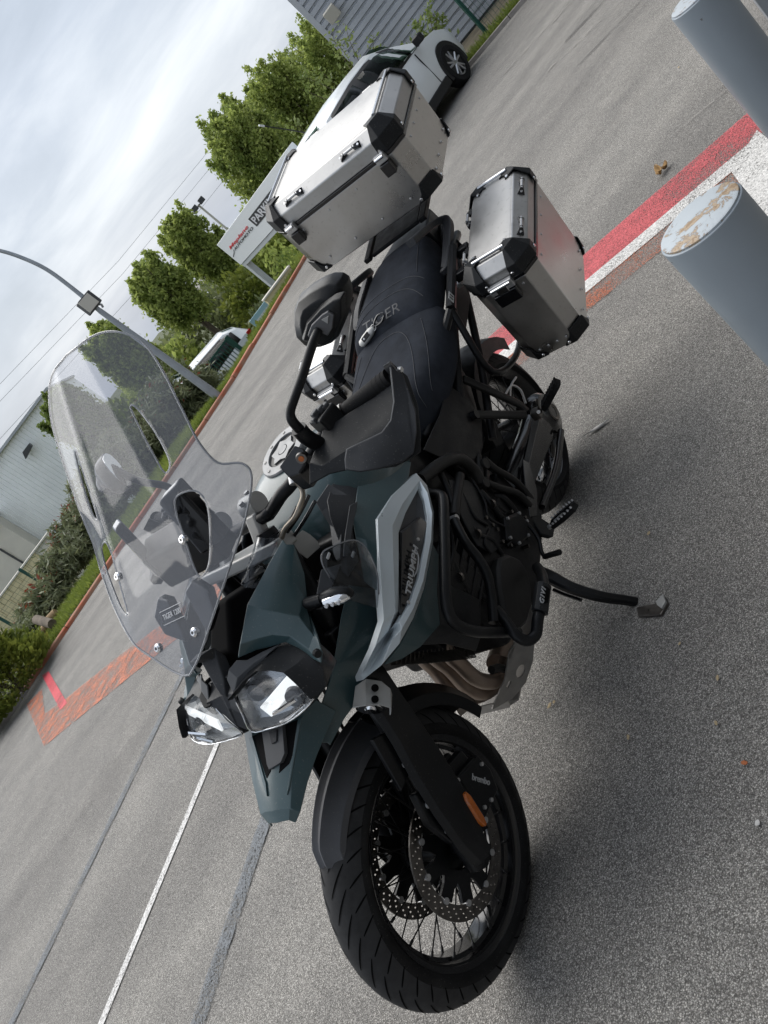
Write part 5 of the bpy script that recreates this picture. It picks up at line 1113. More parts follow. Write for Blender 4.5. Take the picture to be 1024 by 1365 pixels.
for (px, py, yy) in ((253.7, 707.5, .118), (270.8, 822.9, .063)):
    for s in (1, -1):
        y, z = yy*s, (1.264 if yy > .1 else 1.138); p = V((sx_(y, z), y, z)); n_ = V((.75, 0, .66)); k = MB(); k.tube([p - n_*.004, p + n_*.003, p + n_*.0065], [.0095, .0095, .006], 16); k.build('screen_bolt', 'bright_steel', ws, angle=40); MB().tube([p + n_*.006, p + n_*.007], .0035, 6).build('socket', 'gloss_black', ws)
mt_ = lambda y, z: Matrix(((0, -.66, .75, sx_(y, z) + .003), (1, 0, 0, y), (0, .75, .66, z + .002), (0, 0, 0, 1)))
# small white print low on the screen
o_ = mt_(-.012, 1.172); text('lettering', 'TIGER 1200', o_, .060, .0105, 'letter_white', ws, ext=.0003)
y0_, z0_, hx_, hz_ = -.018, 1.166, .072, .020
MB().tube([V((sx_(y0_ + a, z0_ + c) + .0035, y0_ + a, z0_ + c + .001)) for a, c in ((0, 0), (hx_, 0), (hx_, hz_), (0, hz_))], .0007, 4, closed=True).build('print_border', 'letter_white', ws)
text('lettering', 'Givi', frame(V((sx_(-.245, 1.262) + .004, -.245, 1.262)), V((sx_(-.21, 1.262) + .004, -.21, 1.258)), V((sx_(-.245, 1.29), -.245, 1.29))), .030, .012, 'letter_white', ws, ext=.0003, shear=.2)
# dark bracket behind the lower bolts, and the centre spine down to the nose
MB().prism([V((1.425, .085, 1.13)), V((1.40, .095, 1.165)), V((1.38, .06, 1.19)), V((1.39, .03, 1.18)), V((1.44, .035, 1.10))], (-.02, 0, -.01)).build('screen_bracket', 'gloss_black', bk, bevel=.004)
MB().prism([V((1.425, -.085, 1.13)), V((1.40, -.095, 1.165)), V((1.38, -.06, 1.19)), V((1.39, -.03, 1.18)), V((1.44, -.035, 1.10))], (-.02, 0, -.01)).build('screen_bracket', 'gloss_black', bk, bevel=.004)
MB().loft([[b(258, 880, .012), b(252, 884, -.012), V((1.46, -.02, 1.05)), V((1.46, .02, 1.05))], [b(285, 862, .028), b(262, 872, -.02), V((1.45, -.03, 1.04)), V((1.45, .03, 1.04))], [b(298, 905, .022), b(284, 911, 0), V((1.48, -.03, 1.0)), V((1.48, .03, 1.0))], [b(301, 930, .012), b(293, 925, 0), V((1.50, -.02, .97)), V((1.50, .02, .97))]]).build('screen_spine', 'grey_plastic', bk, bevel=.003)
# tinted side deflectors (small, by the tank) and clear nose deflectors
def deflect(T, s):
    rows = [[(430, 737, .235), (445, 728, .24), (472, 720, .245), (490, 733, .252)], [(431, 752, .232), (452, 760, .24), (480, 765, .25), (503, 765, .258)], [(440, 770, .225), (460, 780, .24), (484, 785, .25), (505, 790, .26)], [(452, 790, .22), (468, 800, .235), (486, 806, .25), (503, 810, .258)]]
    o = patch('wind_deflector', [[T(b(*k)) for k in r] for r in rows], 'deflector_tint', bk, .003, angle=60)
    MB().tube(spline([T(b(*k)) for k in ((440, 770, .225), (430, 752, .232), (430, 737, .235), (445, 728, .24), (472, 720, .245), (490, 733, .252), (503, 765, .258), (505, 792, .26))], 4), .0018, 6).build('deflector_edge', 'screen_edge', o, angle=180)
    for px, py in ((438, 741), (471, 739)): c_ = b(px, py, .243); MB().box(T(c_), (.016, .004, .007)).build('clip', 'letter_grey', o, bevel=.002)
    rows = [[(344, 716, .118), (372, 718, .145)], [(334, 745, .108), (355, 757, .136)], [(322, 778, .095), (340, 784, .120)]]
    patch('wind_deflector', [[T(b(*r[0])), T((b(*r[0]) + b(*r[1]))/2 + V((.01, 0, .01))), T(b(*r[1]))] for r in rows], 'deflector_tint', bk, .003, angle=60)
both(deflect)
# ---- indicators
def indic(T, s):
    a = b(410, 806, .185); c_ = b(430, 799, .225); e_ = b(470, 788, .285)
    st_ = MB(); st_.tube([T(a), T(c_)], [.015, .013], 12); o = st_.build('indicator', 'satin_black', bk, angle=40)
    rg = []; d = (e_ - c_); n_ = V((0, 0, 1)); m_ = d.cross(n_).normalized(); 
    for u, w, h in ((0, .012, .012), (.15, .019, .017), (.45, .022, .019), (.75, .018, .016), (.95, .010, .010), (1.0, .003, .004)):
        rg.append([T(c_ + d*u + m_*(w*math.cos(q)) + V((0, 0, h*math.sin(q)))) for q in [2*math.pi*k/14 for k in range(14)]])
    MB().loft(rg).build('indicator_body', 'satin_black', o, angle=60)
    rg = []
    for u, w, h in ((.18, .012, .010), (.45, .017, .013), (.75, .014, .011), (.92, .006, .006)): rg.append([T(c_ + d*u - m_*.008*-1 + V((.008, .0, .002)) + m_*(-w*.2) + V((w*.7*math.cos(q), 0, h*math.sin(q))) + d.normalized()*0) for q in [2*math.pi*k/12 for k in range(12)]])
    MB().loft(rg).build('lens', 'reflector', o, angle=60)
    for u in (.3, .5, .7): p = c_ + d*u + V((.024, 0, .004)); MB().cyl(T(p), T(p + V((.004, 0, .001))), .004, 8).build('bulb', 'letter_white', o)
    st2 = [b(448, 770, .20), b(437, 790, .205), b(428, 812, .20)]
    patch('indicator_stay', [[T(b(455, 752, .21)), T(b(428, 760, .19))], [T(b(440, 790, .205)), T(b(422, 792, .19))], [T(b(430, 812, .20)), T(b(412, 812, .185))]], 'pale_plastic', bk, .006, bevel=.002)
both(indic)
# ---- fog lamps on silver brackets
def fog(T, s):
    br = [(474, 917, .130), (490, 904, .140), (508, 908, .150), (518, 916, .172), (518, 946, .176), (512, 955, .178), (505, 938, .172), (472, 938, .142)]
    rows = [[(474, 915, .128), (470, 944, .130)], [(488, 905, .150), (487, 941, .156)], [(508, 908, .170), (506, 940, .176)], [(520, 918, .182), (521, 944, .186)], [(522, 926, .178), (520, 954, .184)]]
    nr_ = lambda p: p + (V(_co) - p).normalized()*.045
    o = patch('fog_lamp_bracket', [[T(nr_(b(*k))) for k in r] for r in rows], 'cast_grey', bk, .004, bevel=.002, angle=30)
    for px, py in ((500, 917), (500, 932)): c_ = nr_(b(px, py, .172)); n_ = (V(_co) - c_).normalized(); k = MB().tube([T(c_ + n_*.001), T(c_ + n_*.0045)], .0078, 16).build('bracket_hole', 'groove', o, angle=40)
    c_ = b(494, 950, .158); ax = V((.97, .05, -.25)).normalized(); c_ = c_ - ax*.02
    k = MB(); k.tube([T(c_ - ax*.05), T(c_ - ax*.03), T(c_ + ax*.012)], [.018, .030, .031], 24); l = k.build('fog_lamp', 'satin_black', bk, angle=40)
    MB().tube([T(c_ + ax*.010), T(c_ + ax*.0135)], [.027, .026], 24).build('lamp_face', 'reflector', l, angle=40); MB().tube([T(c_ + ax*.013), T(c_ + ax*.017)], [.013, .011], 16).build('bulb_lens', 'reflector', l, angle=40)
    MB().tube([T(b(478, 930, .10)), T(b(486, 935, .14))], .010, 8).build('bolt', 'steel', o, angle=40)
both(fog)
# ================================================================== TANK AND FLANKS
def loft_sym(name, sts, m, par=None, sub=1, **kw):
    """sts: list of (x, [(y,z)...]) half profiles from the centre top outwards and down; mirrored and lofted"""
    rings = []
    for x, pr in sts: rings.append([V((x if not isinstance(x, tuple) else x[0], y, z)) for y, z in pr] + [V((x, -y, z)) for y, z in pr[::-1] if y > 1e-6])
    return MB().loft(rings).build(name, m, par or bk, sub=sub, **kw)
loft_sym('fuel_tank', [(.60, [(0, .955), (.07, .952), (.11, .925), (.13, .87), (.12, .80)]), (.68, [(0, 1.02), (.10, 1.015), (.15, .975), (.175, .90), (.16, .80)]), (.78, [(0, 1.075), (.12, 1.07), (.180, 1.02), (.205, .92), (.18, .80)]),
    (.88, [(0, 1.098), (.12, 1.092), (.185, 1.04), (.215, .93), (.19, .80)]), (.98, [(0, 1.088), (.11, 1.080), (.18, 1.03), (.21, .94), (.19, .80)]), (1.06, [(0, 1.05), (.09, 1.045), (.15, 1.0), (.18, .92), (.17, .82)]), (1.12, [(0, 1.0), (.07, .995), (.11, .96), (.13, .90), (.12, .84)])], 'teal', sub=2)
# filler cap: ring with recessed lock flap
fc = b(375, 597, 0); fn = V((.16, 0, .987)).normalized(); fc = V((fc.x, 0, 1.098)); mtc = Matrix.Translation(fc) @ fn.to_track_quat('Z', 'X').to_matrix().to_4x4()
def lath(prof, seg, mt): v, f = lathe_vf(prof, seg, ax='z'); return [mt @ p for p in v], f
cp = MB(); cp.add(*lath([(.078, -.02), (.078, .004), (.075, .008), (.052, .009), (.050, .006), (.050, -.004)], 56, mtc)); cap = cp.build('fuel_cap', 'cap_grey', bk, angle=35)
MB().add(*lath([(.0005, .004), (.049, .004), (.049, -.006), (.0005, -.006)], 40, mtc)).build('flap', 'satin_black', cap, angle=35)
v_, f_ = plate2d([(.043*math.cos(a)*(1 if i % 2 else .72), .043*math.sin(a)*(1 if i % 2 else .72)) for i, a in enumerate(np.linspace(0, 2*math.pi, 13)[:-1])], [circ(0, 0, .016, 20)], .004, mtc @ Matrix.Translation((0, 0, .006))); MB().add(v_, f_).build('cap_lever', 'cap_grey', cap, bevel=.001)
MB().add(*lath([(.0005, .009), (.014, .009), (.015, .004)], 24, mtc)).build('lock_cover', 'cap_grey', cap, angle=35)
for i in range(8): a = i*math.pi/4 + .2; p = mtc @ V((.064*math.cos(a), .064*math.sin(a), .008)); MB().tube([p, p + fn*.002], .0045, 8).build('screw', 'gloss_black', cap)
def flank(T, s):
    # upper tank panel between handguard and silver blade
    A = [[(478, 640, .178), (517, 618, .185), (548, 616, .192)], [(474, 668, .196), (505, 655, .212), (545, 636, .214)], [(470, 692, .205), (490, 690, .222), (523, 662, .228)], [(474, 716, .205), (488, 720, .224), (504, 694, .236)], [(480, 742, .205), (494, 752, .226), (505, 740, .242)], [(486, 775, .200), (498, 785, .226), (509, 790, .240)]]
    patch('tank_panel', [[T(b(*k)) for k in r] for r in A], 'teal', bk, .004, bevel=.002, angle=20)
    A = [[(443, 645, .150), (470, 632, .165), (481, 632, .172)], [(436, 668, .165), (462, 662, .182), (474, 668, .192)], [(440, 690, .172), (459, 684, .188), (468, 692, .200)], [(452, 722, .178), (460, 722, .19), (472, 716, .202)], [(455, 760, .176), (464, 770, .19), (478, 748, .202)]]
    patch('tank_panel', [[T(b(*k)) for k in r] for r in A], 'grey_plastic', bk, .004, bevel=.002, angle=20)
    # grey intake panels ahead of it
    A = [[(421, 670, .135), (438, 645, .155), (464, 660, .182)], [(428, 682, .140), (445, 676, .160), (459, 690, .188)], [(440, 700, .145), (450, 706, .165), (456, 712, .188)], [(446, 740, .150), (450, 748, .168), (454, 745, .188)]]
    patch('intake_panel', [[T(b(*k)) for k in r] for r in A], 'pale_plastic', bk, .005, bevel=.003, angle=20)
    A = [[(466, 674, .202), (477, 668, .205)], [(460, 712, .203), (470, 704, .208)], [(457, 742, .203), (464, 742, .207)]]
    patch('intake_panel', [[T(b(*k)) for k in r] for r in A], 'pale_plastic', bk, .004, bevel=.002)
    # silver blade with recessed centre
    O = [(555, 631), (569, 647), (578, 682), (577, 722), (565, 784), (551, 823), (532, 858), (509, 886), (484, 906), (482, 900), (500, 862), (512, 826), (509, 787), (505.5, 738), (503.7, 692), (523, 661)]
    ys = [.222, .236, .250, .258, .262, .262, .258, .240, .205, .200, .226, .244, .246, .246, .240, .232]
    I = [(558, 650), (566, 668), (570, 690), (568, 722), (558, 772), (546, 806), (533, 829), (527, 836), (520, 846), (519, 840), (524, 830), (531, 815), (531, 775), (531, 738), (531, 710), (540, 684)]
    P = [b(px, py, y) for (px, py), y in zip(O, ys)]; Q = [b(px, py, y + .006) for (px, py), y in zip(I, ys)]; n_ = len(P)
    rows = [[T(P[i] - V((0, .018, 0))), T(P[i]), T(P[i]*.4 + Q[i]*.6 + V((0, .008, .002))), T(Q[i]), T(Q[i] - V((0, .014, 0)))] for i in range(n_)]; rows.append(rows[0])
    sp_ = patch('side_blade', rows, 'silver_paint', bk, .002, bevel=.002, angle=28)
    # dark recess and badge plate
    MB().loft([[T(q - V((0, .006, 0))) for q in Q], [T(q - V((0, .020, 0))) for q in Q]]).build('blade_recess', 'pale_plastic', sp_, smooth=False)
    B = [(534, 708), (560, 688), (569, 696), (567, 745), (551, 807), (536, 822), (532, 815)]; by = [.247, .252, .255, .262, .262, .258, .254]
    R1 = [b(px, py, y) for (px, py), y in zip(B, by)]; bd = MB().loft([[T(p - V((0, .012, 0))) for p in R1], [T(p + V((0, .0, 0))) for p in R1], [T(p + V((0, .003, 0)) + (sum(R1, V((0, 0, 0)))/7 - p)*.06) for p in R1]]).build('badge_plate', 'gloss_black', sp_, bevel=.001)
    if s > 0:
        o_, xp, up = b(547, 795, .2668), b(557, 733, .2668), b(541, 790, .2668)
        mtb = frame(o_, xp, up); text('lettering', 'TRIUMPH', mtb, (b(558, 731, .2668) - b(547, 795, .2668)).length, .0155, 'letter_grey', sp_, ext=.0008, bold=.015)
        MB().tube(spline([mtb @ V(p) for p in ((.052, -.001, .001), (.075, -.007, .001), (.105, -.005, .001), (.122, .006, .001))], 6), [.0006 + .0012*math.sin(math.pi*i/18) for i in range(19)], 6).build('emblem_stroke', 'letter_grey', sp_)
        for px, py in ((557, 719), (544, 803)): c_ = b(px, py, .2668); MB().tube([c_, c_ + V((0, .003, 0))], .004, 10).build('screw', 'steel', sp_)
    else:
        mtb = frame(mir(b(557, 733, .2668)), mir(b(547, 795, .2668)), mir(b(550, 728, .2668))); text('lettering', 'TRIUMPH', mtb, .14, .0155, 'letter_grey', sp_, ext=.0008, bold=.015)
    # teal shroud below the blade: panel, radiator grille edge
    A = [[(576, 724, .252), (584, 740, .235)], [(566, 784, .256), (582, 790, .240)], [(552, 823, .256), (586, 832, .236)], [(534, 858, .250), (560, 862, .236)], [(512, 886, .232), (535, 878, .22)]]
    patch('radiator_shroud', [[T(b(*k)) for k in r] for r in A], 'teal', bk, .004, bevel=.002)
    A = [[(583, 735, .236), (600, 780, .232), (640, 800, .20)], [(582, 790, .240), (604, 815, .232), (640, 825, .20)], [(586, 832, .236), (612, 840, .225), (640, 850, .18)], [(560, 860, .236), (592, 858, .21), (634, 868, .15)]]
    patch('radiator_shroud', [[T(b(*k)) for k in r] for r in A], 'black_plastic', bk, .004, bevel=.002)  # lower teal panel, its shade put in by a black colour
    q = MB()
    for k in range(9):
        u = k/8; p0 = b(522 + 2*u, 886 - 12*u, .20); p1 = b(634 - 4*u, 876 - 14*u, .12); m_ = (p0 + p1)/2 + V((.012, .018, .006)); q.tube(spline([p0, m_, p1], 5), .0016, 5)
    for k in range(22):
        u = k/21; p0 = b(522 + 112*u, 886 - 10*u, .20 - .08*u); p1 = b(524 + 106*u, 874 - 12*u - 6*math.sin(u*3), .205 - .08*u); q.tube([p0 + V((.01*math.sin(3.1*u), .015*math.sin(3.1*u), 0)), p1 + V((.01*math.sin(3.1*u), .015*math.sin(3.1*u), 0))], .0014, 4)
    q.build('radiator_grille', 'disc_steel', bk)['kind'] = 'stuff'
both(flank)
# radiator and frame core between the flanks (dark mass of the motor)
MB().loft([[V((1.19, y, z)) for y, z in ((-.17, .58), (.17, .58), (.19, .86), (-.19, .86))], [V((1.13, y, z)) for y, z in ((-.17, .58), (.17, .58), (.19, .90), (-.19, .90))]]).build('radiator', 'engine_black', bk, bevel=.01)
MB().loft([[V((1.14, y, z)) for y, z in ((-.17, .62), (.17, .62), (.18, .98), (-.18, .98))], [V((.62, y, z)) for y, z in ((-.14, .60), (.14, .60), (.13, .86), (-.13, .86))]]).build('airbox', 'engine_black', bk, bevel=.02)

# ================================================================== SEATS
def seat(name, sts, par=None):
    rings = []
    for x, w, zc, dz, drop in sts:
        pr = [(0, zc), (w*.55, zc - .004), (w*.88, zc - .016), (w*1.02, zc - .050), (w*1.04, zc - .05 - drop*.5), (w*.98, zc - .05 - drop)]
        rings.append([V((x + dz*(zc - z), y, z)) for y, z in pr] + [V((x + dz*(zc - z), -y, z)) for y, z in pr[:0:-1]])
    return MB().loft(rings).build(name, ['seat_suede'], par or bk, sub=2)
fs = seat('front_seat', [(.635, .075, .915, .2, .08), (.60, .105, .915, .15, .10), (.52, .140, .905, .05, .12), (.40, .172, .905, 0, .115), (.28, .190, .918, 0, .11), (.18, .192, .938, 0, .10), (.115, .184, .958, -.05, .09), (.095, .170, .950, -.1, .08)])
ps = seat('pillion_seat', [(.135, .150, .955, .3, .06), (.112, .168, .985, .3, .08), (.06, .168, 1.008, .1, .10), (-.06, .158, 1.022, 0, .10), (-.18, .145, 1.036, 0, .085), (-.27, .124, 1.040, 0, .07), (-.295, .10, 1.03, 0, .06)])
def seam(par, pts, r=.0016, m='thread'): return MB().tube(spline(pts, 6), r, 5).build('seam', m, par, angle=180)
# stitched seams follow the seat's own surface
from mathutils.bvhtree import BVHTree
def drop_on(o, pts, lift=.0012):
    dg = bpy.context.evaluated_depsgraph_get(); bt = BVHTree.FromObject(o, dg); out = []
    for p in pts:
        h = bt.ray_cast(V((p[0], p[1], 1.6)), V((0, 0, -1)))
        if h[0] is not None: out.append(h[0] + h[1]*lift)
    return out
bpy.context.view_layer.update()
def arc(x0, x1, w, n=40, k=2.4): return [(x1 + (x0 - x1)*(abs(math.sin(a)))**k, w*math.sin(a)) for a in np.linspace(-1.52, 1.52, n)]
seam(fs, drop_on(fs, arc(.52, .165, .150, 48, 3)), .0009)
for s in (1, -1): seam(fs, drop_on(fs, [(.165 + .37*u, s*(.130 + .035*math.sin(u*2.6)), 0) for u in np.linspace(0, 1, 26)]), .0009)
seam(ps, drop_on(ps, arc(.10, .035, .150, 44, 3)), .0009)
seam(ps, drop_on(ps, arc(.02, -.015, .15, 40, 3)), .0009)
for s in (1, -1): seam(ps, drop_on(ps, [(-.02 - .26*u, s*(.125 - .03*u), 0) for u in np.linspace(0, 1, 20)]), .0009)
# TIGER embroidered on the rise of the pillion seat
def emb():
    o_, xp, up = b(489, 443, -.055), b(535, 413, .055), b(483, 432, -.06); mt__ = frame(o_, xp, up)
    t_ = text('lettering', 'TIGER', mt__, (xp - o_).length, .030, 'embroidery', ps, ext=.0004, shear=.35)
    bt = BVHTree.FromObject(ps, bpy.context.evaluated_depsgraph_get()); eye = V(_co)
    for v_ in t_.data.vertices:
        d = (v_.co - eye).normalized(); h = bt.ray_cast(eye, d)
        if h[0] is not None: v_.co = h[0] + h[1]*.0012
emb()
# key fob resting on the front seat (a thing of its own, in world space)
bt_ = BVHTree.FromObject(fs, bpy.context.evaluated_depsgraph_get()); bt2 = BVHTree.FromObject(ps, bpy.context.evaluated_depsgraph_get())
def on_seat(px, py):
    d = V(BM.T @ ray(px, py)).normalized(); h = [t_.ray_cast(V(_co), d) for t_ in (bt_, bt2)]; h = [q for q in h if q[0] is not None]; h.sort(key=lambda q: q[3]); return (h[0][0], h[0][1]) if h else (b(px, py, 0), V((0, 0, 1)))
ka, na = on_seat(483, 460); kb, _ = on_seat(502, 434); kf = thing('key_fob', 'grey remote key fob with a black loop left on the seat', 'key', mtx=BIKE @ frame(ka + na*.009, kb + na*.009, ka + na*.009 + na.cross(kb - ka)))
kl = (kb - ka).length
q = MB(); rg = []
for u, w, h in ((0, .006, .004), (.08, .013, .0075), (.35, .0155, .0085), (.75, .0145, .0085), (.95, .009, .006), (1.0, .004, .003)): rg.append([V((kl*u*.95, w*math.cos(a), h*math.sin(a))) for a in [2*math.pi*k/14 for k in range(14)]])
q.loft(rg).build('body', 'cast_grey', kf, angle=60); MB().box((kl*.45, 0, .0085), (kl*.4, .016, .003)).build('button_pad', 'satin_black', kf, bevel=.001)
MB().box((kl*.36, 0, .0102), (.006, .006, .0012)).build('button', 'letter_white', kf)
MB().tube(spline([V((kl*.95, 0, 0)), V((kl*1.15, .008, .004)), V((kl*1.45, .010, .006)), V((kl*1.6, -.004, .004)), V((kl*1.35, -.012, .004)), V((kl*1.0, -.003, 0))], 6), .0035, 8).build('key_loop', 'gloss_black', kf, angle=60)
MB().tube(spline([V((kl*.92 + .010*math.cos(a), .010*math.sin(a), .002)) for a in np.linspace(0, 5.9, 10)], 3, True), .0012, 6, closed=True).build('key_ring', 'steel', kf, angle=60)

# ================================================================== TAIL: rails, rack, frame tubes
def tail(T, s):
    P = [b(548, 324, .150), b(572, 303, .150), b(590, 293, .175), b(598, 300, .195), b(597, 330, .205), b(595, 355, .200), (b(592, 362, .185))]
    q = MB(); pp = spline(P, 5); rg = []
    for i, p in enumerate(pp):
        t_ = (pp[min(i + 1, len(pp) - 1)] - pp[max(i - 1, 0)]).normalized(); u_ = V((0, 0, 1)); w_ = t_.cross(u_).normalized(); u_ = w_.cross(t_); rg.append([T(p + w_*.016*a + u_*.012*c) for a, c in ((-1, -.7), (-.7, -1), (.7, -1), (1, -.7), (1, .7), (.7, 1), (-.7, 1), (-1, .7))])
    q.loft(rg).build('grab_rail', 'grey_plastic', bk, bevel=.002, angle=40)
    tubeo('subframe_tube', [T(V(p)) for p in ((.40, .150, .70), (.2, .165, .80), (0, .165, .87), (-.25, .145, .94), (-.42, .12, .97))], .016, 'engine_black', bk)
    tubeo('subframe_tube', [T(V(p)) for p in ((.36, .150, .55), (.1, .165, .70), (-.2, .150, .85), (-.40, .12, .93))], .013, 'engine_black', bk)
    patch('tail_panel', [[T(V(p)) for p in r] for r in [((.10, .165, .86), (.10, .170, .78)), ((-.1, .165, .90), (-.1, .168, .80)), ((-.3, .14, .955), (-.3, .14, .86)), ((-.45, .09, .97), (-.45, .09, .90))]], 'black_plastic', bk, .005, bevel=.003)
    # pannier rail: square arm outside the tail with a white label
    rr = MB(); A0, A1 = b(604, 330, .225), b(601, 412, .225); rr.tube([T(A0), T(A1)], .016, 8); rr.tube([T(A0), T(A0 + V((-.16, -.03, -.02)))], .014, 8); rr.tube([T(A1), T(A1 + V((.05, -.06, -.05)))], .014, 8)
    o = rr.build('pannier_rail', 'satin_black', bk, angle=40)
    rr = MB(); rr.tube([T(p) for p in spline([A0 + V((-.04, 0, 0)), A0 + V((-.06, .005, -.30)), A0 + V((.10, .0, -.38)), A1 + V((.06, 0, -.22)), A1], 5)], .011, 8); rr.build('pannier_rail', 'satin_black', bk, angle=50)
    if s > 0: 
        c_ = b(601.5, 396, .243); fr_ = frame(c_, b(601, 404, .243), b(607, 396, .243)); lb = MB(); lb.add([fr_ @ V(p) for p in ((-.016, -.012, .001), (.016, -.012, .001), (.016, .012, .001), (-.016, .012, .001))], [(0, 1, 2, 3)]); l_ = lb.build('label', 'sticker_white', o, solid=.0006, smooth=False)
        for k in (-.007, .005): MB().add([fr_ @ V((x, y, .0022)) for x, y in ((k, -.008), (k + .004, -.008), (k + .004, .008), (k, .008))], [(0, 1, 2, 3)]).build('print_line', 'gloss_black', o, smooth=False)
    for px, py in ((618, 334), (616, 365)): c_ = b(px, py, .25); MB().box(T(c_), (.035, .045, .030)).build('case_mount', 'satin_black', bk, bevel=.004)
    MB().cyl(T(b(480, 490, .0)*0 + V((-.02, .205, .895))), T(V((-.02, .225, .895))), .016, 14).build('mount_knob', 'steel', bk, angle=40)
both(tail)
rk_ = MB(); rk_.box((-.42, 0, 1.075), (.26, .22, .014), Matrix.Rotation(R_(7.8), 3, 'Y')); rk_.box((-.42, .13, 1.077), (.28, .03, .018), Matrix.Rotation(R_(7.8), 3, 'Y')); rk_.box((-.42, -.13, 1.077), (.28, .03, .018), Matrix.Rotation(R_(7.8), 3, 'Y')); rk_.build('luggage_rack', 'engine_black', bk, bevel=.004)
MB().loft([[V((-.30, y, z)) for y, z in ((-.12, .92), (.12, .92), (.11, 1.02), (-.11, 1.02))], [V((-.52, y, z)) for y, z in ((-.08, .95), (.08, .95), (.07, 1.02), (-.07, 1.02))]]).build('tail_unit', 'black_plastic', bk, bevel=.008)

# ================================================================== ENGINE, FRAME, EXHAUST
MB().loft([[V((1.02, y, z)) for y, z in ((-.17, .36), (.17, .36), (.18, .62), (-.18, .62))], [V((.80, y, z)) for y, z in ((-.185, .28), (.185, .28), (.185, .60), (-.185, .60))], [V((.56, y, z)) for y, z in ((-.17, .27), (.17, .27), (.16, .55), (-.16, .55))], [V((.44, y, z)) for y, z in ((-.12, .32), (.12, .32), (.12, .52), (-.12, .52))]]).build('engine', 'engine_black', bk, bevel=.015)
MB().loft([[V((1.10, y, z)) for y, z in ((-.20, .56), (.20, .56), (.20, .74), (-.20, .74))], [V((.92, y, z)) for y, z in ((-.20, .52), (.20, .52), (.20, .70), (-.20, .70))]]).build('cylinder_head', 'engine_black', bk, bevel=.012)
def motor(T, s):
    # oval generator cover, bolts round it
    out = [b(px, py, .200) for px, py in ((664, 744), (676, 739), (690, 745), (701, 762), (706, 785), (706, 812), (700, 832), (688, 842), (676, 838), (669, 815), (663, 782), (661, 758))]
    cen = sum(out, V((0, 0, 0)))/len(out); ov = MB().loft([[T(p - V((0, .05, 0))) for p in out], [T(p) for p in out], [T(cen + (p - cen)*.90 + V((0, .010, 0))) for p in out], [T(cen + (p - cen)*.5 + V((0, .016, 0))) for p in out]]); oc = ov.build('generator_cover', 'cover_grey', bk, angle=50, bevel=.003)
    for px, py in ((657, 700), (663, 706), (670, 722), (681, 727), (672, 742), (682, 682), (679, 693), (686, 706), (704, 728), (640, 712), (648, 690), (700, 690)):
        c_ = b(px, py, .190); MB().tube([T(c_ - V((0, .018, 0))), T(c_ + V((0, .004, 0)))], .0055, 10).build('bolt', 'disc_steel', bk, angle=40)
    for pts, r in (([(640, 655, .17), (655, 672, .185), (668, 690, .18), (690, 715, .175)], .010), ([(620, 690, .18), (636, 712, .195), (655, 720, .19), (668, 738, .185)], .008), ([(655, 660, .15), (672, 665, .17), (690, 690, .17), (700, 720, .165)], .012), ([(600, 740, .19), (612, 770, .20), (625, 800, .19)], .009), ([(628, 760, .19), (640, 790, .195), (652, 800, .19)], .007)):
        tubeo('hose', [T(b(*k)) for k in pts], r, 'satin_black', bk, 8)
    for pts, r in (([(612, 650, .172), (622, 668, .186), (634, 690, .196), (650, 700, .196)], .0045), ([(630, 640, .165), (646, 668, .182), (652, 690, .192), (672, 702, .19)], .0038), ([(690, 700, .185), (684, 716, .19), (676, 728, .19)], .004), ([(652, 706, .195), (646, 724, .2), (655, 738, .2)], .0038), ([(600, 700, .2), (604, 730, .205), (600, 760, .21)], .0042)): tubeo('wiring_loom', [T(b(*k)) for k in pts], r, 'satin_black', bk, 8)
    for px, py, y in ((655, 672, .187), (690, 715, .177), (636, 712, .197), (612, 770, .202)): c_ = b(px, py, y); MB().tube([T(c_ - V((.004, 0, .003))), T(c_ + V((.004, 0, .003)))], .0135, 14).build('hose_clamp', 'disc_steel', bk, angle=40)
    cv = [b(px, py, .192) for px, py in ((672, 690), (690, 682), (702, 694), (704, 716), (690, 728), (676, 720))]; cc_ = sum(cv, V((0, 0, 0)))/6; MB().loft([[T(p - V((0, .04, 0))) for p in cv], [T(p) for p in cv], [T(cc_ + (p - cc_)*.8 + V((0, .008, 0))) for p in cv]]).build('sprocket_cover', 'engine_black', bk, bevel=.003)
    for p in cv: q_ = cc_ + (p - cc_)*.86 + V((0, .004, 0)); MB().tube([T(q_), T(q_ + V((0, .006, 0)))], .005, 10).build('bolt', 'steel', bk, angle=40)
    # cast side cover over the frame and starter housing
    patch('side_cover', [[T(b(*k)) for k in r] for r in [[(598, 640, .175), (622, 640, .165), (640, 652, .15)], [(604, 668, .19), (630, 676, .185), (655, 682, .17)], [(620, 700, .195), (645, 712, .195), (664, 706, .18)], [(636, 728, .195), (655, 738, .195), (668, 730, .18)]]], 'black_plastic', bk, .006, bevel=.004)
    patch('side_cover', [[T(b(*k)) for k in r] for r in [[(585, 735, .20), (606, 735, .195)], [(590, 770, .205), (625, 770, .20)], [(600, 800, .20), (640, 800, .195)]]], 'engine_black', bk, .006, bevel=.004)
    # trellis frame
    tubeo('frame_tube', [T(b(*k)) for k in ((560, 640, .165), (590, 617, .172), (612, 612, .172), (630, 625, .168), (640, 642, .165))], .018, 'cover_grey', bk)
    tubeo('frame_tube', [T(b(*k)) for k in ((613, 634, .175), (608, 665, .188), (606, 688, .195))], .014, 'cover_grey', bk)
    tubeo('frame_tube', [T(b(*k)) for k in ((588, 632, .165), (600, 660, .18), (606, 686, .19))], .009, 'engine_black', bk)
    tubeo('frame_tube', [T(b(*k)) for k in ((626, 560, .13), (632, 590, .15), (638, 615, .16), (640, 640, .165))], .012, 'cover_grey', bk)
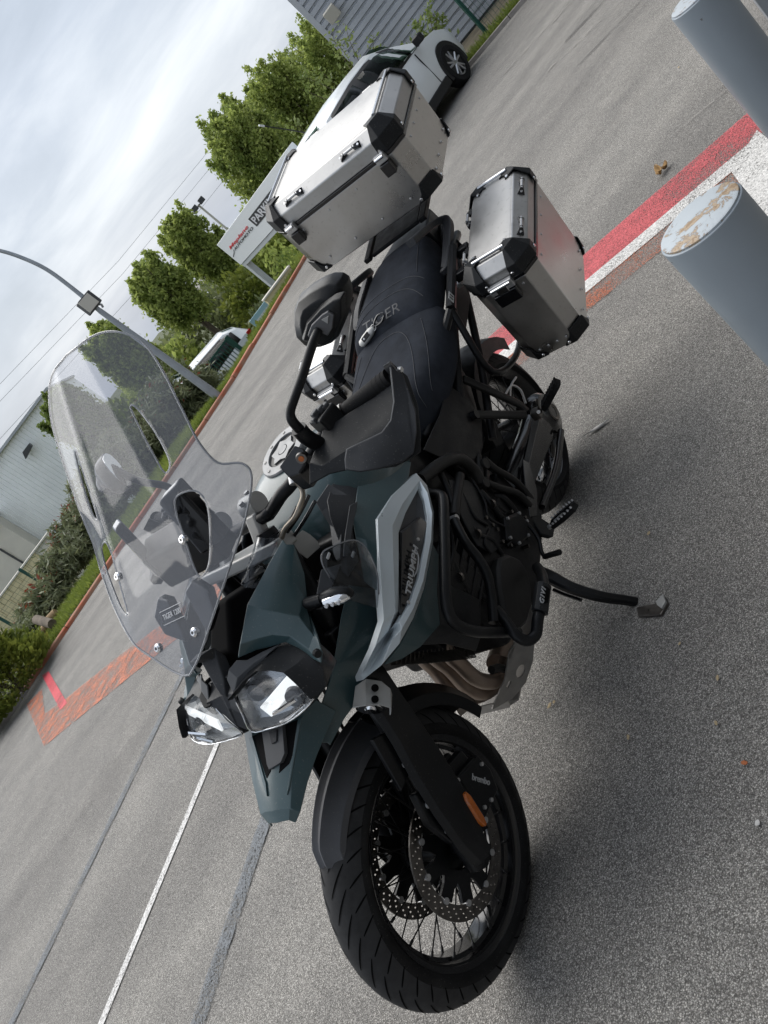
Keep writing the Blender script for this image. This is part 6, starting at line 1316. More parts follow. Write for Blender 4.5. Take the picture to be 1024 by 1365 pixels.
    c_ = b(607, 691, .21); MB().tube([T(c_ - V((0, .02, 0))), T(c_ + V((0, .006, 0)))], [.010, .010], 14).build('bolt', 'steel', bk, angle=40)
    # crash bars
    cb = tubeo('crash_bar', [T(b(*k)) for k in ((566, 655, .185), (574, 659, .215), (586, 660, .245), (591, 668, .262), (592, 700, .272), (593, 745, .280), (594, 790, .285), (597, 815, .284), (608, 832, .28), (630, 841, .275), (660, 843, .265), (690, 842, .235))], .0135, 'satin_black', bk, 14)
    tubeo('crash_bar', [T(b(*k)) for k in ((606, 694, .215), (620, 722, .245), (638, 745, .262), (650, 768, .268), (655, 795, .262), (658, 830, .262))], .0125, 'satin_black', bk, 14)
    tubeo('crash_bar', [T(b(*k)) for k in ((660, 812, .25), (672, 826, .265), (686, 845, .285), (702, 854, .30), (714, 846, .315), (717, 826, .325), (722, 800, .330), (724, 780, .32), (722, 766, .29), (716, 756, .24))], .0145, 'satin_black', bk, 14)
    g0, g1 = b(720, 812, .330), b(724, 782, .328); sl = MB(); d = (g1 - g0); n_ = V((.3, .8, .5)).normalized(); w_ = d.cross(n_).normalized()
    sl.loft([[T(g0 + d*u + w_*(.022*math.cos(a)) + n_*(.020*math.sin(a))) for a in [2*math.pi*k/10 for k in range(10)]] for u in (-.15, 0, .5, 1, 1.1)]); so = sl.build('crash_slider', 'black_plastic', bk, bevel=.003, angle=40)
    pk = g0*.45 + g1*.55 + n_*.0205 + w_*.002
    MB().prism([T(pk + d*a + w_*c) for a, c in ((-.30, -.009), (.30, -.009), (.36, 0), (.30, .009), (-.30, .009), (-.36, 0))], T(n_*.0015) if s > 0 else mir(n_*.0015)).build('slot', 'groove', so)
    if s > 0:
        o_, xp, up = b(724, 806, .352), b(727, 786, .352), b(732, 806, .352); up_ = o_*2 - up; text('lettering', 'GIVI', frame(o_ + n_*.003, xp + n_*.003, b(717, 806, .352)), (xp - o_).length, .014, 'letter_grey', so, ext=.001, bold=.015, space=1.25)
both(motor)
# exhaust headers: three pipes sweeping down and under, plus collector
for i, (pts, r) in enumerate([([(563, 876, -.055), (580, 893, -.055), (598, 915, -.05), (622, 930, -.045), (650, 922, -.02), (668, 905, .02)], .0215), ([(577, 873, 0), (600, 892, 0), (622, 915, .0), (645, 923, .01), (664, 908, .03), (680, 890, .05)], .0215), ([(599, 872, .055), (612, 884, .06), (634, 904, .06), (655, 909, .06), (668, 900, .065), (675, 880, .075)], .0215)]):
    P = [b(*k) for k in pts]; P = [P[0] + V((-.03, 0, .10))] + P; tubeo('exhaust_header', P, r, 'exhaust', bk, 16)
tubeo('exhaust_header', [V((.98, .05, .26)), V((.85, .02, .22)), V((.65, -.05, .22)), V((.45, -.12, .26)), V((.25, -.2, .33))], .032, 'exhaust', bk, 16)
MB().loft([[V((.22, -.20 + .055*math.cos(a), .34 + .05*math.sin(a))) for a in np.linspace(0, 6.0, 12)], [V((-.05, -.22 + .065*math.cos(a), .45 + .06*math.sin(a))) for a in np.linspace(0, 6.0, 12)], [V((-.34, -.24 + .06*math.cos(a), .58 + .055*math.sin(a))) for a in np.linspace(0, 6.0, 12)]]).build('silencer', 'disc_steel', bk, angle=40, bevel=.004)
MB().tube([b(655, 893, .10), b(664, 890, .10), b(676, 892, .10)], .012, 10).build('lambda_sensor', 'cover_grey', bk)
# skid plate with cut-outs
def skid(T, s):
    o_ = b(690, 850, .165); 
    fr_ = frame(b(655, 945, .055), b(711, 868, .150), b(690, 850, .165)); iv = fr_.inverted()
    O = [(690, 849, .165), (711, 852, .165), (712, 882, .140), (702, 910, .105), (683, 931, .075), (656, 946, .055), (657, 940, .06), (672, 905, .10), (682, 870, .15)]
    pl = [iv @ b(*k) for k in O]; o2 = [(p.x, p.y) for p in pl]
    hole = [iv @ b(*k) for k in ((696, 890, .13), (694, 902, .118))]
    hs = []
    c_ = iv @ b(697, 896, .125); hs.append(circ(c_.x, c_.y, .019, 20))
    for a_, b__, w in (((686, 862, .155), (684, 880, .145), .005), ((682, 908, .105), (678, 917, .095), .006), ((700, 858, .16), (699, 862, .158), .006)):
        p, q = iv @ b(*a_), iv @ b(*b__); d = V((q.x - p.x, q.y - p.y, 0)).normalized(); n_ = V((-d.y, d.x, 0)); hs.append([((p + n_*w).x, (p + n_*w).y), ((q + n_*w).x, (q + n_*w).y), ((q - n_*w).x, (q - n_*w).y), ((p - n_*w).x, (p - n_*w).y)])
    v, f = plate2d(o2, hs, .004, fr_); MB().add([T(p) for p in v], f).build('skid_plate', 'skid', bk, smooth=False, bevel=.0008)
both(skid)
MB().loft([[V((1.075, y, z)) for y, z in ((-.055, .195), (.055, .195), (.055, .19), (-.055, .19))], [V((1.04, y, z)) for y, z in ((-.06, .165), (.06, .165), (.06, .16), (-.06, .16))], [V((.60, y, z)) for y, z in ((-.10, .165), (.10, .165), (.10, .16), (-.10, .16))]]).build('skid_plate', 'skid', bk)
MB().loft([[V((1.082, y, z)) for y, z in ((-.075, .225), (.075, .225), (.06, .192), (-.06, .192))], [V((1.078, y, z)) for y, z in ((-.075, .225), (.075, .225), (.06, .192), (-.06, .192))]]).build('skid_plate', 'skid', bk)
# ---- side stand
ss = MB(); sp0 = [b(716, 762, .16), b(735, 770, .19), b(760, 783, .24), b(800, 795, .30), b(840, 801, .345), b(868, 806, .37)]
rg = []; pp = spline(sp0, 5)
for i, p in enumerate(pp):
    u = i/(len(pp) - 1); t_ = (pp[min(i + 1, len(pp) - 1)] - pp[max(i - 1, 0)]).normalized(); x_ = V((1, 0, 0)); x_ = (x_ - t_*x_.dot(t_)).normalized(); y_ = t_.cross(x_); w = .022*(1 - u) + .012*u; h = .014*(1 - u) + .010*u
    rg.append([p + x_*w*a + y_*h*c for a, c in ((-1, -.6), (-.6, -1), (.6, -1), (1, -.6), (1, .6), (.6, 1), (-.6, 1), (-1, .6))])
so = ss.loft(rg).build('side_stand', 'satin_black', bk, bevel=.002, angle=40)
IB = BIKE.inverted(); foot = [IB @ V(tuple(G(px, py, .0))) for px, py in ((852, 812), (880, 806), (889, 797), (893, 806), (884, 822), (853, 824))]; up_ = IB.to_3x3() @ V((0, 0, .011))
MB().prism(foot, up_).build('stand_foot', 'disc_steel', so, bevel=.002); MB().prism([foot[1] + up_, foot[2] + up_, foot[3] + up_, foot[4]*.6 + foot[3]*.4 + up_, foot[1]*.7 + foot[4]*.3 + up_], up_*.8).build('foot_plate', 'cast_grey', so, bevel=.002)
q = b(866, 800, .372); MB().tube([b(862, 806, .37), q], .0075, 10).build('stand_peg', 'satin_black', so); MB().tube([q, b(867, 797, .374)], .0085, 10).build('peg_tip', 'satin_black', so)
tubeo('stand_spring', [b(738, 786, .17), b(752, 792, .20), b(775, 800, .25)], .006, 'gloss_black', bk, 8)
# ---- footpegs, levers, hangers
def peg(T, s):
    a, e_ = b(732, 703, .215), b(768, 672, .335); d = (e_ - a); n_ = V((-.1, -.15, 1)).normalized(); w_ = d.cross(n_).normalized(); n_ = w_.cross(d).normalized()
    out = [a + d*u + w_*k for u, k in ((.12, -.016), (.5, -.024), (.95, -.020), (1.02, 0), (.95, .020), (.5, .024), (.12, .016))]
    fr_ = frame(a, e_, a + w_); iv = fr_.inverted(); v, f = plate2d([((iv @ p).x, (iv @ p).y) for p in out], [[((iv @ (a + d*u + w_*k)).x, (iv @ (a + d*u + w_*k)).y) for u, k in ((.25, -.008), (.85, -.010), (.85, .010), (.25, .008))]], .016, fr_); fp = MB().add([T(p) for p in v], f).build('footpeg', 'satin_black', bk, bevel=.002, angle=40)
    th = MB()
    for i in range(8):
        u = .18 + .75*i/7; k = .016 + .008*math.sin(math.pi*min(1, u)); 
        for sg in (-1, 1): p = a + d*u + w_*k*sg*.92 + n_*.008; th.tube([T(p), T(p + n_*.006)], [.004, .0026], 6)
    th.build('tooth', 'steel', fp)['kind'] = 'stuff'
    MB().tube([T(a), T(a + d*.55)], .008, 8).build('peg_bar', 'steel', fp)
    hg = MB(); hg.prism([T(b(*k)) for k in ((715, 660, .165), (722, 690, .175), (740, 702, .205), (738, 716, .205), (722, 712, .18), (708, 690, .165))], V((0, -.02*s, 0))); hg.build('footpeg_bracket', 'satin_black', bk, bevel=.003)
    tubeo('gear_lever' if s > 0 else 'brake_pedal', [T(b(*k)) for k in ((690, 688, .185), (706, 702, .20), (718, 718, .215), (722, 735, .222), (727, 744, .225))], .006, 'satin_black', bk, 10)
    MB().tube([T(b(726, 742, .225)), T(b(746, 736, .295))], .0085, 12).build('lever_peg', 'rubber', bk, angle=40)
    # hanger of the passenger peg: two arms meeting at a silver clevis
    A = [b(617, 505, .160), b(655, 522, .19), b(690, 538, .212), b(702, 548, .222)]; B = [b(632, 553, .175), b(665, 553, .195), b(700, 553, .222)]
    hm = MB()
    for P in (A, B):
        rg = []; pp = spline(P, 4)
        for i, p in enumerate(pp):
            t_ = (pp[min(i + 1, len(pp) - 1)] - pp[max(i - 1, 0)]).normalized(); y_ = V((0, 1, 0)); x_ = t_.cross(y_).normalized(); rg.append([T(p + x_*.013*a_ + y_*.009*c_) for a_, c_ in ((-1, -.6), (-.6, -1), (.6, -1), (1, -.6), (1, .6), (.6, 1), (-.6, 1), (-1, .6))])
        hm.loft(rg)
    ho = hm.build('passenger_peg_hanger', 'cover_grey', bk, bevel=.002, angle=40); c_ = b(633, 553, .182); MB().tube([T(c_ - V((0, .02, 0))), T(c_ + V((0, .008, 0)))], .014, 16).build('hanger_bolt', 'satin_black', ho, angle=40)
    k_ = MB(); c0, c1 = b(708, 556, .225), b(722, 547, .24); k_.box(T((c0 + c1)/2), (.034, .030, .030)); k_.build('clevis', 'disc_steel', ho, bevel=.005); MB().tube([T(b(718, 549, .256)), T(b(718, 549, .262))], .006, 12).build('pin', 'bright_steel', ho)
    a, e_ = b(724, 545, .245), b(744, 508, .340); d = e_ - a; n_ = V((0, -.1, 1)); w_ = d.cross(n_).normalized(); n_ = w_.cross(d).normalized()
    pg = MB(); pg.loft([[T(a + d*u + w_*k*x + n_*z) for x, z in ((-1, -.010), (1, -.010), (1, .008), (-1, .008))] for u, k in ((0, .013), (.15, .020), (.9, .020), (1, .014))]); po_ = pg.build('passenger_peg', 'rubber', bk, bevel=.002)
    rbb = MB()
    for i in range(9):
        u = .15 + .8*i/8; p = a + d*u + n_*.010; rbb.tube([T(p - w_*.020), T(p + w_*.020)], .0045, 6)
    rbb.build('rubber_rib', 'rubber', po_)['kind'] = 'stuff'
both(peg)
# ---- heel plates and struts towards the footpeg
tubeo('heel_plate_arm', [b(645, 612, .170), b(660, 625, .175), b(685, 640, .180), b(700, 655, .18), b(712, 672, .178)], .011, 'cover_grey', bk)
tubeo('heel_plate_arm', [b(645, 642, .170), b(665, 650, .178), b(690, 658, .182), b(706, 674, .18)], .011, 'cover_grey', bk)
for px, py in ((645, 619), (645, 644)): c_ = b(px, py, .172); MB().tube([c_ - V((0, .03, 0)), c_ + V((0, .010, 0))], .017, 16).build('frame_bolt', 'cover_grey', bk, angle=40, bevel=.002)
patch('heel_plate', [[b(696, 612, .175), b(706, 618, .185)], [b(700, 650, .18), b(716, 655, .19)], [b(706, 690, .18), b(716, 688, .19)]], 'gloss_black', bk, .005, bevel=.003)
# ---- swingarm and final drive (left), hugger
MB().loft([[V((x, y + w*math.cos(a), z + h*math.sin(a))) for a in [2*math.pi*k/14 for k in range(14)]] for x, y, z, w, h in ((.52, .10, .40, .045, .055), (.36, .125, .385, .045, .06), (.18, .135, .355, .045, .062), (.08, .135, .335, .05, .07))]).build('swingarm', 'gloss_black', bk, angle=50)
fd_ = MB(); fd_.add(*lathe_vf([(.0005, .185), (.035, .185), (.042, .178), (.075, .172), (.088, .155), (.092, .12), (.085, .085), (.0005, .085)], 32, RA)); fo = fd_.build('final_drive', 'gloss_black', bk, angle=40); MB().add(*lathe_vf([(.020, .186), (.030, .190), (.034, .186)], 28, RA)).build('drive_ring', 'disc_steel', fo, angle=40)
MB().loft([[V((.47, .16, .42)), V((.47, .172, .40)), V((.47, .165, .36)), V((.47, .15, .37))], [V((.12, .178, .415)), V((.12, .192, .39)), V((.12, .185, .30)), V((.12, .165, .31))]]).build('swingarm_guard', 'gloss_black', bk, bevel=.006)
tubeo('torque_arm', [V((.45, .17, .30)), V((.25, .185, .27)), V((.05, .185, .265))], .012, 'gloss_black', bk)
tubeo('brake_line', [b(671, 535, .14), b(676, 522, .14), b(683, 514, .14), b(694, 520, .15), b(701, 538, .155)], .004, 'steel', bk, 8)
tubeo('brake_line', [b(680, 533, .14), b(681, 515, .14), b(688, 503, .14)], .004, 'steel', bk, 8)
hg = []
for i in range(13):
    a = R_(28) + R_(110)*i/12; er = V((math.cos(a), 0, math.sin(a))); hg.append([RA + er*(.345 + dr) + V((0, y, 0)) for y, dr in ((-.105, -.06), (-.098, -.01), (-.05, .006), (0, .010), (.05, .006), (.098, -.01), (.105, -.06))])
patch('rear_hugger', hg, 'engine_black', bk, .004, bevel=.002, angle=40)
MB().loft([[V((.58, y, z)) for y, z in ((-.13, .56), (.13, .56), (.14, .80), (-.14, .80))], [V((.36, y, z)) for y, z in ((-.135, .56), (.135, .56), (.15, .80), (-.15, .80))], [V((.16, y, z)) for y, z in ((-.11, .66), (.11, .66), (.15, .84), (-.15, .84))]]).build('battery_box', 'engine_black', bk, bevel=.015)
for s_ in (1, -1):
    patch('frame_cover', [[V((.66, s_*.150, .80)), V((.64, s_*.168, .72)), V((.60, s_*.160, .64))], [V((.50, s_*.165, .79)), V((.48, s_*.176, .70)), V((.46, s_*.165, .60))], [V((.36, s_*.160, .79)), V((.34, s_*.168, .70)), V((.34, s_*.155, .62))]], 'engine_black', bk, .005, bevel=.003)
    MB().loft([[V((.62, s_*.12, .50)), V((.62, s_*.17, .50)), V((.60, s_*.17, .28)), V((.60, s_*.12, .28))], [V((.48, s_*.12, .52)), V((.48, s_*.165, .52)), V((.46, s_*.165, .28)), V((.46, s_*.12, .28))]]).build('swingarm_pivot', 'engine_black', bk, bevel=.012)
    for k in range(5): MB().box((.98 - .012*k, s_*.198, .535 + .03*k), (.13, .012, .008)).build('cooling_fin', 'engine_black', bk, bevel=.002)
tubeo('shock_absorber', [V((.40, -.02, .45)), V((.34, -.02, .62)), V((.30, -.02, .78))], .038, 'engine_black', bk, 14)
# ================================================================== BARS, GUARDS, MIRRORS, DASH
HB = [b(521, 503, .475), b(470, 548, .36), b(441, 566, .31), b(418, 590, .255)]
bar = [HB[0], HB[1], HB[2], b(392, 640, .20), b(375, 660, .165), b(360, 683, .115), b(350, 690, .095)]
cl0, cl1 = b(352, 678, .075), V((0, 0, 0))
rb_ = [mirS(p) for p in bar[::-1]]
tubeo('handlebar', bar[2:] + rb_[:-2], .0145, 'satin_black', bk, 16)
def turned(fn):
    fn(lambda p: V(p), 1); fn(lambda p: mirS(p), -1)
def bars(T, s):
    g = tubeo('grip', [T(p) for p in (b(519, 502, .472), b(495, 521, .42), b(470, 541, .365), b(462, 548, .345))], .0175, 'rubber', bk, 18)
    for u in range(9):
        p = b(519, 502, .472).lerp(b(466, 545, .352), .08 + .1*u); d = (b(466, 545, .352) - b(519, 502, .472)).normalized(); MB().tube([T(p), T(p + d*.002)], .0183, 18).build('grip_rib', 'rubber', g, angle=40)
    MB().tube([T(b(461, 549, .343)), T(b(457, 552, .335))], .0215, 18).build('grip_collar', 'cast_grey', bk, angle=40)
    # switch cluster
    c_ = b(440, 562, .318); q = MB(); q.box(T(c_), (.052, .055, .060), Matrix.Rotation(-.45*s, 3, 'Z')); so = q.build('switch_cluster', 'satin_black', bk, bevel=.008)
    for px, py, y in ((429, 562, .315), (436, 556, .325), (442, 553, .332), (430, 569, .312), (441, 563, .325), (446, 560, .332)): MB().box(T(b(px, py, y) + V((-.004, 0, .020))), (.019, .016, .014), Matrix.Rotation(-.5*s, 3, 'Z')).build('switch_button', 'pale_plastic', so, bevel=.004)
    # brake or clutch reservoir block with a lid
    rs = [b(377, 628, .235), b(398, 598, .270), b(411, 603, .285), b(414, 622, .280), b(404, 636, .262), b(390, 641, .238)]
    ro = MB().loft([[T(p + V((0, 0, .012))) for p in rs], [T(p - V((0, 0, .032))) for p in rs]]).build('reservoir', 'gloss_black', bk, bevel=.005); cc = b(401.5, 609, .29)
    k = b(402, 610, .292); MB().tube([T(k), T(k + V((.006, .003, .001)))], [.0115, .0105], 20).build('sight_glass', 'disc_steel', ro, angle=40); MB().tube([T(k + V((.006, .003, .001))), T(k + V((.0075, .0035, .0012)))], .006, 12).build('sight_window', 'amber', ro)
    tubeo('lever', [T(b(*q_)) for q_ in ((434, 592, .29), (450, 572, .325), (474, 552, .365))], .008, 'satin_black', bk, 10)
    lf = b(393, 641, .225); tubeo('hydraulic_line', [T(b(*q_)) for q_ in ((390, 640, .228), (400, 648, .232), (404, 660, .232), (400, 675, .222), (393, 690, .20), (380, 705, .16), (374, 722, .13))], [.0055, .0055, .0055, .0065, .006, .006, .006], 'fitting_brass', bk, 10)
    MB().tube([T(b(391, 636, .228)), T(b(393, 645, .228))], .011, 12).build('banjo_bolt', 'steel', bk)
    for pts in (((412, 660, .235), (400, 684, .20), (386, 705, .15), (372, 725, .11)), ((420, 668, .24), (408, 690, .20), (392, 715, .14)), ((396, 676, .21), (386, 695, .18), (370, 716, .13))): tubeo('cable', [T(b(*q_)) for q_ in pts], .0042, 'gloss_black', bk, 8)
    # handguard shell
    A = [[(431, 574, .31), (427, 590, .305), (420, 602, .30), (413, 618, .295), (413, 647, .29)], [(452, 560, .345), (451, 580, .345), (444, 600, .34), (430, 622, .325), (440, 632, .325)], [(476, 544, .38), (482, 561, .385), (477, 585, .385), (470, 597, .38), (466, 626, .365)], [(500, 529, .425), (507, 545, .43), (507, 562, .43), (500, 580, .42), (497, 626, .41)], [(517, 514, .462), (524, 526, .465), (528, 540, .465), (524, 572, .455), (528, 622, .445)], [(519, 490, .482), (532, 505, .490), (540, 530, .490), (545, 570, .482), (547, 612, .470)], [(524, 486, .484), (543, 502, .496), (557, 540, .500), (561, 580, .495), (561, 603, .485)]]
    hg_ = patch('handguard', [[T(b(*k_)) for k_ in r] for r in A], 'black_plastic', bk, .006, bevel=.004, angle=26)
    # raised outer panel of the guard, standing 8 mm proud
    up = V((.018, .008, .011))
    Bp = [[(467, 598, .382), (465, 611, .375), (466, 625, .366)], [(490, 587, .412), (487, 604, .405), (485, 628, .398)], [(513, 576, .444), (510, 598, .438), (510, 624, .428)], [(525, 560, .462), (531, 588, .462), (540, 615, .458)], [(529, 535, .474), (546, 560, .484), (555, 603, .478)], [(526, 508, .482), (545, 520, .494), (559, 575, .495)], [(524, 490, .486), (541, 500, .496), (557, 545, .501)]]
    P = [[b(*k_) + up for k_ in r] for r in Bp]; o = patch('guard_panel', [[T(p) for p in r] for r in P], 'grey_plastic', hg_, .006, bevel=.003, angle=26)
    rim_ = [P[0][2], P[0][1], P[0][0], P[1][0], P[2][0], P[3][0], P[4][0], P[5][0], P[6][0]]; patch('panel_step', [[T(p), T(p - up*1.25 + V((-.004, -.006, -.0)))] for p in rim_], 'step_grey', hg_, .003)
    MB().tube([T(b(519, 497, .478)), T(b(527, 490, .492))], [.0185, .0165], 18).build('bar_end_weight', 'satin_black', bk, angle=40); k = b(534, 495, .492); MB().tube([T(b(531, 494, .487)), T(b(536, 493, .495))], .007, 10).build('guard_bolt', 'steel', hg_)
    # mirror: shell, inner recess, stalk cover and stalk
    if s < 0: T0 = T; tw = Matrix.Translation(V((.93, -.42, 1.335))) @ Matrix.Rotation(R_(-52), 4, "Z") @ Matrix.Rotation(R_(0), 4, "X") @ Matrix.Scale(.85, 4) @ Matrix.Translation(-V((.895, -.40, 1.335))); T = lambda p: tw @ mir(p)
    C0 = bx(430, 413, .90); outl = [(393, 411), (399, 396), (416, 382), (432, 373), (443, 369), (455, 369), (463, 374), (467, 386), (468, 398), (463, 422), (452, 448), (442, 457), (431, 461), (418, 462), (408, 459), (396, 447), (393, 430)]
    O = [bx(px, py, .895) for px, py in outl]; cen = sum(O, V((0, 0, 0)))/len(O); fw_ = V((.034, 0, .003))
    ms = MB().loft([[T(p + V((-.020, 0, 0))) for p in O], [T(p) for p in O], [T(cen + (p - cen)*.90 + fw_*.55) for p in O], [T(cen + (p - cen)*.60 + fw_) for p in O], [T(cen + (p - cen)*.25 + fw_*1.08) for p in O]]); mo_ = ms.build('mirror', 'satin_black', bk, angle=32, bevel=.003)
    MB().loft([[T(cen + (p - cen)*.95 + V((-.0195, 0, 0))) for p in O], [T(cen + (p - cen)*.94 + V((-.021, 0, 0))) for p in O]]).build('mirror_glass', 'mirror_glass', mo_, angle=30)
    RO = [(403, 450), (410, 425), (430, 402), (450, 388), (462, 385), (462, 415), (450, 446), (432, 458)]; RP = [bx(px, py, .925) for px, py in RO]; rc = sum(RP, V((0, 0, 0)))/8
    MB().loft([[T(p + V((.004, 0, 0))) for p in RP], [T(rc + (p - rc)*.86 + V((.022, 0, 0))) for p in RP], [T(rc + (p - rc)*.5 + V((.026, 0, 0))) for p in RP]]).build('shell_panel', 'satin_black', mo_, angle=30, bevel=.003)
    KO = [(411, 446), (416, 432), (430, 418), (438, 413), (446, 418), (444, 436), (438, 446), (430, 442), (426, 438), (420, 440), (417, 451)]; KP = [bx(px, py, .95) for px, py in KO]
    ko = MB().loft([[T(p - V((.008, 0, 0))) for p in KP], [T(p + V((.006, 0, 0))) for p in KP]]).build('stalk_cover', 'cast_dark', mo_, bevel=.002)
    tri = [bx(px, py, .958) for px, py in ((429, 426), (438, 421), (437, 431))]; MB().loft([[T(p - V((.001, 0, 0))) for p in tri], [T(p + V((.0012, 0, 0))) for p in tri]]).build('emblem', 'cast_grey', ko)
    if s < 0: T = T0
    st_ = [bx(424, 441, .955), b(415, 464, .374), b(403, 502, .352), b(392, 532, .336), b(387, 549, .328), b(390, 561, .322), b(401, 574, .312)]
    if s < 0: st_ = [mirS(q_) for q_ in (V((.93, -.40, 1.325)), b(151, 624, -.40), b(185, 641, -.35), b(221, 648, -.29), b(237, 662, -.26), b(246, 690, -.25))]
    tubeo('mirror_stalk', [T(p) for p in st_], [.0095, .0095, .0095, .0095, .0095, .0100, .0105], 'satin_black', bk, 14)
    MB().tube([T(p) for p in spline([b(398, 571, .312), b(409, 583, .306), b(425, 592, .302)], 4)], .0165, 16).build('mirror_clamp', 'satin_black', bk, angle=50)
mat('fitting_brass', (.26, .23, .19), .35, metal=.8); mat('mirror_glass', (.8, .8, .8), .03, metal=1); mat('cast_dark', (.13, .13, .135), .45, metal=.5)
turned(bars)
# yoke, risers, clamps: pale cast alloy
yk = MB(); z0 = 1.075
def stl(x, y, z): return STM @ V((x, y, z))
AXp = lambda d, y, f0=0: along(d, y, f0)
top_c = .80
q = MB(); rg = [[STM @ AXp(.795, y, f_) for y, f_ in ((-.145, .03), (-.145, -.03), (-.05, -.085), (.05, -.085), (.145, -.03), (.145, .03), (.05, .035), (-.05, .035))], [STM @ AXp(.825, y, f_) for y, f_ in ((-.145, .03), (-.145, -.03), (-.05, -.085), (.05, -.085), (.145, -.03), (.145, .03), (.05, .035), (-.05, .035))]]
MB().loft(rg).build('top_yoke', 'cast_grey', bk, bevel=.006)
MB().loft([[STM @ AXp(.56, y, f_) for y, f_ in ((-.145, .035), (-.145, -.035), (.145, -.035), (.145, .035))], [STM @ AXp(.60, y, f_) for y, f_ in ((-.145, .035), (-.145, -.035), (.145, -.035), (.145, .035))]]).build('lower_yoke', 'satin_black', bk, bevel=.008)
for s in (1, -1):
    T = (lambda p: V(p)) if s > 0 else mirS
    P = [b(352, 727, .070), b(345, 705, .072), b(336, 680, .072)]
    rs_ = MB(); rg = []
    for p, w in ((P[0], .020), (P[1], .020), (P[2], .023)): rg.append([T(p + V((a*w, c*.019, 0))) for a, c in ((-1, -.7), (-.6, -1), (.6, -1), (1, -.7), (1, .7), (.6, 1), (-.6, 1), (-1, .7))])
    o = rs_.loft(rg).build('bar_riser', 'cast_grey', bk, bevel=.003)
    tc_ = P[2]; q = MB(); q.tube([T(tc_ + V((-.012, .022, .002))), T(tc_ + V((-.012, -.022, .002)))], .027, 20); q.build('bar_clamp', 'cast_grey', o, angle=40, bevel=.002)
    for dx in (-.028, .006): MB().tube([T(tc_ + V((dx, 0, .022))), T(tc_ + V((dx, 0, .032)))], .006, 10).build('clamp_bolt', 'gloss_black', o)
# fork caps
for s in (1, -1): MB().tube([STM @ along(.82, s*.105, 0), STM @ along(.850, s*.105, 0)], [.026, .022], 18).build('fork_cap', 'satin_black', bk, angle=40)
# silver yoke end seen beside the left fairing
P = [b(386, 725, .115), b(405, 707, .135), b(415, 713, .140), b(418, 722, .138), b(400, 738, .118)]
MB().loft([[p + V((0, 0, .004)) for p in P], [p - V((0, 0, .022)) for p in P]]).build('yoke_end', 'cast_grey', bk, bevel=.004)
# instrument panel with its adjuster, behind the screen
MB().loft([[V((1.315, y, z)) for y, z in ((-.105, 1.155), (.105, 1.155), (.095, 1.245), (-.095, 1.245))], [V((1.255, y, z)) for y, z in ((-.11, 1.16), (.11, 1.16), (.10, 1.265), (-.10, 1.265))]]).build('instrument_panel', 'black_plastic', bk, bevel=.008)
MB().box((1.250, 0, 1.212), (.004, .17, .08), Matrix.Rotation(-.2, 3, 'Y')).build('display', 'gloss_black', bk, bevel=.002)
MB().loft([[V((x, y, z)) for x, y, z in ((1.33, .075, 1.20), (1.30, .125, 1.19), (1.27, .12, 1.33), (1.30, .08, 1.33))], [V((x - .03, y, z)) for x, y, z in ((1.33, .075, 1.20), (1.30, .125, 1.19), (1.27, .12, 1.33), (1.30, .08, 1.33))]]).build('screen_arm', 'gloss_black', bk, bevel=.006)
MB().loft([[V((x, -y, z)) for x, y, z in ((1.33, .075, 1.20), (1.30, .125, 1.19), (1.27, .12, 1.33), (1.30, .08, 1.33))], [V((x - .03, -y, z)) for x, y, z in ((1.33, .075, 1.20), (1.30, .125, 1.19), (1.27, .12, 1.33), (1.30, .08, 1.33))]]).build('screen_arm', 'gloss_black', bk, bevel=.006)
pb = b(247, 676, .085); bbx = MB(); bbx.box(pb, (.05, .05, .035), Matrix.Rotation(.4, 3, 'Y')); bo = bbx.build('adjuster_box', 'grey_plastic', bk, bevel=.003)
for k in range(7): MB().box(pb + V((.012, -.018 + .006*k, .018)), (.045, .0025, .006), Matrix.Rotation(.4, 3, 'Y')).build('fin', 'satin_black', bo)

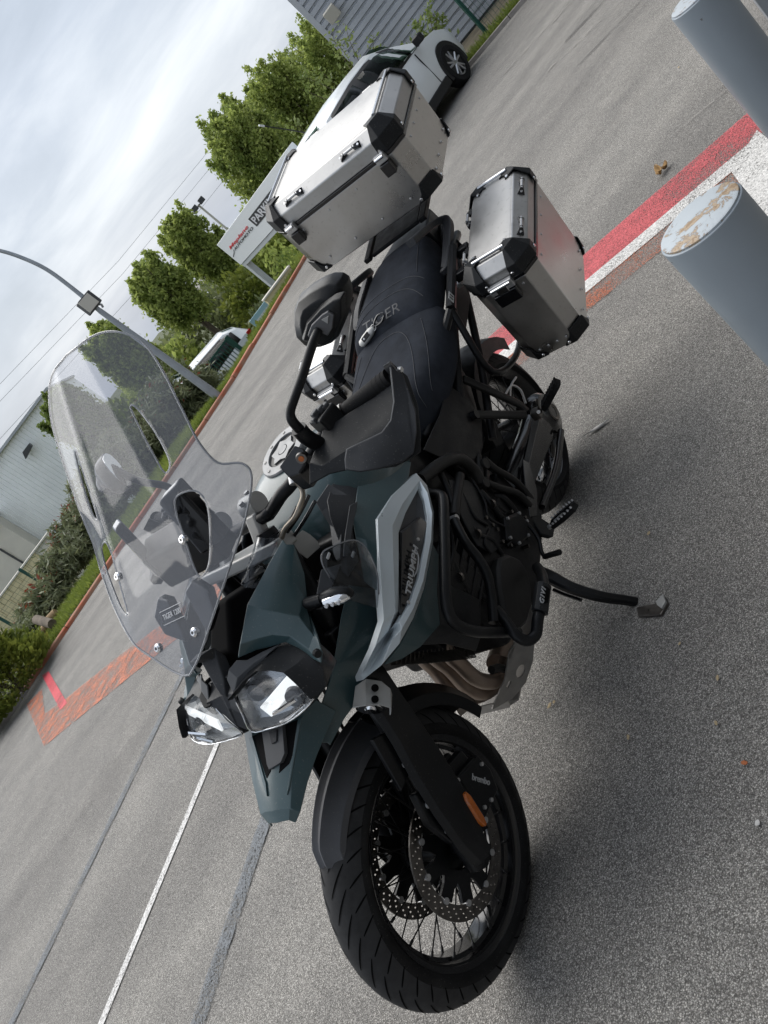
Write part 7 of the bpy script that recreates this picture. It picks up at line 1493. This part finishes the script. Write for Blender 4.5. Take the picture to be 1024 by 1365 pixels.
# ================================================================== LUGGAGE
def case(name, label, mtx, lx, ly, lz, lid_h, chx, handles, latches, cat='luggage case', group='aluminium cases on the motorcycle', racks=True, ch_out=1):
    """aluminium box with chamfered upright edges, a lid with chamfered top, black corner guards, loops, latches and rails"""
    t = thing(name, label, cat, mtx=mtx, group=group); hx, hy = lx/2, ly/2; zb_, zs = -lz/2, lz/2 - lid_h
    def ringp(z, ins, c=chx): x, y = hx - ins, hy - ins; return [V(p) for p in ((x, -y + c, z), (x, y - c, z), (x - c, y, z), (-x + c, y, z), (-x, y - c, z), (-x, -y + c, z), (-x + c, -y, z), (x - c, -y, z))]
    body = MB().loft([ringp(zb_, .004), ringp(zs - .006, 0)]).build('body', 'aluminium', t, bevel=.004, bseg=3)
    MB().loft([ringp(zs - .006, -.0035, chx), ringp(zs + .006, -.0035, chx)]).build('lid_seal', 'gloss_black', t, bevel=.002)
    tc_ = .034
    lid = MB().loft([ringp(zs + .006, .0015), ringp(lz/2 - tc_, .0015), ringp(lz/2, tc_, chx*.72)]).build('lid', 'aluminium_lid', t, bevel=.004, bseg=3)
    # pressed edge line on the lid
    q = MB(); q.loft([ringp(lz/2 + .0006, tc_ + .006, chx*.6), ringp(lz/2 + .0016, tc_ + .012, chx*.55)]); q.build('lid_panel', 'aluminium_lid', t, bevel=.001)
    for sx in (1, -1):
        for sy in (1, -1):
            def m_(x, y, z): return V((sx*x, sy*y, z))
            g = MB(); e = .005; c = chx
            # lid corner guard: wraps side, chamfer and top
            A = [[m_(hx - c - .035, hy + e, zs + .008), m_(hx - c, hy + e, zs + .008), m_(hx + e, hy - c, zs + .008), m_(hx + e, hy - c - .035, zs + .008)],
                 [m_(hx - c - .03, hy + e, lz/2 - tc_ + .002), m_(hx - c, hy + e, lz/2 - tc_ + .002), m_(hx + e, hy - c, lz/2 - tc_ + .002), m_(hx + e, hy - c - .03, lz/2 - tc_ + .002)],
                 [m_(hx - c - .02, hy - tc_ + e, lz/2 + .006), m_(hx - tc_ - c*.5, hy - tc_ + e, lz/2 + .008), m_(hx - tc_ + e, hy - tc_ - c*.5, lz/2 + .008), m_(hx - tc_ + e, hy - c - .02, lz/2 + .006)],
                 [m_(hx - c - .045, hy - tc_ - .030, lz/2 + .003), m_(hx - tc_ - c*.5 - .02, hy - tc_ - .026, lz/2 + .005), m_(hx - tc_ - .026, hy - tc_ - c*.5 - .02, lz/2 + .005), m_(hx - tc_ - .030, hy - c - .045, lz/2 + .003)]]
            go = patch('corner_guard', A, 'black_plastic', t, .005, bevel=.003, angle=20)
            for p, n_ in ((m_(hx - c - .024, hy + e + .002, zs + .022), m_(0, 1, 0)), (m_(hx + e + .002, hy - c - .024, zs + .022), m_(1, 0, 0)), (m_(hx - c - .034, hy - tc_ - .022, lz/2 + .005), V((0, 0, 1)))): MB().tube([p, p + n_*.003], [.006, .0045], 10).build('rivet', 'bright_steel', go, angle=40)
            # bottom corner guard
            A = [[m_(hx - c - .04, hy + e - .004, zb_ + .004), m_(hx - c, hy + e - .004, zb_ + .004), m_(hx + e - .004, hy - c, zb_ + .004), m_(hx + e - .004, hy - c - .04, zb_ + .004)], [m_(hx - c - .012, hy + e - .003, zb_ + .028), m_(hx - c, hy + e - .003, zb_ + .055), m_(hx + e - .003, hy - c, zb_ + .055), m_(hx + e - .003, hy - c - .012, zb_ + .028)]]
            A.insert(0, [m_(hx - c - .03, hy - .035, zb_ - .004), m_(hx - c - .012, hy - .02, zb_ - .004), m_(hx - .02, hy - c - .012, zb_ - .004), m_(hx - .035, hy - c - .03, zb_ - .004)])
            go = patch('corner_guard', A, 'black_plastic', t, .005, bevel=.003, angle=20)
            for p, n_ in ((m_(hx - c - .022, hy + e, zb_ + .014), m_(0, 1, 0)), (m_(hx + e, hy - c - .022, zb_ + .014), m_(1, 0, 0))): MB().tube([p, p + n_*.003], [.006, .0045], 10).build('rivet', 'bright_steel', go, angle=40)
    # lashing loops on the lid chamfer
    for (x, y, along_y, fx, fy) in handles:
        c0 = V((x, y, lz/2 - tc_*.55)); n_ = V((fx, fy, 1.0)).normalized(); d = V((0, 1, 0)) if along_y else V((1, 0, 0)); c0 = c0 + n_*.003; w_ = n_.cross(d); lp = MB()
        for k in (-1, 1):
            e0 = c0 + d*k*.032; lp.loft([[e0 + d*a*k + w_*e_ - n_*.003 for a, e_ in ((-.016, -.006), (.012, -.013), (.012, .013), (-.016, .006))], [e0 + d*a*k + w_*e_ + n_*h for a, e_, h in ((-.014, -.004, .016), (.006, -.009, .006), (.006, .009, .006), (-.014, .004, .016))]])
        o = lp.build('lashing_loop', 'gloss_black', t, bevel=.002); MB().tube([c0 - d*.026 + n_*.010, c0 + d*.026 + n_*.010], .0048, 10).build('bar', 'steel', o)
        for k in (-1, 1): p = c0 + d*k*.038 + n_*.005; MB().tube([p, p + n_*.003], .004, 8).build('rivet', 'bright_steel', o)
    for (x, y, nx, ny, big) in latches:
        n_ = V((nx, ny, 0)); d = V((-ny, nx, 0)); c0 = V((x, y, zs)); w = .040 if big else .020; l = MB(); l.box(c0 + n_*.010 + V((0, 0, .004)), (abs(d.x)*w*2 + abs(n_.x)*.018, abs(d.y)*w*2 + abs(n_.y)*.018, .030))
        o = l.build('latch', 'steel', t, bevel=.003); l2 = MB(); l2.box(c0 + n_*.013 - V((0, 0, .035)), (abs(d.x)*w*1.9 + abs(n_.x)*.022, abs(d.y)*w*1.9 + abs(n_.y)*.022, .044)); l2.build('latch_base', 'gloss_black', o, bevel=.004)
        MB().tube([c0 + n_*.022 + d*w*.8 + V((0, 0, .010)), c0 + n_*.022 - d*w*.8 + V((0, 0, .010))], .0055, 10).build('latch_roller', 'bright_steel', o)
        if big: MB().box(c0 + n_*.021 + V((0, 0, -.004)), (abs(d.x)*.036 + abs(n_.x)*.006, abs(d.y)*.036 + abs(n_.y)*.006, .022)).build('lock_cover', 'bright_steel', o, bevel=.002)
    if racks:
        for sx in (1, -1):
            p0, p1 = V((sx*(hx - tc_ - .01), -(hy - chx - .015), lz/2 + .010)), V((sx*(hx - tc_ - .01), (hy - chx - .015), lz/2 + .010)); MB().tube([p0, p1], .0055, 10).build('lid_rail', 'bright_steel', t) if racks == 'x' else None
        if racks == 'y':
            for sy in (1, -1): MB().tube([V((-(hx - chx - .015), sy*(hy - tc_ - .01), lz/2 + .010)), V(((hx - chx - .015), sy*(hy - tc_ - .01), lz/2 + .010))], .0055, 10).build('lid_rail', 'bright_steel', t)
    # rivets along the body faces
    for s in (1, -1):
        for u in (-.38, -.12, .14, .40):
            for x, y, n_ in ((s*hx, u*(ly - .1), V((s, 0, 0))), (u*(lx - .1), s*hy, V((0, s, 0)))):
                for z in (zb_ + .035, zs - .03): p = V((x, y, z)); MB().tube([p - n_*.001, p + n_*.0025], [.0052, .0035], 8).build('rivet', 'steel', body, angle=40)
    return t
def em(rx, ry, rz): return Matrix.Rotation(rz, 4, 'Z') @ Matrix.Rotation(ry, 4, 'Y') @ Matrix.Rotation(rx, 4, 'X')
TC = case('top_case', 'large aluminium top case with black corners behind the seat', BIKE @ Matrix.Translation((-.425, -.015, 1.292)) @ em(R_(-2.4), R_(7.8), 0), .430, .575, .285, .088, .048,
    [(.43/2 - .017, -.13, True, 1, 0), (.43/2 - .017, .13, True, 1, 0), (-.198, -.13, True, -1, 0), (-.198, .13, True, -1, 0)], [(.2155, -.205, 1, 0, False), (.2155, .205, 1, 0, False)], racks='y')
PL = case('side_case', 'aluminium side case nearest the camera, by the painted red band', BIKE @ Matrix.Translation((-.150, .375, .785)) @ em(R_(-3.2), R_(9.4), 0), .490, .222, .390, .078, .042,
    [(-.10, .222/2 - .017, False, 0, 1), (.11, .222/2 - .017, False, 0, 1), (-.10, -.094, False, 0, -1), (.11, -.094, False, 0, -1)], [(.2455, -.005, 1, 0, True), (-.2455, -.005, -1, 0, True)], racks='x')
PR = case('side_case', 'aluminium side case on the far side, seen past the left mirror', BIKE @ Matrix.Translation((-.150, -.375, .800)) @ em(R_(-2.4), R_(9.4), 0), .490, .222, .390, .078, .042,
    [(-.10, -.094, False, 0, -1), (.11, -.094, False, 0, -1), (-.10, .094, False, 0, 1), (.11, .094, False, 0, 1)], [(.2455, .005, 1, 0, True), (-.2455, .005, -1, 0, True)], racks='x')
